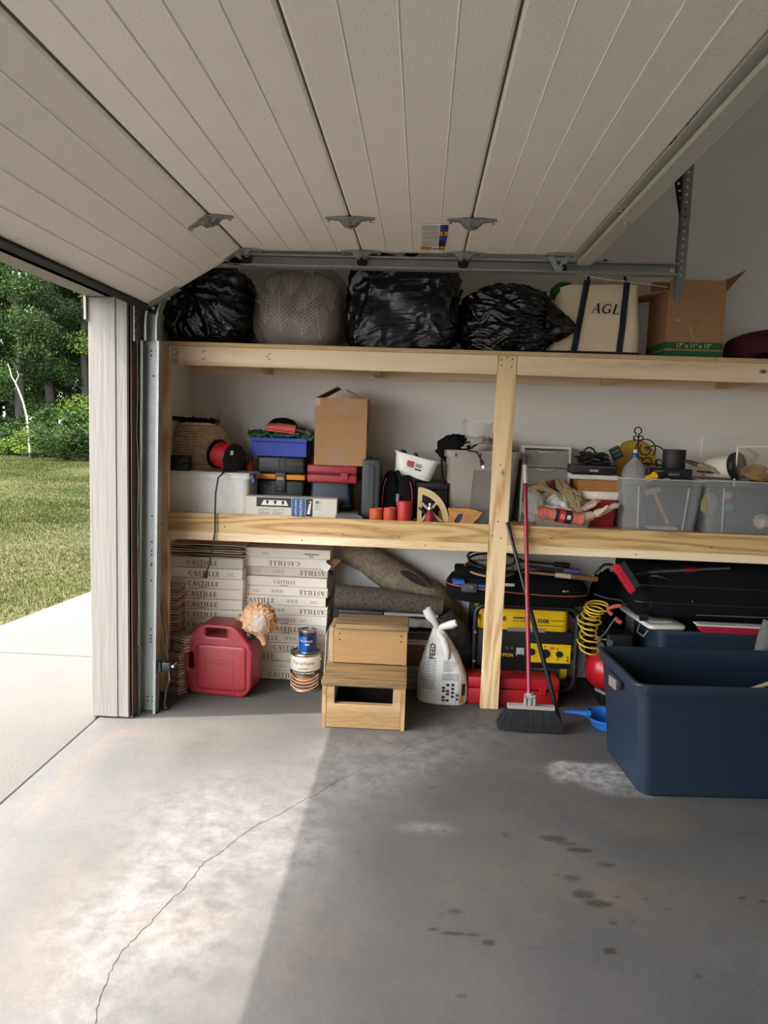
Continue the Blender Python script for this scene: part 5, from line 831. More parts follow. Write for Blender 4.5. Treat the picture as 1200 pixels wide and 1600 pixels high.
# contents and things on the second clear bin
dk = mat('dark_clutter', (38, 37, 42), .8, var=.4, scale=14, bump=.5, bscale=30); tag(obj('dark_cloth_bundle', flatten(G().blob((X2c, .21, DM+H2*.5), (W2_*.40, .115, H2*.50), lambda d: 1+.10*mnoise.noise(d*5), 40, 24, .5), DM+.006), dk, smooth=180), 'dark cloth bundle filling the clear bin at the picture edge', 'cloth')
for i, (px, py, sz, colr, nm, lb) in enumerate(((1139, 792, .024, (70, 150, 160), 'teal_ball', 'teal lump pressed against the wall of the clear bin'), (1137, 775, .022, (196, 180, 158), 'cream_ring', 'cream coloured round thing above the teal lump'), (1108, 788, .04, (128, 118, 90), 'khaki_pouch', 'khaki pouch in the corner of the clear bin'), (1190, 815, .04, (196, 178, 160), 'pale_card', 'pale card low in the clear bin at the picture edge'))):
    p = at(px, py, .085); o = tag(obj(nm, G().blob((p[0], .085, p[2]), (sz, .012, sz*(1.4 if i == 2 else .9)), lambda d: 1+.2*mnoise.noise(d*4+Vector((i*3, 0, 0))), 20, 12), mat(nm+'_m', colr, .7), smooth=180), lb, 'object')
tag(obj('red_tray', G().box(at(1168, 832, .03)[0], at(1260, 832, .03)[0], .012, .045, DM, DM+.008, .002), mat('tray_red', (188, 44, 34), .5)), 'thin red plastic strip under the clear bin at the shelf edge', 'tray')
def onb(x, y, Y): return at(x, y, Y)
SZ2 = DM+H2; brn = mat('rusty_brown', (84, 46, 36), .6)
rr = random.Random(13)
for k in range(14):
    x = at(1096, 745, .2)[0]+rr.uniform(0, .36); y = rr.uniform(.09, .29); an = rr.uniform(-.5, .5); L_ = rr.uniform(.12, .22); z = SZ2-.002+.003*k
    m_ = [brn, mat('grey_metal', (120, 120, 122), .35, .8), bp_, mat('rod_tan', (130, 104, 70), .6)][k % 4]
    tag(obj('metal_rod', G().tube([(-L_/2*math.cos(an), -L_/2*math.sin(an), 0), (L_/2*math.cos(an), L_/2*math.sin(an), 0)], .005, 6), m_, None, (x, y, z), smooth=60), '%s thin rod in the loose heap on the dark clear bin' % ('rust brown', 'dull steel', 'black', 'tan')[k % 4], 'rod', 'rods heaped on the second clear bin')
p, q = at(1078, 722, .2), at(1118, 736, .16); t = thing('wire_brush_handle', 'brown wooden handled tool with a pale ringed neck on the clear bin', 'tool', tuple(p)); q = q-p; obj('handle', G().tube([(-.03, 0, .004), (0, 0, 0), tuple(q*.3)], [.007, .01, .012], 8), brn, t, smooth=60); obj('neck', G().tube([tuple(q*.3), tuple(q*.5), tuple(q*.7), tuple(q)], [.012, .016, .012, .014], 10), mat('ring_tan', (140, 126, 104), .6, bump=.5), t, smooth=40); obj('ferrule', G().tube([tuple(q), tuple(q*1.15), tuple(q*1.3)], [.009, .011, .006], 8), mat('brass_pale', (176, 160, 122), .4, .5), t, smooth=40)
# white shade lying on its side
c = at(1140, 722, .16); t = thing('glass_globe', 'white cylindrical lamp glass with dark round end lying on its side', 'lamp glass', (at(1146, 726, .15)[0], .15, SZ2+.07), 0, None, (-.18, .25, .62)); r = .062
sh_ = G(); sh_.lathe([(r*.98, -.02), (r, 0), (r*.95, .05), (r*.85, .12), (r*.5, .15)], 32); sh_.v = [(x, z, -y+.0) for x, y, z in sh_.v]; obj('white_body', sh_, mat('milk_glass', (206, 200, 188), .4), t, smooth=40)
sh_ = G(); sh_.lathe([(r*.75, -.028), (r*1.08, -.03), (r*1.08, -.012), (r*1.0, -.0)], 32); sh_.v = [(x, z, -y) for x, y, z in sh_.v]; obj('dark_ring', sh_, bp_, t, smooth=40); sh_ = G(); sh_.lathe([(r*.2, -.022), (r*.78, -.0285)], 28); sh_.v = [(x, z-.001, -y) for x, y, z in sh_.v]; obj('brown_cap', sh_, mat('brown_metal', (84, 68, 60), .4, .3), t, smooth=40)
c = at(1180, 731, .12); rp = mat('jute_rope', (176, 134, 78), .9, bump=.8, bscale=150, var=.2); g = G(); rr = random.Random(17)
for k in range(22): a0 = rr.uniform(-.25, .25); R_ = rr.uniform(.045, .066); g.tube([(R_*math.cos(a), (R_*.45)*math.sin(a)+a0*.03, .022*math.sin(a*1+a0*3)+a0*.07) for a in [2*PI*j/20 for j in range(20)]], .0038, 5, True)
tag(obj('rope_coil', g, rp, None, (c[0], .13, SZ2+.045), (0, 0, .1), 60), 'hank of tan jute rope behind the white-edged sheet', 'rope')
rag('crumpled_paper', 'sheet of off-white paper propped behind the rope hank', [at(*q) for q in ((1153, 722, .2), (1172, 734, .18), (1187, 711, .2), (1168, 701, .22))], mat('off_white_paper', (198, 186, 172), .8), 7, .003, 10, 'paper')
# two clear acrylic sheets with light-catching edges
def acrylic(label, P_, Y, th, alpha):
    p0 = at(*P_[0], Y); t = thing('acrylic_sheet', label, 'sheet', (p0[0], Y, p0[2])); q = [at(*p, Y)-p0 for p in P_]; obj('pane', G().prism([(v[0], v[2]) for v in q], -.0015, .0015), mat('acrylic_pane', (200, 196, 186), .08, alpha=.09), t)
    for a, b_ in zip(q[:-1], q[1:]): obj('edge', G().tube([tuple(a), tuple(b_)], th, 6), mat('acrylic_edge', (236, 230, 216), .35), t)
acrylic('large clear acrylic sheet with faint bright edges standing behind the shade', [(1094, 716), (1098, 681), (1172, 679), (1171, 745)], .28, .0022, .1)
acrylic('clear acrylic sheet with bright white edges sticking out of the second bin', [(1146, 765), (1153, 698), (1240, 698), (1234, 765)], .115, .0042, .1)
# ---------------------------------------------------------------- floor level: stacks of tile cartons
def text_cyl(body, size, m, parent, r, z, name='lettering', a0=0., sx=1.):
    o = text(body, size, m, parent, (0, 0, 0), (0, 0, 0), name)
    for v in o.data.vertices: x, y, d = v.co; x *= sx; a = x/r+a0; v.co = ((r+d)*math.sin(a), -(r+d)*math.cos(a), z+y)
    return o
tcm = mat('tile_carton', (232, 222, 206), .8, var=.06, scale=7, bump=.08, bscale=30); tcm2 = mat('tile_carton_dim', (208, 198, 182), .8, var=.06, scale=7); ink = mat('carton_ink', (74, 54, 48), .8); inkl = mat('carton_ink_light', (164, 152, 142), .8)
LET = mesh('lettering', serif('CASTILLE', .024, 0, .12, 1.3), ink); LETS = mesh('lettering', serif('CASTILLE', .017, 0, .12, 1.3), ink)
ORD = ['topmost', 'second from the top', 'third from the top', 'fourth from the top', 'fifth from the top', 'sixth from the top', 'seventh from the top', 'eighth from the top', 'ninth from the top', 'tenth from the top', 'eleventh from the top', 'twelfth from the top', 'thirteenth from the top', 'lowest carton']
def tile_carton(label, x0, x1, y, d, z0, h, texts=(), prints=(), m=None, rz=0., group=None):
    w = x1-x0; t = thing('tile_carton', label, 'carton', ((x0+x1)/2, y+d/2, z0), rz, group); obj('body', G().box(-w/2, w/2, -d/2, d/2, .0006, h-.0008, .0022), m or tcm, t)
    obj('lid_edge', G().box(-w/2-.001, w/2+.001, -d/2-.0012, -d/2+.01, h*.86, h-.0012), m or tcm, t)
    for u, flip, me in texts: obj('lettering', me, None, t, (-w/2+u*w, -d/2-.0009, h*(.47 if not flip else .42)), (PI/2, PI if flip else 0, 0) if False else (PI/2, 0, 0) if not flip else (PI/2, PI, 0))
    R_ = []; R2 = []
    for u, flip, me in texts: s = -1 if flip else 1; uu = -w/2+u*w; zz = h*.5-s*.019; R2.append((uu-.022, uu+.02, zz-.0015, zz+.0015))
    for u, kind in prints:
        uu = -w/2+u*w
        if kind == 'box': R_ += [(uu-.03, uu+.03, h*.62, h*.645), (uu-.03, uu+.03, h*.30, h*.325), (uu-.03, uu-.0285, h*.3, h*.64), (uu+.0285, uu+.03, h*.3, h*.64), (uu-.01, uu-.009, h*.3, h*.64), (uu+.01, uu+.011, h*.3, h*.64)]+[(uu-.025+.02*k, uu-.015+.02*k, h*.4, h*.56) for k in range(3)]
        if kind == 'bar': R2 += [(uu-.04+.006*k, uu-.0375+.006*k+.001*(k % 3), h*.42, h*.58) for k in range(14)]+[(uu-.012+.008*k, uu-.007+.008*k, h*.2, h*.32) for k in range(3)]
        if kind == 'line': R_ += [(uu-.02, uu+.02, h*.3, h*.34), (uu-.02, uu+.012, h*.42, h*.46), (uu-.02, uu+.016, h*.54, h*.58)]
    if R_: patch('print', t, R_, inkl, -d/2-.0003)
    if R2: patch('print', t, R2, ink, -d/2-.0003)
    return t
YL, YR = .20, .262; xa = at(262, 950, YL)[0]-.02; xb = at(379, 950, YL)[0]; h1 = .0545; rr = random.Random(8)
for i in range(12):
    z = (11-i)*h1; dx = rr.uniform(-.004, .003); tile_carton('white tile carton, %s in the stack with crushed cardboard sheets on it' % ORD[i if i < 11 else 13], xa+dx, xb+dx, YL+rr.uniform(0, .006), .30, z, h1, [(.5+rr.uniform(-.02, .02), False, LET)], [(.86, 'line')] if i == 1 else [], tcm if i else tcm2, rr.uniform(-.006, .006))
zt = 12*h1
for i in range(6):
    tag(obj('cardboard_sheet', G().sheet(lambda u, v: (xa+.015*(i % 2)+(xb-xa-.01)*u, YL+.004*(i % 3)+.29*v, zt+.006+i*.0125+.004*mnoise.noise(Vector((u*3+i, v*3, i)))), 14, 8, .0038), mat('sheet_card_%d' % (i % 3), ((188, 174, 152), (164, 148, 128), (206, 198, 184))[i % 3], .85), smooth=60), '%s flattened cardboard sheet, %s on the first carton stack' % (('tan', 'grey-brown', 'off-white')[i % 3], ('lowest of six', 'second up of six', 'third up of six', 'fourth up of six', 'fifth up of six', 'uppermost of six')[i]), 'cardboard')
xa2 = at(379, 950, YR)[0]; xb2 = at(510, 950, YR)[0]; h2 = .0507; W_ = xb2-xa2
spec = [((), [(.25, 'line'), (.78, 'bar')], .006, .012), ([(.5, True, LET)], [], -.008, -.008), ([(.84, True, LET)], [(.4, 'box'), (.15, 'line')], .008, .0), ([(.5, False, LETS)], [], 0, 0), ([(.84, True, LET)], [(.4, 'box'), (.15, 'line')], .004, .004), ([(.2, False, LET)], [(.6, 'box'), (.86, 'line')], 0, -.006), ([(.84, True, LET)], [(.42, 'box')], .006, .005), ([(.5, False, LETS)], [(.72, 'line')], .003, .004), ([(.52, False, LET)], [], .004, 0), ([(.25, False, LET)], [(.58, 'box')], .002, 0), ([(.55, False, LET)], [], .004, .002), ([(.2, False, LET)], [(.7, 'line')], .002, .003), ([], [(.5, 'line')], .004, 0), ([(.5, False, LET)], [], .002, 0)]
for i, (tx, pr, dx0, dx1) in enumerate(spec):
    t = tile_carton('white tile carton, %s in the stack beside the wooden step stool' % ORD[i], xa2+dx0, xb2+dx1, YR+rr.uniform(0, .007)+(.02 if i == 2 else 0), .29, (13-i)*h2, h2, tx, pr, tcm2 if i == 2 else tcm, rr.uniform(-.008, .008))
    if i == 1:
        o = obj('open_flap', G().add([(W_/2-.012, -.145, .004), (W_/2+.03, -.16, .0), (W_/2+.075, -.10, .045), (W_/2+.028, -.09, .052)], [(0, 1, 2, 3)]), cardd, t); sm = o.modifiers.new('thick', 'SOLIDIFY'); sm.thickness = .004; obj('flap_label', G().add([(W_/2-.03, -.152, .006), (W_/2+.006, -.166, -.012), (W_/2+.028, -.16, .02), (W_/2-.008, -.148, .04)], [(0, 1, 2, 3)]), paper, t); obj('label_print', G().add([(W_/2-.018, -.1525, .01), (W_/2-.002, -.1585, .002), (W_/2+.008, -.1568, .014), (W_/2-.008, -.151, .024)], [(0, 1, 2, 3)]), ink, t)
    if i in (2, 5): obj('torn_end', G().add([(W_/2-.001, -.147, .004), (W_/2+.022, -.12, .012), (W_/2+.02, -.11, .036), (W_/2-.001, -.147, .046)], [(0, 1, 2, 3), (3, 2, 1, 0)]), mat('torn_dark', (70, 58, 50), .9), t)
# loose tiles piled at the post
tm_ = [mat('tile_clay_%d' % k, c_, .75, var=.12, scale=30) for k, c_ in enumerate(((168, 138, 122), (148, 118, 104), (182, 158, 142)))]
TMs = [mesh('floor_tile', G().box(-.05, .05, -.055, .055, 0, .0105, .0012), m_) for m_ in tm_]; TM2 = [mesh('floor_tile', G().box(-.045, .045, -.03, .03, 0, .0105, .0012), m_) for m_ in tm_]
for i in range(36): tag(obj('floor_tile', TMs[i % 3], None, None, (at(277, 940, .06)[0]-.05+rr.uniform(-.004, .004), .135+rr.uniform(-.004, .004), i*.0145+.0005)), 'pinkish clay tile in the tall pile between post and first carton stack', 'tile', 'tall pile of loose clay tiles')
for i in range(21): o = tag(obj('floor_tile', TM2[(i*2) % 3], None, None, (at(276, 1030, .0)[0]+rr.uniform(-.003, .003)+.002*i*(i > 14), .012+rr.uniform(-.003, .003), i*.0145+.0005)), 'pinkish clay tile in the short turned pile beside the red gas can', 'tile', 'short pile of loose clay tiles'); o.rotation_euler = (0, 0, -.55+rr.uniform(-.02, .02))
# steel rod leaning at the vertical rail
p = [at(*q) for q in ((242, 882, -.1), (252, 950, -.14), (263, 1035, -.2), (265, 1064, -.215))]; t = thing('steel_rod', 'thin steel rod with black hooked foot leaning beside the vertical rail', 'rod', (p[3][0], p[3][1], 0)); o0 = np.array(t.location); obj('shaft', G().tube([tuple(q-o0) for q in p], .0042, 8), mat('grey_metal', (120, 120, 122), .35, .8), t, smooth=60)
obj('hook', G().tube([tuple(p[3]-o0), tuple(p[3]-o0+np.array([-.012, -.01, -.04])), (-.018, -.015, .03), (-.012, -.02, .008), (0, -.02, .012)], [.006, .009, .01, .009, .007], 8), bp_, t, smooth=60)
# red gas can
can = mat('gas_can_red', (142, 38, 44), .38, var=.05, bump=.12, bscale=200, spec=.5); K = .00305/3.75
def cpt(P): return [((x-470)*K, (962-y)*K) for x, y in P]
def rnd_poly(P, r, n=4):
    out = []; m_ = len(P)
    for i in range(m_):
        a, b_, c_ = Vector(P[i-1]), Vector(P[i]), Vector(P[(i+1) % m_]); u, v = (a-b_), (c_-b_); rr_ = min(r, u.length*.45, v.length*.45); p0, p1 = b_+u.normalized()*rr_, b_+v.normalized()*rr_
        for k in range(n+1): s = k/n; out.append(tuple(p0*(1-s)**2+b_*2*s*(1-s)+p1*s*s))
    return out
out = rnd_poly(cpt([(252, 640), (252, 880), (300, 958), (640, 962), (684, 905), (690, 660), (640, 590), (575, 520), (365, 517), (300, 575)]), .028); hole1 = rnd_poly(cpt([(392, 543), (524, 543), (526, 592), (394, 592)]), .008); hole2 = rnd_poly(cpt([(282, 700), (312, 696), (318, 800), (284, 806)]), .01)
t = thing('gas_can', 'large red plastic gas can with a crumpled paper bag on its spout', 'gas can', (at(345, 1085, 0)[0]-.004, -.012+.09, 0), -.09)
bm = bmesh.new(); es = []
for P_ in (out, hole1, hole2):
    vs_ = [bm.verts.new((x, -.1, z)) for x, z in P_]; es += [bm.edges.new((vs_[i], vs_[(i+1) % len(vs_)])) for i in range(len(vs_))]
bmesh.ops.triangle_fill(bm, edges=es, use_beauty=True); bmesh.ops.dissolve_limit(bm, angle_limit=.01, verts=bm.verts[:], edges=bm.edges[:]) if False else None
r_ = bmesh.ops.extrude_face_region(bm, geom=bm.faces[:]); bmesh.ops.translate(bm, verts=[v for v in r_['geom'] if isinstance(v, bmesh.types.BMVert)], vec=(0, .17, 0)); bmesh.ops.recalc_face_normals(bm, faces=bm.faces)
bmesh.ops.bevel(bm, geom=[e for e in bm.edges if e.calc_face_angle(0) > 1.0], offset=.012, segments=3, profile=.6, affect='EDGES')
me = bpy.data.meshes.new('can_body'); bm.to_mesh(me); bm.free(); me.materials.append(can); me.polygons.foreach_set('use_smooth', [True]*len(me.polygons)); me.set_sharp_from_angle(angle=math.radians(50)); obj('can_body', me, None, t)
a, b_ = cpt([(335, 925), (655, 640)]); g = G(); cx, cz, ww, hh = (a[0]+b_[0])/2, (a[1]+b_[1])/2, b_[0]-a[0], b_[1]-a[1]
R = []
for yy, ins in ((-.094, 0), (-.101, .001), (-.106, .006), (-.108, .014)): R.append([(x, yy, z) for x, z in [(p[0], p[1]) for p in ring(ww-2*ins, hh-2*ins, .022, 5, (cx, cz))]])
g.loft(list(R)); g.f = [tuple(reversed(q)) for q in g.f] if False else g.f; obj('front_panel', g, can, t, smooth=50)
g = G()
for (x0, z0), (x1, z1) in (((-.06, .185), (.085, .188)), ((-.06, .185), (-.062, .02)), ((.085, .188), (.086, .02)), ((-.062, .02), (.086, .02))): g.bar((x0, -.1085, z0), (x1, -.1085, z1), .003, .002, (0, 1, 0))
obj('moulded_frame', g, can, t); text('CAUTION', .02, can, t, (.01, -.1084, .168), (PI/2, 0, 0), 'embossed_text', ex=.0008)
obj('handle_grip', G().tube([((398+122*k/12-470)*K, -.03, (962-548+3*math.cos(k*2.2))*K) for k in range(13)], .010, 10), can, t, smooth=60)
g = G().lathe([(.03, 0), (.032, .012), (.028, .02), (.018, .024)], 20); sp_ = cpt([(640, 590)])[0]; obj('spout_collar', g, bp_, t, (sp_[0]+.005, -.04, sp_[1]-.0), (0, .75, 0), 40)
c = at(405, 968, .03); pbm = mat('brown_paper', (196, 152, 112), .8, var=.1, scale=14, bump=.4, bscale=40); t = thing('paper_bag', 'crumpled tan paper bag tied over the gas can spout', 'bag', (c[0], .03, c[2])); f0 = wrinkle((-.2, -.95, .25), .17, 2.0, 5)
obj('bag_body', G().blob((0, 0, .0), (.082, .06, .078), f0, 80, 44, .8), pbm, t, smooth=50); obj('neck', G().tube([(-.05, 0, -.02), (-.085, -.01, -.0), (-.105, -.015, .015)], [.03, .012, .02], 8).tube([(.0, 0, -.06), (.025, -.01, -.1), (.03, -.01, -.125)], [.03, .016, .012], 8), pbm, t, smooth=60)
tag(obj('plastic_wad', G().blob((c[0]+.012, -.02, c[2]-.005), (.045, .022, .048), wrinkle((.1, -1, 0), .18, 2, 11), 40, 24), mat('grey_plastic_wad', (176, 158, 138), .4, bump=.5, bscale=40), smooth=50), 'greyish crumpled plastic wad inside the tan paper bag', 'wad')
# finish can and small blue can
xc, w, zb, h = dims(449, 497, 1022, 1084, .08); r = .079; H_ = .195; t = thing('finish_can', 'cream and brown can of polyurethane finish standing on the floor', 'can', (xc, .165, 0)); crm = mat('label_cream', (218, 208, 184), .45); bnd = mat('label_black', (30, 28, 28), .4); brnl = wood('label_wood', (150, 92, 48), (62, 36, 20), 'x', 5, False, .4, 1.2); stl = mat('tin_steel', (150, 148, 142), .35, .9)
obj('can_body', G().lathe([(r*.97, 0), (r, .004), (r*.985, .006), (r*.985, H_-.01), (r, H_-.006), (r*.97, H_), (r*.93, H_), (r*.92, H_-.006), (r*.75, H_-.006), (r*.74, H_-.003), (.001, H_-.003)], 40, cap=False), stl, t, smooth=40)
def band(name, z0, z1, m_, rr_=1.0, n=40): return obj(name, G().lathe([(r*.986*rr_, z0), (r*.99*rr_, z0+.0005), (r*.99*rr_, z1-.0005), (r*.986*rr_, z1)], n, cap=False), m_, t, smooth=40)
band('cream_label', H_*.56, H_-.012, crm); band('black_label', H_*.46, H_*.56, bnd); band('wood_label', .008, H_*.46, brnl); rb = r*.992
text_cyl('Varathane', .030, mat('label_script', (96, 70, 40), .5), t, rb, H_*.78); text_cyl('ULTIMATE', .011, bnd, t, rb, H_*.63); text_cyl('POLYURETHANE', .0165, crm, t, rb, H_*.508)
g = G()
for k in range(4):
    g.tube([(rb*math.sin(a), -rb*math.cos(a), H_*(.40-.09*k)-.014*math.cos(a*1.6)) for a in [-1.2+2.4*j/24 for j in range(25)]], .0016, 4)
obj('swoosh', g, crm, t); g = G(); g.add([(rb*1.004*math.sin(a), -rb*1.004*math.cos(a), z) for z in (.022, .032) for a in (-.35, -.17, 0, .17, .35)], [(i, i+1, i+6, i+5) for i in range(4)]); obj('small_label', g, bnd, t)
for s in (-1, 1): obj('handle_ear', G().cyl((s*r*.98, 0, H_*.8), (s*r*1.06, 0, H_*.8), .008, 10), chrome, t, smooth=40)
obj('wire_handle', G().tube([(r*1.05*math.cos(a), -.01-r*1.02*abs(math.sin(a))*.28 if False else .02+r*1.05*math.sin(a), H_*.8-.07*math.sin(a)) for a in [PI*k/20 for k in range(21)]], .0018, 6), stl, t, smooth=60)
r2 = .0465; r_old = r; H2_ = .118; c = at(476, 1030, .14); t = thing('blue_paint_can', 'small glossy blue paint can standing on the finish can', 'can', (xc+.008, .165, H_-.002)); r = r2; bl = mat('label_blue', (22, 92, 172), .25); dkb = mat('label_dark_blue', (20, 34, 74), .3)
obj('can_body', G().lathe([(r*.97, 0), (r, .003), (r*.98, .005), (r*.98, H2_-.008), (r, H2_-.005), (r*.97, H2_), (r*.9, H2_), (r*.89, H2_-.005), (.001, H2_-.004)], 32, cap=False), stl, t, smooth=40)
band('blue_label', .006, H2_*.75, bl, .998, 32); band('dark_label', H2_*.75, H2_-.010, dkb, .998, 32); rb = r*.992
g = G(); g.add([(rb*math.sin(a), -rb*math.cos(a), z) for z in (.006, H2_*.75) for a in [.1+1.1*k/8 for k in range(9)]], [(i, i+1, i+10, i+9) for i in range(8)]); obj('dark_side', g, dkb, t, smooth=60); g = G(); g.add([(rb*1.001*math.sin(a), -rb*1.001*math.cos(a), z) for z in (.008, H2_*.62) for a in [-1.5+.35*k/4 for k in range(5)]], [(i, i+1, i+6, i+5) for i in range(4)]); obj('white_side', g, paper, t)
text_cyl('Resilience', .017, paper, t, rb*1.004, H2_*.56); g = G(); g.add([(rb*1.004*math.sin(a), -rb*1.004*math.cos(a), z) for z in (H2_*.38, H2_*.44) for a in (-.15, 0, .15, .35)], [(i, i+1, i+5, i+4) for i in range(3)]); obj('small_label', g, paper, t); g = G(); g.add([(rb*1.004*math.sin(a), -rb*1.004*math.cos(a), z) for z in (H2_*.82, H2_*.86) for a in (-.1, .12)], [(0, 1, 3, 2)]); obj('red_mark', g, mat('mark_red', (190, 60, 60), .4), t)
# ---------------------------------------------------------------- wooden step stool
Yf = -.33; z1 = at(568, 1066, Yf-.01)[2]; Yr = fl(570, 1038, z1)[1]; z2 = at(577, 977, Yr-.012)[2]; Yb = fl(580, 960, z2)[1]; xl, xr_ = at(503, 1100, Yf)[0], at(633, 1100, Yf)[0]; w = xr_-xl; xc = (xl+xr_)/2
t = thing('step_stool', 'home-made two-step wooden stool standing on the concrete', 'step stool', (xc, Yf, 0), .012); d1 = Yr-Yf; d2 = Yb-Yf
trd = wood('tread_wood', (150, 122, 82), (104, 80, 50), 'x', 8, False, warp=.9); sidew = wood('stool_pine', (184, 152, 108), (150, 114, 70), 'x', 5, True); ris = mat('riser_plywood', (164, 126, 80), .55, var=.08, scale=6, stretch=(1, 1, 12)); sidev = wood('stool_pine_y', (178, 146, 102), (146, 110, 68), 'y', 5, False)
obj('tread', G().box(-w/2-.004, w/2+.004, -.012, d1+.004, z1-.024, z1, .003), trd, t); obj('tread', G().box(-w/2+.028, w/2+.004, d1-.014, d2, z2-.024, z2, .003), trd, t)
obj('riser', G().box(-w/2+.022, w/2-.001, d1, d1+.016, z1+.004, z2-.0245, .001), ris, t)
for s in (-1, 1):
    x0, x1 = (-w/2, -w/2+.018) if s < 0 else (w/2-.018, w/2); obj('side_panel', G().prism([(0, 0), (d2, 0), (d2, z2-.025), (d1+.017, z2-.025), (d1+.017, z1-.0245), (0, z1-.0245)], x0, x1, 'x'), sidev, t)
    xb_ = (-w/2+.0185, -w/2+.056) if s < 0 else (w/2-.056, w/2-.0185); obj('corner_block', G().box(xb_[0], xb_[1], .002, d1-.01, z1-.115, z1-.0245, .002), sidew, t)
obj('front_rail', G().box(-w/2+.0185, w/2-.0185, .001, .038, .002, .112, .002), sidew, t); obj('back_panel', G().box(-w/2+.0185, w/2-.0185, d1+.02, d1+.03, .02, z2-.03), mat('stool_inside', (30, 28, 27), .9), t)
g = G()
for x in (-w/2+.05, w/2-.03):
    for z in (z2-.05, z2-.078): g.cyl((x, d1+.0002, z), (x, d1-.0012, z), .004, 8)
sc_ = obj('screw', g, MATS['screw_dark'], t); sc_['kind'] = 'stuff'
# ---------------------------------------------------------------- rugs and papers behind the stool
def rugmat(name, c0, c1, sc, kind):
    m = mat(name, c0, .95, bump=.4, bscale=220); nt_ = m.node_tree; N, L = nt_.nodes, nt_.links; b = N['Principled BSDF']; tc = N.new('ShaderNodeTexCoord'); v = N.new('ShaderNodeTexVoronoi' if kind else 'ShaderNodeTexNoise'); v.inputs['Scale'].default_value = sc; L.new(tc.outputs['Object'], v.inputs[0]); r = N.new('ShaderNodeValToRGB'); r.color_ramp.elements[0].position = .28 if kind else .47; r.color_ramp.elements[1].position = .38 if kind else .53; r.color_ramp.elements[0].color = lin(c1)+(1,); r.color_ramp.elements[1].color = lin(c0)+(1,); L.new(v.outputs[0], r.inputs[0]); L.new(r.outputs[0], b.inputs['Base Color']); return m
def rug(name, label, pts, rad, m, core):
    P_ = [at(*q) for q in pts]; t = thing(name, label, 'rug', tuple(P_[0])); P_ = [Vector(p)-Vector(P_[0]) for p in P_]; n = 24; Q = []; Rr = []
    for k in range(n+1):
        s = k/n*(len(P_)-1); i = min(int(s), len(P_)-2); f = s-i; Q.append(tuple(P_[i]*(1-f)+P_[i+1]*f)); Rr.append((rad[i]*(1-f)+rad[i+1]*f)*(1+.06*mnoise.noise(Vector((k*.4, rad[0]*50, 0)))))
    obj('roll', G().tube(Q, Rr, 28), m, t, smooth=60)
    d0 = (Vector(Q[-1])-Vector(Q[-2])).normalized(); a = d0.orthogonal().normalized(); b_ = d0.cross(a)
    obj('spiral_end', G().tube([tuple(Vector(Q[-1])+d0*.003+(a*math.cos(k*.35)+b_*math.sin(k*.35))*Rr[-1]*(1-.85*k/70)) for k in range(70)], .004, 5), core, t, smooth=60)
    return t, Q, Rr
fl_m = rugmat('beige_floral_rug', (132, 120, 98), (116, 104, 84), 46, 0); dkr = rugmat('leopard_rug', (84, 72, 60), (42, 36, 31), 78, 1); gr_r = rugmat('dark_grey_rug', (62, 57, 52), (44, 41, 38), 30, 0); back = mat('rug_backing', (84, 74, 62), .95)
t, Q, Rr = rug('floral_rug', 'beige floral rug rolled and slung down from under the shelf', ((536, 864, .44), (575, 872, .44), (625, 908, .44), (676, 936, .44), (708, 966, .44)), (.05, .082, .095, .09, .065), fl_m, back)
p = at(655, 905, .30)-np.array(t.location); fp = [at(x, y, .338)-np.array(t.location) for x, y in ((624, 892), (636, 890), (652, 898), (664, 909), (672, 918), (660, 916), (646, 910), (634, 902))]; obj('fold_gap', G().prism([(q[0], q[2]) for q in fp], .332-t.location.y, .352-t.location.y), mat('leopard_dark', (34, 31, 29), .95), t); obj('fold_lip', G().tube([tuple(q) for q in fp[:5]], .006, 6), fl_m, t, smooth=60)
rug('leopard_rug', 'brown leopard-spotted rug roll lying behind the step stool', ((524, 931, .265), (600, 937, .265), (690, 948, .265)), (.064, .060, .045), dkr, back)
rug('dark_rug', 'dark grey rug roll slanting down behind the white feed sack', ((694, 957, .285), (712, 990, .285), (724, 1045, .285)), (.05, .075, .075), gr_r, back)
x0, x1 = at(600, 1050, .22)[0], at(684, 1050, .22)[0]
def flat(name, label, x0, x1, z0, z1, m, cat, y0=.22, y1=.36, b=.002): return tag(obj(name, G().box(x0, x1, y0, y1, z0, z1, b), m), label, cat)
tile_carton('tile carton with faded lettering, lowest behind the white feed sack', x0, x1, .22, .2, 0, .062, [(.55, False, LETS)], [], mat('carton_grey', (170, 160, 148), .85)); tile_carton('tile carton with faded lettering, upper of the pair behind the white feed sack', x0, x1+.005, .222, .2, .063, .062, [(.6, False, LETS)], [], mat('carton_grey', (170, 160, 148), .85)); tb = flat('brown_box', 'brown printed cardboard box on the faded tile cartons', x0, x1-.005, .126, .238, mat('dull_brown_card', (116, 92, 72), .9), 'box')
o = text('FRAGILE', .018, mat('print_dark_brown', (58, 42, 34), .8), tb, ((x0+x1)/2+.08, .2195, .215)); text('CASTILLE', .018, MATS['print_dark_brown'], tb, ((x0+x1)/2+.08, .2195, .17))
for i in range(5): flat('magazine', 'white-edged magazine in the pile above the brown box' if i in (0, 1) else 'dark magazine in the pile above the brown box', x0+.004*i, x1-.006*(i % 2), .2385+i*.014, .2385+i*.014+.012, mat('mag_white' if i < 2 else 'mag_dark', (180, 176, 170) if i < 2 else (60, 56, 54), .7), 'magazine', .222+.004*(i % 2), .35)['group'] = 'white-edged magazines above the brown box' if i < 2 else 'dark magazines above the brown box'
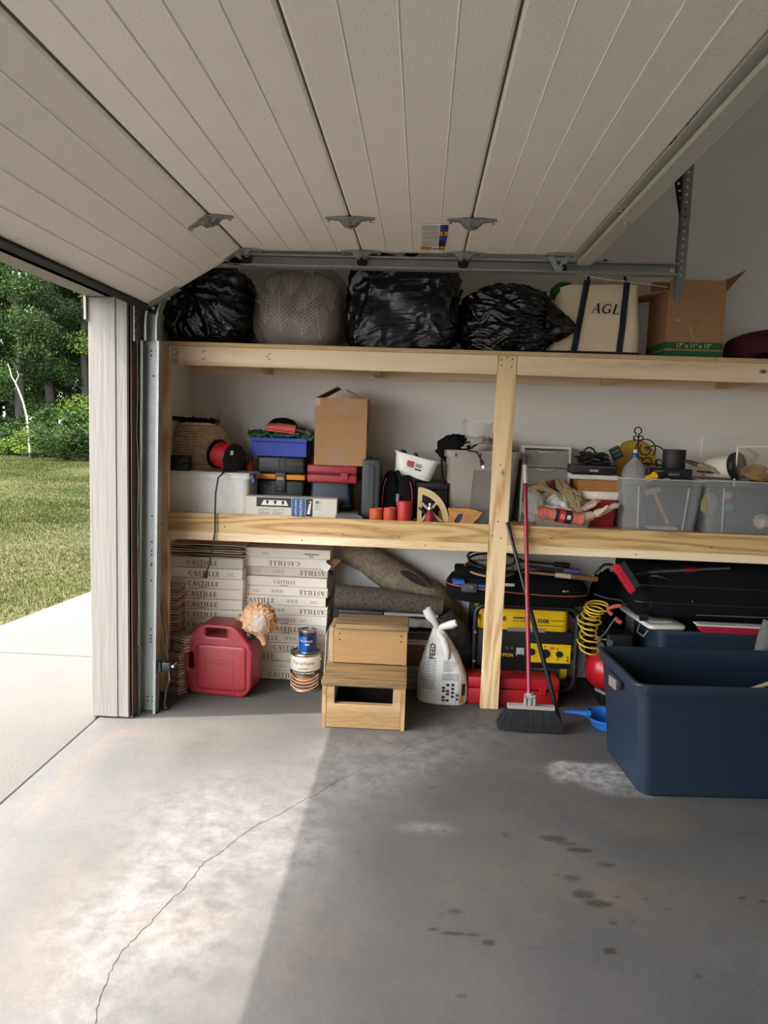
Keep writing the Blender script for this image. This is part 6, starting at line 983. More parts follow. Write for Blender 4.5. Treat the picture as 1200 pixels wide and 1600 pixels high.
zz = .2385+5*.014; rag('newspaper', 'crumpled grey newspaper on the magazine pile', [(x0+.06, .22, zz+.012), (x1, .22, zz+.012), (x1, .35, zz+.04), (x0+.06, .35, zz+.04)], mat('newsprint', (150, 146, 140), .9, var=.3, scale=30), 14, .02, 24, 'newspaper')
xg = at(600, 957, .22)[0]; zg = at(640, 963, .22)[2]; flat('grey_board', 'light grey flat board on top of the newspaper pile', xg, x1-.01, zg-.002, zg+.010, mat('grey_board_m', (158, 156, 152), .7), 'board', .225, .36)
t = thing('black_portfolio', 'black flat case standing behind the stool under the leopard rug', 'case', ((at(522, 960, .28)[0]+xg)/2, .30, 0)); wq = xg-at(522, 960, .28)[0]; obj('body', G().box(-wq/2, wq/2-.003, -.05, .03, .001, at(560, 948, .26)[2], .004), mat('portfolio_black', (26, 25, 26), .7), t); obj('edge', G().box(-wq/2+.03, wq/2-.01, -.052, -.05, at(560, 948, .26)[2]-.03, at(560, 948, .26)[2]-.02), mat('dark_grey_plastic', (82, 82, 84), .5), t)
for i in range(4):
    x = at(514, 985, .16)[0]+.008*i; o = tag(obj('board_sheet', G().box(-.002, .002, -.10, .12, 0, at(518+3*i, 962-4*i, .2)[2]-.06, .0006), mat('sheet_edge_%d' % (i % 2), ((196, 186, 170), (120, 106, 92))[i % 2], .8)), ('pale board standing on edge between cartons and stool' if i % 2 == 0 else 'brown board standing on edge between cartons and stool'), 'board', 'pale boards on edge' if i % 2 == 0 else 'brown boards on edge'); o.location = (x-.012, .17, 0); o.rotation_euler = (0, .035, 0)
# white feed sack tied at the neck
c = at(691, 1100, .02); sk = mat('sack_white', (214, 210, 202), .45, var=.04, bump=.35, bscale=24); t = thing('feed_sack', 'white printed plastic sack tied at the neck beside the stool', 'sack', (c[0], .09, 0), -.12); Hs = at(678, 985, .05)[2]; Wd = .255
def sring(z):
    f = z/Hs; w_ = Wd*(1.0 if f < .35 else 1.0-.80*((f-.35)/.65)**1.15); dd = .15*(1 if f < .4 else 1-.75*((f-.4)/.6)); out = []
    for k in range(64):
        a = 2*PI*k/64; cx, sy = math.cos(a), math.sin(a); q = 1+.14*f*ridge((math.cos(a)*2.6, math.sin(a)*2.6, f*1.2+3))-.07*f+.05*mnoise.noise(Vector((cx*2, sy*2, f*3))); out.append((math.copysign(abs(cx)**.7, cx)*w_/2*q-.035*f*f, math.copysign(abs(sy)**.7, sy)*dd/2*q, z))
    return out
zs = [0, .012]+[Hs*k/26 for k in range(1, 27)]
obj('sack_body', G().loft([[(x*.94, y*.94, z) for x, y, z in sring(0)]]+[sring(z) for z in zs[1:]]), sk, t, smooth=60)
nx_ = -.035; g = G()
for an, L_, wr in ((.55, .115, .028), (-1.15, .10, .022)):
    P_ = [(nx_, 0, Hs-.012), (nx_-.25*L_*math.sin(an), -.012, Hs+.3*L_*math.cos(an)+.0), (nx_-.7*L_*math.sin(an), -.02, Hs+.7*L_*math.cos(an)), (nx_-L_*math.sin(an), -.022, Hs+L_*math.cos(an))]; g.tube(P_, [.016, .016, wr, wr*.8], 10)
g.tube([(nx_, -.01, Hs-.015), (nx_+.03, -.03, Hs-.05), (nx_+.05, -.05, Hs-.10), (nx_+.055, -.058, Hs-.14)], [.014, .02, .022, .01], 10)
g.v = [(x+.006*mnoise.noise(Vector((x*60, y*60, z*20))), y, z) for x, y, z in g.v]; obj('tied_tail', g, sk, t, smooth=60); obj('tie', G().tube([(nx_+.019*math.cos(a), .015*math.sin(a), Hs-.012) for a in [2*PI*k/16 for k in range(16)]], .004, 6, True), mat('tie_grey', (120, 116, 110), .6), t, smooth=60)
def onsack(x, z):
    R_ = sring(max(.001, z)); best = None
    for p, q in zip(R_, R_[1:]+R_[:1]):
        if p[1] < .01 and q[1] < .01 and (p[0]-x)*(q[0]-x) <= 0: f = (x-p[0])/(q[0]-p[0]+1e-9); best = p[1]+(q[1]-p[1])*f
    return best
def sackprint(name, rects, m_):
    g = G()
    for x0, x1, z0, z1 in rects:
        n = max(1, int((x1-x0)/.012)); 
        for k in range(n):
            xa_, xb_ = x0+(x1-x0)*k/n, x0+(x1-x0)*(k+1)/n; v = [(x, onsack(x, z), z) for x, z in ((xa_, z0), (xb_, z0), (xb_, z1), (xa_, z1))]
            if all(p[1] is not None for p in v): g.add([(x, y-.0022, z) for x, y, z in v], [(0, 1, 2, 3)])
    o = obj(name, g, m_, t); o['kind'] = 'stuff'; return o
rr = random.Random(4); L1 = []; L2 = []
for k in range(15):
    z = .225-.0105*k; x = -.112
    while x < -.03: x2 = min(-.03, x+rr.uniform(.006, .03)); L1.append((x, x2, z, z+.0042)); x = x2+.003
for k in range(6): z = .215-.0085*k; L1.append((.006, rr.uniform(.05, .085), z, z+.0035))
for k in range(4): z = .152-.006*k; L1.append((.008, .075, z, z+.0022))
sackprint('fine_print', L1, mat('sack_print_grey', (128, 124, 120), .7))
L2 = [(.004, .08, .158, .1595), (.004, .08, .13, .1315), (.004, .0055, .13, .159), (.0785, .08, .13, .159)]+[(.004+.02*(k % 2), .02+.02*(k % 2), .10-.016*(k//2), .112-.016*(k//2)) for k in range(12) if k % 3]+[(.05, .064, .10-.02*k, .113-.02*k) for k in range(4)]+[(.072, .092, .07-.022*k, .0715-.022*k) for k in range(4)]+[(.072, .0735, .004, .07), (.0905, .092, .004, .07), (.076, .086, .05, .062), (.076, .086, .03, .042)]
sackprint('black_print', L2, mat('sack_print_black', (34, 32, 32), .7)); sackprint('white_strip', [(-.026, -.004, .005, .26)], sk)
sackprint('picture_print', [(.095, .112, .012, .05)], mat('sack_picture', (196, 150, 60), .6)); sackprint('picture_print', [(.1, .116, .05, .11)], mat('sack_print_black', (34, 32, 32), .7))
o = text('FEED', .038, MATS['sack_print_black'], t, (0, 0, 0), (0, 0, 0), bold=.03)
for v in o.data.vertices:
    x, y, z = v.co; X_, Z_ = -.052-y, .262+x*.9; yy = onsack(X_, Z_); v.co = (X_, (yy if yy is not None else -.05)-.0028, Z_)
# ---------------------------------------------------------------- floor level, second bay: generator and its neighbours
yel = mat('generator_yellow', (236, 190, 20), .4, var=.05); gblk = mat('generator_black', (20, 20, 22), .5); pb = mat('print_black', (34, 33, 36), .6)
Yg = .20; X0, X1 = at(737, 1000, Yg)[0], at(905, 1000, Yg)[0]; wg = X1-X0; t = thing('generator', 'black and yellow portable generator on a tube frame behind the red tool box', 'generator', ((X0+X1)/2, Yg, 0)); gx = lambda x, y: at(x, y, Yg)-np.array(t.location)
zt = gx(820, 948)[2]; zb = gx(850, 1092)[2]+.03; fr = .014; xl, xr_ = -wg/2+fr, wg/2-fr
for yy in (.0, .30):
    o = obj('frame_loop', G().tube([(xl, yy, .06), (xl, yy, zt-.05)]+[(xl+.05-.05*math.cos(a), yy, zt-.05+.05*math.sin(a)) for a in [PI/2*k/5 for k in range(1, 6)]]+[(xr_-.05+.05*math.sin(a), yy, zt-.05+.05*math.cos(a)) for a in [PI/2*k/5 for k in range(6)]]+[(xr_, yy, .10)]+[(xr_-.06+.06*math.cos(a), yy, .10-.06*math.sin(a)) for a in [PI/2*k/5 for k in range(1, 6)]]+[(xl+.06, yy, .04), (xl, yy, .06)], fr, 10), gblk, t, smooth=60)
g = G()
for x in (xl, xr_):
    for z in (.2, zt-.06): g.cyl((x, 0.012, z), (x, .288, z), .011, 8)
g.box(xl, xr_, .02, .05, .05, .075).box(xl, xr_, .24, .27, .05, .075); obj('cross_bar', g, gblk, t, smooth=40)
g = G()
for x in (xl, xr_-.05): g.cyl((x+.03, .02, .0), (x+.03, .02, .049), .018, 12).cyl((x+.03, .28, .0), (x+.03, .28, .049), .018, 12)
obj('rubber_foot', g, blk, t, smooth=40)
a, b_ = gx(746, 985), gx(893, 953); tk = obj('fuel_tank', G().loft([[(x, .15+y, z) for x, y in ring((b_[0]-a[0])*k, .26*k2, .04, 5, ((a[0]+b_[0])/2, 0))] for z, k, k2 in ((a[2]-.012, .97, .97), (a[2], 1, 1), (b_[2]-.022, .985, .98), (b_[2]-.006, .94, .92), (b_[2], .86, .82))]), yel, t, smooth=50)
yk = .15-.13-.0008; cxk = (a[0]+b_[0])/2; zk = (a[2]+b_[2])/2-.006
text('3500', .034, pb, tk, (gx(790, 968)[0]-.03, yk-.001, zk+.004), bold=.02); text('STARTING WATTS', .0125, pb, tk, (gx(820, 968)[0]-.005, yk-.001, zk+.012), bold=.03); text('WATTS DE DEMARRAGE', .0095, pb, tk, (gx(820, 968)[0]-.005, yk-.001, zk-.004)); text('3500', .03, pb, tk, (gx(850, 970)[0]-.002, yk-.001, zk), bold=.02); text('RUNNING WATTS', .0085, pb, tk, (gx(872, 970)[0]+.002, yk-.001, zk+.005)); obj('underline', G().box(gx(838, 970)[0], gx(882, 970)[0], yk-.001, yk, zk-.024, zk-.021), pb, tk)
obj('fuel_cap', G().lathe([(.04, b_[2]-.004), (.04, b_[2]+.014), (.03, b_[2]+.018)], 20, (cxk+.03, .15)), gblk, t, smooth=40)
a, b_ = gx(742, 1040), gx(896, 990); obj('panel_box', G().rbox(a[0], b_[0], .012, .10, a[2], b_[2], .004), gblk, t, smooth=40); g = G(); obj('warning_label', G().box(gx(793, 984)[0], gx(852, 984)[0], .0105, .0118, gx(820, 988)[2], gx(820, 982)[2]-.001), mat('label_lilac', (150, 132, 128), .6), t)
py = .0105; a2, b2 = gx(825, 1035), gx(893, 1009); cp_ = obj('control_panel', G().box(a2[0], b2[0], py-.003, py+.001, a2[2], b2[2], .001), yel, t)
g = G()
for x, y, r_ in ((831, 1019, .018), (852, 1022, .024), (874, 1023, .017)): q = gx(x, y); g.cyl((q[0], py-.003, q[2]), (q[0], py-.009, q[2]), r_, 24).cyl((q[0], py-.0091, q[2]), (q[0], py-.0095, q[2]), r_*.6, 20)
for x, y, r_ in ((872, 1015, .004), (872, 1031, .004), (887, 1028, .004), (887, 1033, .005), (852, 1011, .004)): q = gx(x, y); g.cyl((q[0], py-.003, q[2]), (q[0], py-.006, q[2]), r_, 10)
obj('outlet', g, gblk, cp_, smooth=40)['kind'] = 'stuff'; q = gx(884, 1013); obj('print', G().box(q[0]-.012, q[0]+.012, py-.0036, py-.003, q[2], q[2]+.002).box(gx(860, 1013)[0], gx(867, 1013)[0], py-.0036, py-.003, q[2]-.012, q[2]), mat('print_orange', (196, 100, 40), .6), cp_)
q = gx(813, 1019); ga = obj('gauge', G().box(q[0]-.02, q[0]+.02, py-.006, py, q[2]-.021, q[2]+.021, .002), mat('gauge_white', (206, 206, 204), .4), t); obj('needle', G().bar((q[0], py-.0066, q[2]-.008), (q[0]+.008, py-.0066, q[2]+.01), .0016, .001, (0, 1, 0)).box(q[0]-.016, q[0]+.016, py-.0066, py-.006, q[2]-.02, q[2]-.012), pb, ga)
q = gx(796, 1013); g = G()
for s in (-1, 1): g.tube([(q[0]+s*.013+.006*math.cos(a), py-.002, q[2]+.006*math.sin(a)) for a in [2*PI*k/14 for k in range(14)]], .0016, 6, True)
obj('terminal_ring', g, mat('grey_metal', (120, 120, 122), .35, .8), t, smooth=40); text('CHAMPION', .024, yel, t, (gx(784, 1023)[0]+.004, py-.0008, gx(784, 1024)[2]), sx=.9, bold=.02)
a, b_ = gx(760, 1070), gx(888, 1042); cz = (a[2]+b_[2])/2; g = G().cyl((gx(806, 1050)[0], .14, cz+.0), (gx(880, 1050)[0], .14, cz), .052, 28); obj('alternator', g, mat('engine_grey', (104, 104, 104), .45, .6), t, smooth=40)
obj('end_cover', G().cyl((gx(880, 1050)[0]+.0005, .14, cz), (gx(891, 1050)[0], .14, cz), .056, 28), yel, t, smooth=40); eng = obj('engine', G().rbox(gx(748, 1050)[0], gx(804, 1050)[0], .05, .24, .08, gx(760, 1042)[2], .012), mat('engine_black', (40, 40, 42), .5, .3), t, smooth=40); g = G()
for k in range(6): g.box(gx(750, 1050)[0]+.004, gx(803, 1050)[0], .042, .0495, .095+.018*k, .102+.018*k)
obj('cooling_fin', g, mat('engine_grey', (104, 104, 104), .45, .6), eng); obj('side_label', G().box(gx(838, 1050)[0], gx(862, 1050)[0], .083, .0845, cz+.01, cz+.03), mat('gauge_white', (206, 206, 204), .4), t)
g = G()
for k in range(3): g.cyl((gx(806, 1050)[0], .086, cz-.02+.018*k), (gx(850, 1050)[0], .086, cz-.02+.018*k), .004, 8)
obj('tie_rod', g, stl, t, smooth=40); g = G()
for x in (xl, xr_):
    for z in (gx(820, 990)[2], gx(820, 1035)[2]): g.cyl((x, -.014, z), (x, -.020, z), .008, 6)
obj('bolt', g, chrome, t)
# red tool box on the floor
xc, w, zb, h = dims(731, 873, 1060, 1103, .06); h = at(800, 1060, .055)[2]; t = thing('red_tool_box', 'long low red plastic tool box behind the foot of the middle post', 'tool box', (xc, .125, 0)); rp_ = mat('red_plastic_box', (168, 26, 34), .4); obj('tray_body', G().rbox(-w/2, w/2, -.07, .062, 0, h*.58, .006), rp_, t, smooth=40); obj('lid', G().rbox(-w/2-.003, w/2+.003, -.073, .063, h*.6, h, .01), rp_, t, smooth=40); obj('latch', G().box(w*.28, w*.36, -.082, -.0735, h*.46, h*.74, .003).box(-w*.36, -w*.28, -.082, -.0735, h*.46, h*.74, .003), rp_, t)
# racket bag with piping on the generator, rackets on top
xa, xb = at(699, 925, .12)[0], at(930, 925, .12)[0]; z0 = zt+.015; z1 = at(800, 905, .14)[2]; t = thing('racket_bag', 'long black racket bag with orange piping lying on the generator', 'bag', ((xa+xb)/2, .30, z0)); wb = xb-xa; hb = z1-z0; ex_ = [(wb*.5*math.copysign(abs(math.cos(a))**.6, math.cos(a)), .165*math.copysign(abs(math.sin(a))**.7, math.sin(a))) for a in [2*PI*k/48 for k in range(48)]]
obj('bag_body', G().loft([[(x*k, y*k, z+.012*mnoise.noise(Vector((x*5, y*6, z*9)))) for x, y in ex_] for z, k in ((0.0, .9), (.01, .97), (hb*.45, 1.0), (hb*.62, .99), (hb*.85, .93), (hb*1.0, .75), (hb*1.05, .4))]), bc, t, smooth=60)
obj('piping', G().tube([(x*1.002, y*1.006, hb*.5-.03*x+.012*mnoise.noise(Vector((x*3, y*3, 1)))) for x, y in ex_], .003, 6, True), mat('orange_piping', (188, 84, 62), .6), t, smooth=60); p = at(722, 912, .12)-np.array(t.location); obj('blue_strap', G().box(p[0]-.045, p[0]+.015, -.158, -.10, p[2]-.012, p[2]+.012, .004).box(p[0]+.015, p[0]+.13, -.162, -.145, p[2]-.02, p[2]-.006, .003), mat('blue_strap_m', (36, 84, 170), .6), t)
p = at(731, 920, .12)-np.array(t.location); obj('pocket', G().rbox(p[0]-.03, p[0]+.05, -.172, -.12, p[2]-.022, p[2]+.022, .01), mat('grey_mesh_pocket', (66, 66, 66), .7), t, smooth=40); obj('buckle', G().cyl((p[0]+.02, -.172, p[2]+.008), (p[0]+.02, -.18, p[2]+.008), .008, 10), chrome, t); p = at(886, 925, .12)-np.array(t.location); obj('zip_pull', G().rbox(p[0]-.02, p[0]+.012, -.176, -.160, p[2]-.006, p[2]+.006, .003), chrome, t, smooth=40); p = at(795, 915, .13)-np.array(t.location); obj('tag', G().box(p[0]-.02, p[0]+.03, -.16, -.155, p[2]-.006, p[2]+.008, .001), paper, t)
tag(obj('black_pouch', G().rbox(at(712, 890, .16)[0], at(770, 890, .16)[0], .16, .30, z0+hb*.98, at(740, 886, .16)[2]-.008, .012), bc, smooth=40), 'squarish black pouch under the racket hoops', 'bag')
def racket(label, c, hw, hh, tail, Y, mfr, mgr, gl=.3, wrap=None, tip=None):
    """hoop with strings, shaft and grip, lying on the bag; c is the hoop centre in pixels, tail the butt"""
    C_, T_ = at(*c, Y), at(*tail, Y-.04); t = thing('racket', label, 'racket', tuple(C_)); d = Vector(T_-C_); u = d.normalized(); v = Vector((0, 1, .25)); v = (v-u*v.dot(u)).normalized(); E_ = lambda a, k=1.: tuple(u*(-math.cos(a)*hw*k)+v*(math.sin(a)*hh*k))
    obj('hoop', G().tube([E_(2*PI*k/36) for k in range(36)], .0065, 8, True), mfr, t, smooth=60); g = G()
    for k in range(1, 12): s = -1+2*k/12; q = math.sqrt(1-s*s); g.tube([tuple(u*(hw*s)+v*(-hh*q)), tuple(u*(hw*s)+v*(hh*q))], .0007, 4); g.tube([tuple(v*(hh*s)+u*(-hw*q)), tuple(v*(hh*s)+u*(hw*q))], .0007, 4)
    obj('strings', g, mat('racket_string', (120, 114, 104), .6), t)['kind'] = 'stuff'; L_ = d.length; obj('shaft', G().tube([tuple(u*hw), tuple(u*L_*(1-gl))], .0075, 8), mfr, t, smooth=60); obj('grip', G().tube([tuple(u*L_*(1-gl)), tuple(u*L_*.98), tuple(d)], [.013, .015, .012], 10), mgr, t, smooth=40)
    if wrap: obj('collar', G().tube([tuple(u*L_*(1-gl-.14)), tuple(u*L_*(1-gl+.002))], .0135, 10), wrap, t, smooth=40)
lw2 = mat('racket_wood', (150, 112, 76), .5); ir = mat('racket_black', (30, 29, 30), .4)
racket('wooden racket with brown grip and pale collar lying on the racket bag', (765, 888), .125, .10, (934, 905), .22, lw2, mat('grip_brown', (120, 76, 52), .7), .25, mat('collar_pale', (196, 176, 146), .6)); racket('black racket with a purple grip lying over the wooden racket', (778, 879), .15, .11, (906, 894), .27, ir, mat('grip_purple', (88, 76, 130), .7), .2); racket('black racket hoop standing highest on the racket pile', (768, 872), .125, .11, (890, 884), .34, ir, bp_, .2)
# broom
t = thing('broom', 'red-handled angle broom with black bristles leaning on the shelf', 'broom', (at(826, 1140, -.25)[0], -.25, 0)); o0 = np.array(t.location)
a, m1, b_ = at(827, 1098, -.245)-o0, at(820.7, 755, .046)-o0, at(820, 726, .055)-o0; redm = mat('broom_pole_red', (138, 26, 44), .35); obj('pole', G().tube([tuple(a), tuple(a*.5+m1*.5), tuple(m1)], .0105, 14), redm, t, smooth=60); obj('pole_sleeve', G().tube([tuple(m1), tuple(b_)], .0112, 14), mat('pole_white', (210, 204, 194), .4), t, smooth=40); d = Vector(b_-m1).normalized(); obj('pole_tip', G().tube([tuple(b_), tuple(Vector(b_)+d*.018), tuple(Vector(b_)+d*.042), tuple(Vector(b_)+d*.046)], [.0105, .0115, .0105, .004], 14), mat('grey_tip', (70, 70, 72), .5), t, smooth=40)
c0, c1 = at(793, 1102, -.25)-o0, at(866, 1106, -.25)-o0; gh = mat('broom_grey', (160, 150, 142), .5); obj('head', G().bar(tuple(c0), tuple(c1), .034, .016), gh, t); obj('socket', G().tube([tuple(a+np.array([0, 0, -.02])), tuple(a+np.array([0, .003, .045]))], [.019, .015], 12).box(a[0]-.024, a[0]-.016, -.015, .015, a[2]-.02, a[2]+.035).box(a[0]+.016, a[0]+.024, -.015, .015, a[2]-.02, a[2]+.035).box(a[0]-.024, a[0]+.024, -.015, .015, a[2]+.03, a[2]+.04), gh, t, smooth=40)
rs = np.random.RandomState(6); V = []; l0, l1 = at(773, 1143, -.25)-o0, at(881, 1147, -.25)-o0
for k in range(2600):
    f = rs.rand(); top = c0+(c1-c0)*(.02+.96*f)+np.array([0, rs.uniform(-.015, .015), -.006]); ff_ = f+rs.normal()*.012; bot = np.array([l0[0]+(l1[0]-l0[0])*ff_, top[1]*2.6+rs.uniform(-.012, .012), .002+.012*rs.rand()**2+.03*(abs(f-.5) > .47)*rs.rand()]); q = np.array([.0013, .0, 0]); md = (top+bot)/2+np.array([.004*rs.normal(), .004*rs.normal(), 0]); V += [[top-q, top+q, md+q], [top-q, md+q, md-q], [md-q, md+q, bot]]
me = trimesh('bristles', np.array(V)); me.materials.append(mat('bristle_black', (26, 27, 29), .6)); br = obj('bristles', me, None, t); br['kind'] = 'stuff'; obj('bristle_core', G().loft([[tuple(p) for p in ((c0[0]+.004, -.012, c0[2]-.006), (c1[0]-.004, -.012, c0[2]-.006+c1[2]-c0[2]), (c1[0]-.004, .012, c1[2]-.006), (c0[0]+.004, .012, c0[2]-.006))], [(l0[0]+.012, -.03, .016), (l1[0]-.012, -.03, .012), (l1[0]-.012, .03, .012), (l0[0]+.012, .03, .016)]]), MATS['bristle_black'], t)
p0, p1 = at(792.5, 816, -.012), at(872, 1118, -.17); t = thing('black_pole', 'slim black pole leaning across behind the red broom handle', 'pole', (p1[0], p1[1], 0)); o0 = np.array(t.location); obj('shaft', G().tube([tuple(p0-o0), tuple(p0*.6+p1*.4-o0)], .0085, 10), bp_, t, smooth=60); obj('lower_shaft', G().tube([tuple(p0*.59+p1*.41-o0), tuple(p1-o0)], .0115, 10), bp_, t, smooth=60); obj('foot', G().tube([tuple(p1-o0), tuple(p1-o0+np.array([.008, -.01, -(p1[2]-.004)]))], [.012, .008], 10), bp_, t, smooth=40)
obj('steel_edge', G().tube([tuple(p0*.98+p1*.02-o0+np.array([-.004, -.0085, 0])), tuple(p0*.62+p1*.38-o0+np.array([-.004, -.0085, 0]))], .0018, 5), mat('grey_metal', (120, 120, 122), .35, .8), t)
# blue dustpan
bd = mat('dustpan_blue', (30, 106, 190), .45); a, b_ = fl(872, 1108), fl(904, 1108); c_ = fl(955, 1120); t = thing('dustpan', 'bright blue plastic dustpan on the floor between broom and blue bin', 'dustpan', (b_[0], -.13, 0), -.12); obj('pan', tub(.26, .21, .05, .085, .80, .003, .003, .006, 6), bd, t, (.125, 0, .004), smooth=40)
obj('handle', G().tube([(.012, 0, .047), (-.03, 0, .052), (-.07, .005, .05), (-.105, .01, .044)], [.02, .013, .012, .010], 12), bd, t, smooth=60); obj('label', G().box(.12, .16, -.03, .0, .0125, .0132), paper, t)
# compressor with coiled hose
p = at(940, 1050, .22); t = thing('air_compressor', 'red air compressor tank with black fittings behind the blue bin', 'compressor', (p[0]+.03, .22, 0)); cr = mat('compressor_red', (170, 22, 32), .3); R_ = .115; zc = at(936, 1050, .16)[2]
obj('tank', G().tube([(-.115+.03*0, 0, zc), (-.10, 0, zc), (-.07, 0, zc), (-.03, 0, zc), (.08, 0, zc), (.115, 0, zc), (.13, 0, zc)], [.02, .065, .095, R_, R_, .09, .02], 28), cr, t, smooth=60); obj('foot', G().box(-.05, -.03, -.09, .09, 0, zc-R_*.7).box(.07, .09, -.09, .09, 0, zc-R_*.7), gblk, t); zz = zc+R_-.006
obj('pump', G().rbox(-.03, .10, -.06, .06, zz, zz+.09, .01), gblk, t, smooth=40); obj('gauge', G().cyl((-.06, -.05, zz+.03), (-.06, -.062, zz+.03), .018, 16).cyl((-.02, -.07, zz+.05), (-.02, -.08, zz+.05), .016, 16), mat('dark_grey_plastic', (82, 82, 84), .5), t, smooth=40); obj('valve', G().cyl((-.06, -.03, zz-.02), (-.06, -.03, zz+.05), .009, 8).bar((-.09, -.05, zz+.06), (-.03, -.05, zz+.06), .012, .008).cyl((-.1, -.03, zz+.005), (-.03, -.03, zz+.005), .008, 8), mat('brass_pale', (176, 160, 122), .4, .5), t, smooth=40); obj('side_rail', G().bar((-.09, -.13, .10), (.05, -.16, .045), .03, .012), mat('grey_plastic', (120, 118, 114), .5), t)
P_ = []; ctr = [(936, 946), (932, 952), (926, 958), (922, 966), (921, 978), (921, 990), (922, 1004), (922, 1018)]; n = 150
for k in range(n):
    s = k/(n-1)*(len(ctr)-1); i = min(int(s), len(ctr)-2); f = s-i; x, y = ctr[i][0]*(1-f)+ctr[i+1][0]*f, ctr[i][1]*(1-f)+ctr[i+1][1]*f; p = at(x, y, .15); a = k*2*PI/15; R2_ = .048+.012*math.sin(k*.11); P_.append((p[0]+R2_*math.cos(a), .165+.05*math.sin(a), p[2]+.012*math.sin(a)))
hs = mat('hose_yellow', (206, 172, 52), .4); tag(obj('coiled_hose', G().tube(P_, .0048, 7), hs, smooth=60), 'yellow coiled air hose hanging beside the generator frame', 'hose')
p = at(975, 953, .12); t = thing('jumper_cables', 'salmon handled clamps on dark cables above the air compressor', 'cable', tuple(p)); o0 = np.array(t.location); J_ = lambda x, y, Y: tuple(at(x, y, Y)-o0); sl2 = mat('salmon_grip', (200, 92, 78), .5)
obj('clamp', G().tube([J_(948, 952, .12), J_(958, 948, .12), J_(970, 946, .12)], [.006, .011, .009], 8).tube([J_(950, 954, .12), J_(956, 960, .12)], [.008, .009], 8).tube([J_(961, 966, .12), J_(970, 973, .12)], [.011, .011], 8), sl2, t, smooth=40); obj('cable', G().tube([J_(970, 946, .12), J_(978, 944, .14), J_(985, 944, .16)], .004, 6).tube([J_(961, 966, .12), J_(955, 975, .13), J_(945, 990, .14), J_(935, 998, .15)], .004, 6).tube([J_(928, 928, .14), J_(945, 934, .14), J_(970, 938, .15), J_(975, 944, .15)], .004, 6), mat('dark_grey_plastic', (82, 82, 84), .5), t, smooth=60)
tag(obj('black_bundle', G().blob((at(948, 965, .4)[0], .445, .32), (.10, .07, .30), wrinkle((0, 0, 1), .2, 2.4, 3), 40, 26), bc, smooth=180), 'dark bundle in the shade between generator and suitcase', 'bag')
# large blue bin in front
bb = mat('bin_blue', (25, 37, 51), .42, var=.05, scale=4, bump=.06, bscale=150); zr = at(1005, 1074, -.875)[2]; t = thing('blue_bin', 'large open blue plastic bin standing nearest on the garage floor', 'bin', (.505, -.842, 0), .07); wB, dB = .80, .47; H_ = zr
def bring(z, grow=0., c=(wB/2, dB/2)): k = .90+.10*z/H_; return [(x, y, z) for x, y in ring((wB+grow)*k if False else wB*k+grow, dB*k+grow, .045, 6, c)]
obj('tub', G().loft([bring(.0, -.02), bring(.008), bring(H_*.66), bring(H_*.665, .006), bring(H_-.045, .006), bring(H_-.043, .032), bring(H_-.006, .036), bring(H_, .030), bring(H_, .004), bring(H_-.03, -.008), bring(H_*.5, -.008), bring(.012, -.014)]), bb, t, smooth=35)
hd = obj('handle', G().box(-.020, -.004, dB*.36, dB*.64, H_-.085, H_-.046, .003), bb, t); obj('latch', G().bar((-.0225, dB*.40, H_-.072), (-.0225, dB*.58, H_-.078), .004, .04), mat('latch_grey', (122, 116, 106), .45), hd, label='grey metal latch plate'); obj('scuff', G().sheet(lambda u, v: (.03-.028*math.cos(u*1.2)+.0, .026-.028*math.sin(u*1.2)-.0+.004, H_-.06-.16*v-.01*math.sin(u*3)), 6, 10), mat('scuff_pale', (128, 168, 206), .4), t, smooth=60) if False else None
g = G()
for sx_, z0, z1 in ((.38, .01, H_*.66),): g.bar((.40, dB*.05+.0, z0), (.44, dB*.02, z1), .006, .004, (0, 1, 0))
wo = Vector((.505, -.842, 0)); Ri = Matrix.Rotation(-.07, 4, 'Z'); S_ = lambda x, y, Y: tuple(Ri @ (Vector(at(x, y, Y))-wo))
tag(obj('wooden_stick', G().tube([at(1155, 1084, -.62), at(1205, 1067, -.66), at(1290, 1040, -.66)], .009, 8), mat('stick_wood', (150, 132, 104), .7), smooth=60), 'weathered stick lying across inside the large blue bin', 'stick')
lf = bring(H_-.045, -.01); tag(obj('blue_liner', G().loft([[tuple(Matrix.Rotation(.07, 4, 'Z') @ Vector(p)+wo) for p in bring(z, -.03)] for z in (H_*.55, H_*.56)]), mat('liner_blue', (30, 50, 78), .6)), 'dark blue lid lying flat inside the large blue bin', 'lid')
# second bins, suitcase and brush behind it
a = at(1024, 985, .03); zl = at(1024, 984, .03)[2]; zr2 = zl; t = thing('blue_bin', 'dull blue storage bin under the black suitcase and white lid', 'bin', (a[0]+.33, .25, 0), .03); o = obj('tub', tub(.64, .42, zr2, .04, .9, .004, .012, .022), mat('bin_blue_dull', (32, 48, 62), .5), t, smooth=40)
obj('bail_handle', G().tube([(-.335, -.11, zl-.03), (-.352, -.10, zl-.065), (-.352, -.0, zl-.07), (-.335, .02, zl-.03)], .005, 6), mat('grey_plastic', (120, 118, 114), .5), t, smooth=60)
t = thing('bin_lid', 'white plastic lid with raised edge lying under the suitcase corner', 'lid', (a[0]-.02+.06, .25, zl+.002), .10); obj('lid_plate', G().rbox(-.10, .09, -.23, .21, 0, .022, .01, 3, .03), mat('lid_white', (206, 202, 192), .45), t, smooth=40); obj('lid_recess', G().rbox(-.075, .05, -.17, .14, .0222, .027, .002, 2, .02), mat('lid_white', (206, 202, 192), .45), t, smooth=40); zl += .02
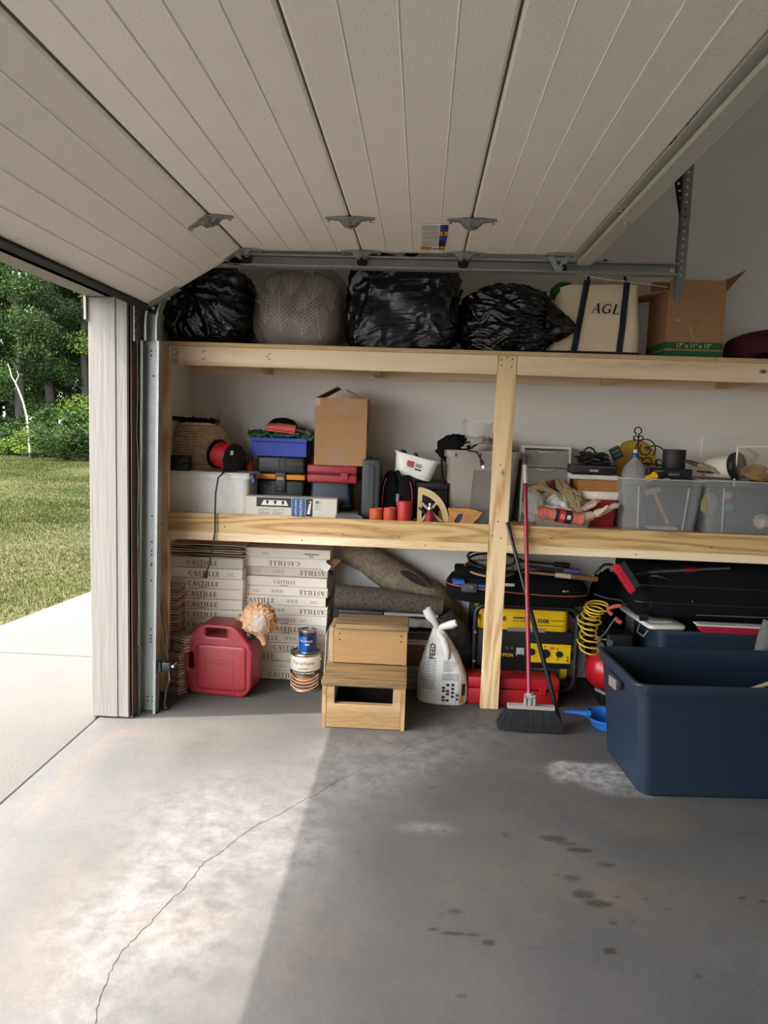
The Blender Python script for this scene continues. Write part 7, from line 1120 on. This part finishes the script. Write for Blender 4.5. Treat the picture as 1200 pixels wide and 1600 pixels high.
zs0 = zl+.012; zs1 = at(1100, 888, .04)[2]; xs0 = at(988, 940, .10)[0]; t = thing('black_suitcase', 'large black soft suitcase lying flat on the bins under the shelf', 'suitcase', (xs0+.40, .29, zs0+.012)); hb = zs1-zs0-.012; sc = mat('suitcase_black', (13, 13, 14), .85, bump=.1, bscale=200, spec=.15)
obj('shell', G().rbox(-.40, .45, -.22, .22, 0, hb, .05, 4, .06), sc, t, smooth=50); obj('piping', G().tube([(x, y, hb*.62) for x, y in ring(.852, .442, .06, 6, (.025, 0))], .005, 6, True).tube([(x, y, hb*.30) for x, y in ring(.852, .442, .06, 6, (.025, 0))], .004, 6, True), bp_, t, smooth=60); obj('handle', G().tube([(-.33, -.222, hb*.8), (-.31, -.245, hb*.82), (-.24, -.245, hb*.76), (-.22, -.222, hb*.74)], .008, 8), bp_, t, smooth=60); obj('wheel', G().cyl((-.37, -.235, .012), (-.335, -.235, .012), .022, 16).cyl((.32, -.235, .012), (.355, -.235, .012), .022, 16), bp_, t, smooth=40)
g = G()
for x, y in ((1022, 915), (988, 932), (1017, 946), (1082, 940)): p = at(x, y, .065)-np.array(t.location); g.cyl((p[0], -.221, p[2]), (p[0], -.225, p[2]), .005, 8)
obj('rivet', g, chrome, t); obj('zip_line', G().tube([(-.1, -.224, .03), (.2, -.224, .032), (.42, -.224, .04)], .0025, 5), mat('zip_grey', (92, 90, 90), .5), t)
p, q = at(1092, 992, .0), at(1215, 984, .0); t = thing('red_sled', 'flat red plastic tray with white rim wedged over the dull blue bin', 'tray', (p[0], .0, p[2])); d = q-p; zt_ = zr2+.004; t.location.z = zt_; obj('tray_body', G().loft([[(x, y, z) for x, y in ring(.34*k, .05, .01, 3, (.17, .03))] for z, k in ((0, .9), (.02, 1.0), (.032, 1.0))]), mat('sled_red', (150, 22, 44), .45), t, smooth=40); obj('white_rim', G().rbox(-.01, .36, -.002, .06, .0325, .040, .002), mat('lid_white', (206, 202, 192), .45), t)
p0, p1 = at(964, 884, .02), at(988, 921, .0); t = thing('scrub_brush', 'long-handled scrub brush with bright red bristles by the suitcase corner', 'brush', tuple(p0)); o0 = np.array(t.location); d = Vector(p1-p0); u = d.normalized(); nrm = Vector((u.z, 0, -u.x)); nrm = nrm if nrm.x < 0 else -nrm
obj('head', G().bar(tuple(-nrm*.024), tuple(d-nrm*.024), .05, .03, tuple(nrm)), bp_, t); V = []; rs = np.random.RandomState(3)
for k in range(900):
    f = rs.rand(); s = rs.uniform(-.024, .024); b0 = u*(d.length*f)+Vector((0, s, 0))-nrm*.010; sp2 = nrm*(.030+.006*rs.rand())+u*(.02*(f-.5))+Vector((0, s*.3, 0)); q = u*.0016; V.append([tuple(b0-q), tuple(b0+q), tuple(b0+sp2)])
me = trimesh('bristles', np.array(V)); me.materials.append(mat('bristle_red', (208, 34, 48), .5)); o = obj('bristles', me, None, t); o['kind'] = 'stuff'; obj('bristle_core', G().bar(tuple(u*.004+nrm*.004), tuple(d-u*.004+nrm*.004), .036, .014, tuple(nrm)), mat('bristle_red_dark', (150, 22, 34), .7), t)
zq = zs1+.012; h0, h1, h2 = p0+(p1-p0)*.45+np.array([.02, .03, .0]), at(1012, 894, .07), at(1140, 888, .10); obj('neck', G().tube([tuple(h0-o0), tuple(h1-o0)], [.012, .01], 8), bp_, t, smooth=60); obj('handle', G().tube([tuple(h1-o0), tuple(h2-o0)], .008, 8), mat('grey_metal', (120, 120, 122), .35, .8), t, smooth=60); obj('red_collar', G().tube([tuple((h1*.55+h2*.45)-o0), tuple((h1*.42+h2*.58)-o0)], .0115, 10), mat('collar_red', (130, 20, 36), .5), t, smooth=40)
t = thing('bent_hook', 'black bent rod reaching from the rackets to the scrub brush', 'rod', tuple(at(930, 900, .2))); o0 = np.array(t.location); obj('rod', G().tube([tuple(at(*q)-o0) for q in ((928, 898, .2), (938, 888, .2), (944, 882, .18), (956, 882, .12), (964, 888, .06))], .007, 8), bp_, t, smooth=60)
tag(obj('grey_garment', G().tube([at(1188, 1022, -.22), at(1196, 1000, -.22), at(1210, 975, -.22)], [.03, .036, .05], 14), mat('grey_knit', (90, 88, 86), .95, bump=.6, bscale=120, var=.3), smooth=60), 'grey knitted sleeve hanging at the picture edge above the large blue bin', 'cloth')
# ---------------------------------------------------------------- outdoors
def terr(x, y):
    d = max(0, y-16); return -.03-.012*max(0, y-3)*.3+.00*d
tx = np.concatenate([np.arange(-42, -3.2, .8), [-3.14]]); 
lawn_m = bpy.data.materials.new('lawn_soil'); lawn_m.use_nodes = True
t = lawn_m.node_tree; N, L = t.nodes, t.links; b = N['Principled BSDF']; tc = N.new('ShaderNodeTexCoord')
n1 = N.new('ShaderNodeTexNoise'); n1.inputs['Scale'].default_value = .55; n1.inputs['Detail'].default_value = 8; n1.inputs['Roughness'].default_value = .7; L.new(tc.outputs['Object'], n1.inputs[0])
r1 = N.new('ShaderNodeValToRGB'); e = r1.color_ramp.elements; e[0].position = .36; e[0].color = lin((52, 60, 28))+(1,); e[1].position = .62; e[1].color = lin((78, 72, 48))+(1,); L.new(n1.outputs[0], r1.inputs[0])
n2 = N.new('ShaderNodeTexNoise'); n2.inputs['Scale'].default_value = 22; n2.inputs['Detail'].default_value = 6; L.new(tc.outputs['Object'], n2.inputs[0])
mx = N.new('ShaderNodeMixRGB'); mx.blend_type = 'OVERLAY'; mx.inputs[0].default_value = .6; L.new(r1.outputs[0], mx.inputs[1]); L.new(n2.outputs[0], mx.inputs[2]); L.new(mx.outputs[0], b.inputs['Base Color']); b.inputs['Roughness'].default_value = 1; b.inputs['Specular IOR Level'].default_value = .05
bp = N.new('ShaderNodeBump'); bp.inputs['Strength'].default_value = .7; bp.inputs['Distance'].default_value = .05; L.new(n2.outputs[0], bp.inputs['Height']); L.new(bp.outputs[0], b.inputs['Normal'])
def lawn_pt(u, v):
    y = -20+70*v; xr = -3.03+.115*(y-1.03)*(1 if y > .4 else 0); xr = min(xr, -1.9) if y < 9 else 6
    if y < .49: xr = -9.0
    x = -45+(xr+45)*u; return (x, y, -.02-.0004*max(0, y)**1.5+.02*mnoise.noise(Vector((x*.4, y*.4, 0)))*(1 if u < .97 else 0))
struct('lawn', G().sheet(lawn_pt, 50, 124), lawn_m)
struct('forest_floor', G().sheet(lambda u, v: (-50+60*u, 24.5+30*v+1.2*mnoise.noise(Vector((u*22, 0, 3))), -.06+.9*v+.08*mnoise.noise(Vector((u*40, v*30, 0)))), 60, 30), mat('leaf_litter', (110, 90, 72), .95, var=.4, scale=6, bump=.8, bscale=12))
# mown grass: blades where the doorway shows the lawn
rs = np.random.RandomState(4); n = 240000
v_ = rs.rand(n); dist = 4.6*(26/4.6)**(v_**.8); th = np.tan(rs.uniform(-.92, -.30, n)); gx_ = CAM[0]+th*dist; gy_ = CAM[1]+dist
ok = (gx_ < -3.06+.115*(gy_-1.03)) & (gy_ < 24.3); gx_, gy_, dist = gx_[ok], gy_[ok], dist[ok]; n = len(gx_)
gz_ = np.array([-.02-.0004*max(0, y)**1.5 for y in gy_]); hh = rs.uniform(.010, .026, n)*(1+.03*dist); ww = .0018+.0004*dist; an = rs.rand(n)*2*PI; le = rs.uniform(-.7, .7, n)
ca, sa = np.cos(an), np.sin(an); V = np.zeros((n, 3, 3)); V[:, 0] = np.stack([gx_-ca*ww, gy_-sa*ww, gz_-.01], 1); V[:, 1] = np.stack([gx_+ca*ww, gy_+sa*ww, gz_-.01], 1); V[:, 2] = np.stack([gx_+sa*hh*le, gy_-ca*hh*le, gz_+hh], 1)
me = trimesh('grass', V); me.materials.append(mat('grass_blade', (56, 62, 28), 1., var=.45, scale=.7, spec=.03)); gr = bpy.data.objects.new('grass', me); COL.objects.link(gr); gr['kind'] = 'stuff'; tag(gr, 'sunlit mown lawn grass with tan dry patches beyond the driveway', 'grass')
# trees at the edge of the wood
bark = mat('tree_bark', (46, 42, 36), .95, var=.3, scale=8, bump=.6, bscale=14, bstretch=(1, 1, .2))
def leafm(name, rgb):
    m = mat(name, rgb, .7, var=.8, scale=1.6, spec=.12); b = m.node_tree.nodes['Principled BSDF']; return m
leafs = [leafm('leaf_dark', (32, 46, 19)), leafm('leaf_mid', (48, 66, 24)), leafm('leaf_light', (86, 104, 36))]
def leaf_cloud(name, seed, cl, per, size, m, flat=.55):
    """triangular-pair leaves scattered in clusters cl = (x,y,z,r)"""
    rs = np.random.RandomState(seed); C_ = np.array(cl); k = np.repeat(np.arange(len(C_)), per); n = len(k); d = rs.normal(size=(n, 3)); d /= np.linalg.norm(d, axis=1)[:, None]
    p = C_[k, :3]+d*(C_[k, 3]*(rs.rand(n)**.45))[:, None]*np.array([1, 1, flat]); a = rs.normal(size=(n, 3)); a /= np.linalg.norm(a, axis=1)[:, None]; q = np.cross(a, rs.normal(size=(n, 3))); q /= np.linalg.norm(q, axis=1)[:, None]
    s = size*rs.uniform(.6, 1.3, n)[:, None]; V = np.stack([np.stack([p-a*s, p+q*s*.45, p+a*s], 1), np.stack([p-a*s, p+a*s, p-q*s*.45], 1)], 1).reshape(-1, 3, 3)
    me = trimesh(name, V); me.materials.append(m); return me
def tree_meshes(seed, H, low, spread, m):
    r = random.Random(seed); g = G(); x = y = 0; P_ = []
    for k in range(9): P_.append((x, y, H*k/8)); x += r.uniform(-.12, .12); y += r.uniform(-.12, .12)
    g.tube(P_, [.19*(1-.8*k/8)+.015 for k in range(9)], 8); cl = []
    for k in range(17):
        f = r.random(); z = low+(H-low)*f; a = r.random()*2*PI; R_ = spread*(1-.55*f)*r.uniform(.45, 1); i = min(7, int(z/H*8)); o = P_[i]; e_ = (o[0]+R_*math.cos(a), o[1]+R_*math.sin(a), z+.4)
        g.tube([(o[0], o[1], z-.3), ((o[0]+e_[0])/2, (o[1]+e_[1])/2, z+.15), e_], [.035, .022, .008], 5); cl.append((*e_, r.uniform(.7, 1.15))); cl.append(((o[0]+e_[0])/2, (o[1]+e_[1])/2, z+.2, r.uniform(.5, .8)))
    return mesh('trunk', g, bark), leaf_cloud('crown', seed, cl, 480, .062, m)
TM = [tree_meshes(11, 13, 2.4, 2.6, leafs[0]), tree_meshes(12, 11, .7, 2.4, leafs[0]), tree_meshes(13, 9, 1.0, 2.1, leafs[1]), tree_meshes(14, 7, .8, 1.9, leafs[2])]
rt = random.Random(21); spots = []
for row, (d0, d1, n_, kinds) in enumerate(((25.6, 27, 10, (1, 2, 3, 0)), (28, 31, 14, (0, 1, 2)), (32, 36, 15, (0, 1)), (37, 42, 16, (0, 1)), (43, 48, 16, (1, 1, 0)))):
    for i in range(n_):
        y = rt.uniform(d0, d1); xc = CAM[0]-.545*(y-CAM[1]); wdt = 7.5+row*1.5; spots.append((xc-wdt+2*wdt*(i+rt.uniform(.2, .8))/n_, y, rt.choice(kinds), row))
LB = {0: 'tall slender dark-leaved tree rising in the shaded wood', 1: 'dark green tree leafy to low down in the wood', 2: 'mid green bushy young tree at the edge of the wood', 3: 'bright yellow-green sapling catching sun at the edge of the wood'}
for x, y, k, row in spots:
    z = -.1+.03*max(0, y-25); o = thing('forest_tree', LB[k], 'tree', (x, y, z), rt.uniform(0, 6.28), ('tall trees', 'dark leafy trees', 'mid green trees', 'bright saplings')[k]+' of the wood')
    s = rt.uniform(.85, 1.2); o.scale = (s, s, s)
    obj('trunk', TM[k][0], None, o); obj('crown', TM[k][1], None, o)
SM = []
for i, m in enumerate((leafs[2], leafs[1], leafs[0])):
    r = random.Random(31+i); g = G(); cl = []
    for k in range(9):
        a = r.random()*6.28; R_ = r.uniform(.2, .8); h = r.uniform(.3, 1.1); g.tube([(0, 0, 0), (R_*.5*math.cos(a), R_*.5*math.sin(a), h*.6), (R_*math.cos(a), R_*math.sin(a), h)], [.014, .01, .004], 5); cl.append((R_*math.cos(a), R_*math.sin(a), h, .38))
    SM.append((mesh('stem', g, bark), leaf_cloud('foliage', 40+i, cl, 380, .045, m, .8)))
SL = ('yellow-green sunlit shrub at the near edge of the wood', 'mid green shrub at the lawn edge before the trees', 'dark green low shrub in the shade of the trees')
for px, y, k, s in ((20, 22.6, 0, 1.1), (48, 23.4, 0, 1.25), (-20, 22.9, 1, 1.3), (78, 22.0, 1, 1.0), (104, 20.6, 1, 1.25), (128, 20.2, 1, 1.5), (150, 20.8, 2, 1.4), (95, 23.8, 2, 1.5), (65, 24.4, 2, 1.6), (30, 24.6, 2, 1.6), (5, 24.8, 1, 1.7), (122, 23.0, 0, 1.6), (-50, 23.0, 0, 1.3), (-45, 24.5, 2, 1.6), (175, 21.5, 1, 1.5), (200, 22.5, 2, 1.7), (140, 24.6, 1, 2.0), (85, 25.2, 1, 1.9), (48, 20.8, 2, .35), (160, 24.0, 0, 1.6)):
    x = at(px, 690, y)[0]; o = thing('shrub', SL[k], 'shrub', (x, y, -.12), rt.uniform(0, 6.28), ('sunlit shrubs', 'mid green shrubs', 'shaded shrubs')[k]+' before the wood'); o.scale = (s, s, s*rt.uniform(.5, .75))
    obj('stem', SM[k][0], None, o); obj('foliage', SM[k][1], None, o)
P_ = [at(*q, 21.8) for q in ((42, 652), (36, 628), (30, 612), (24, 598), (18, 588), (15, 576), (12, 568))]
sn = thing('bare_sapling', 'bare pale leaning sapling without leaves above the shrubs', 'tree', (P_[0][0], 21.8, -.1)); P_ = [(p[0]-P_[0][0], 0, p[2]+.1) for p in P_]
obj('trunk', G().tube([(0.1, 0, 0)]+P_, [.035, .032, .028, .026, .022, .018, .014, .008], 6), mat('pale_bark', (176, 164, 146), .9), sn)
obj('branch', G().tube([P_[3], (P_[3][0]+.1, .05, P_[3][2]+.25), (P_[3][0]+.02, .05, P_[3][2]+.42)], [.014, .01, .005], 5), mat('pale_bark', (176, 164, 146), .9), sn)
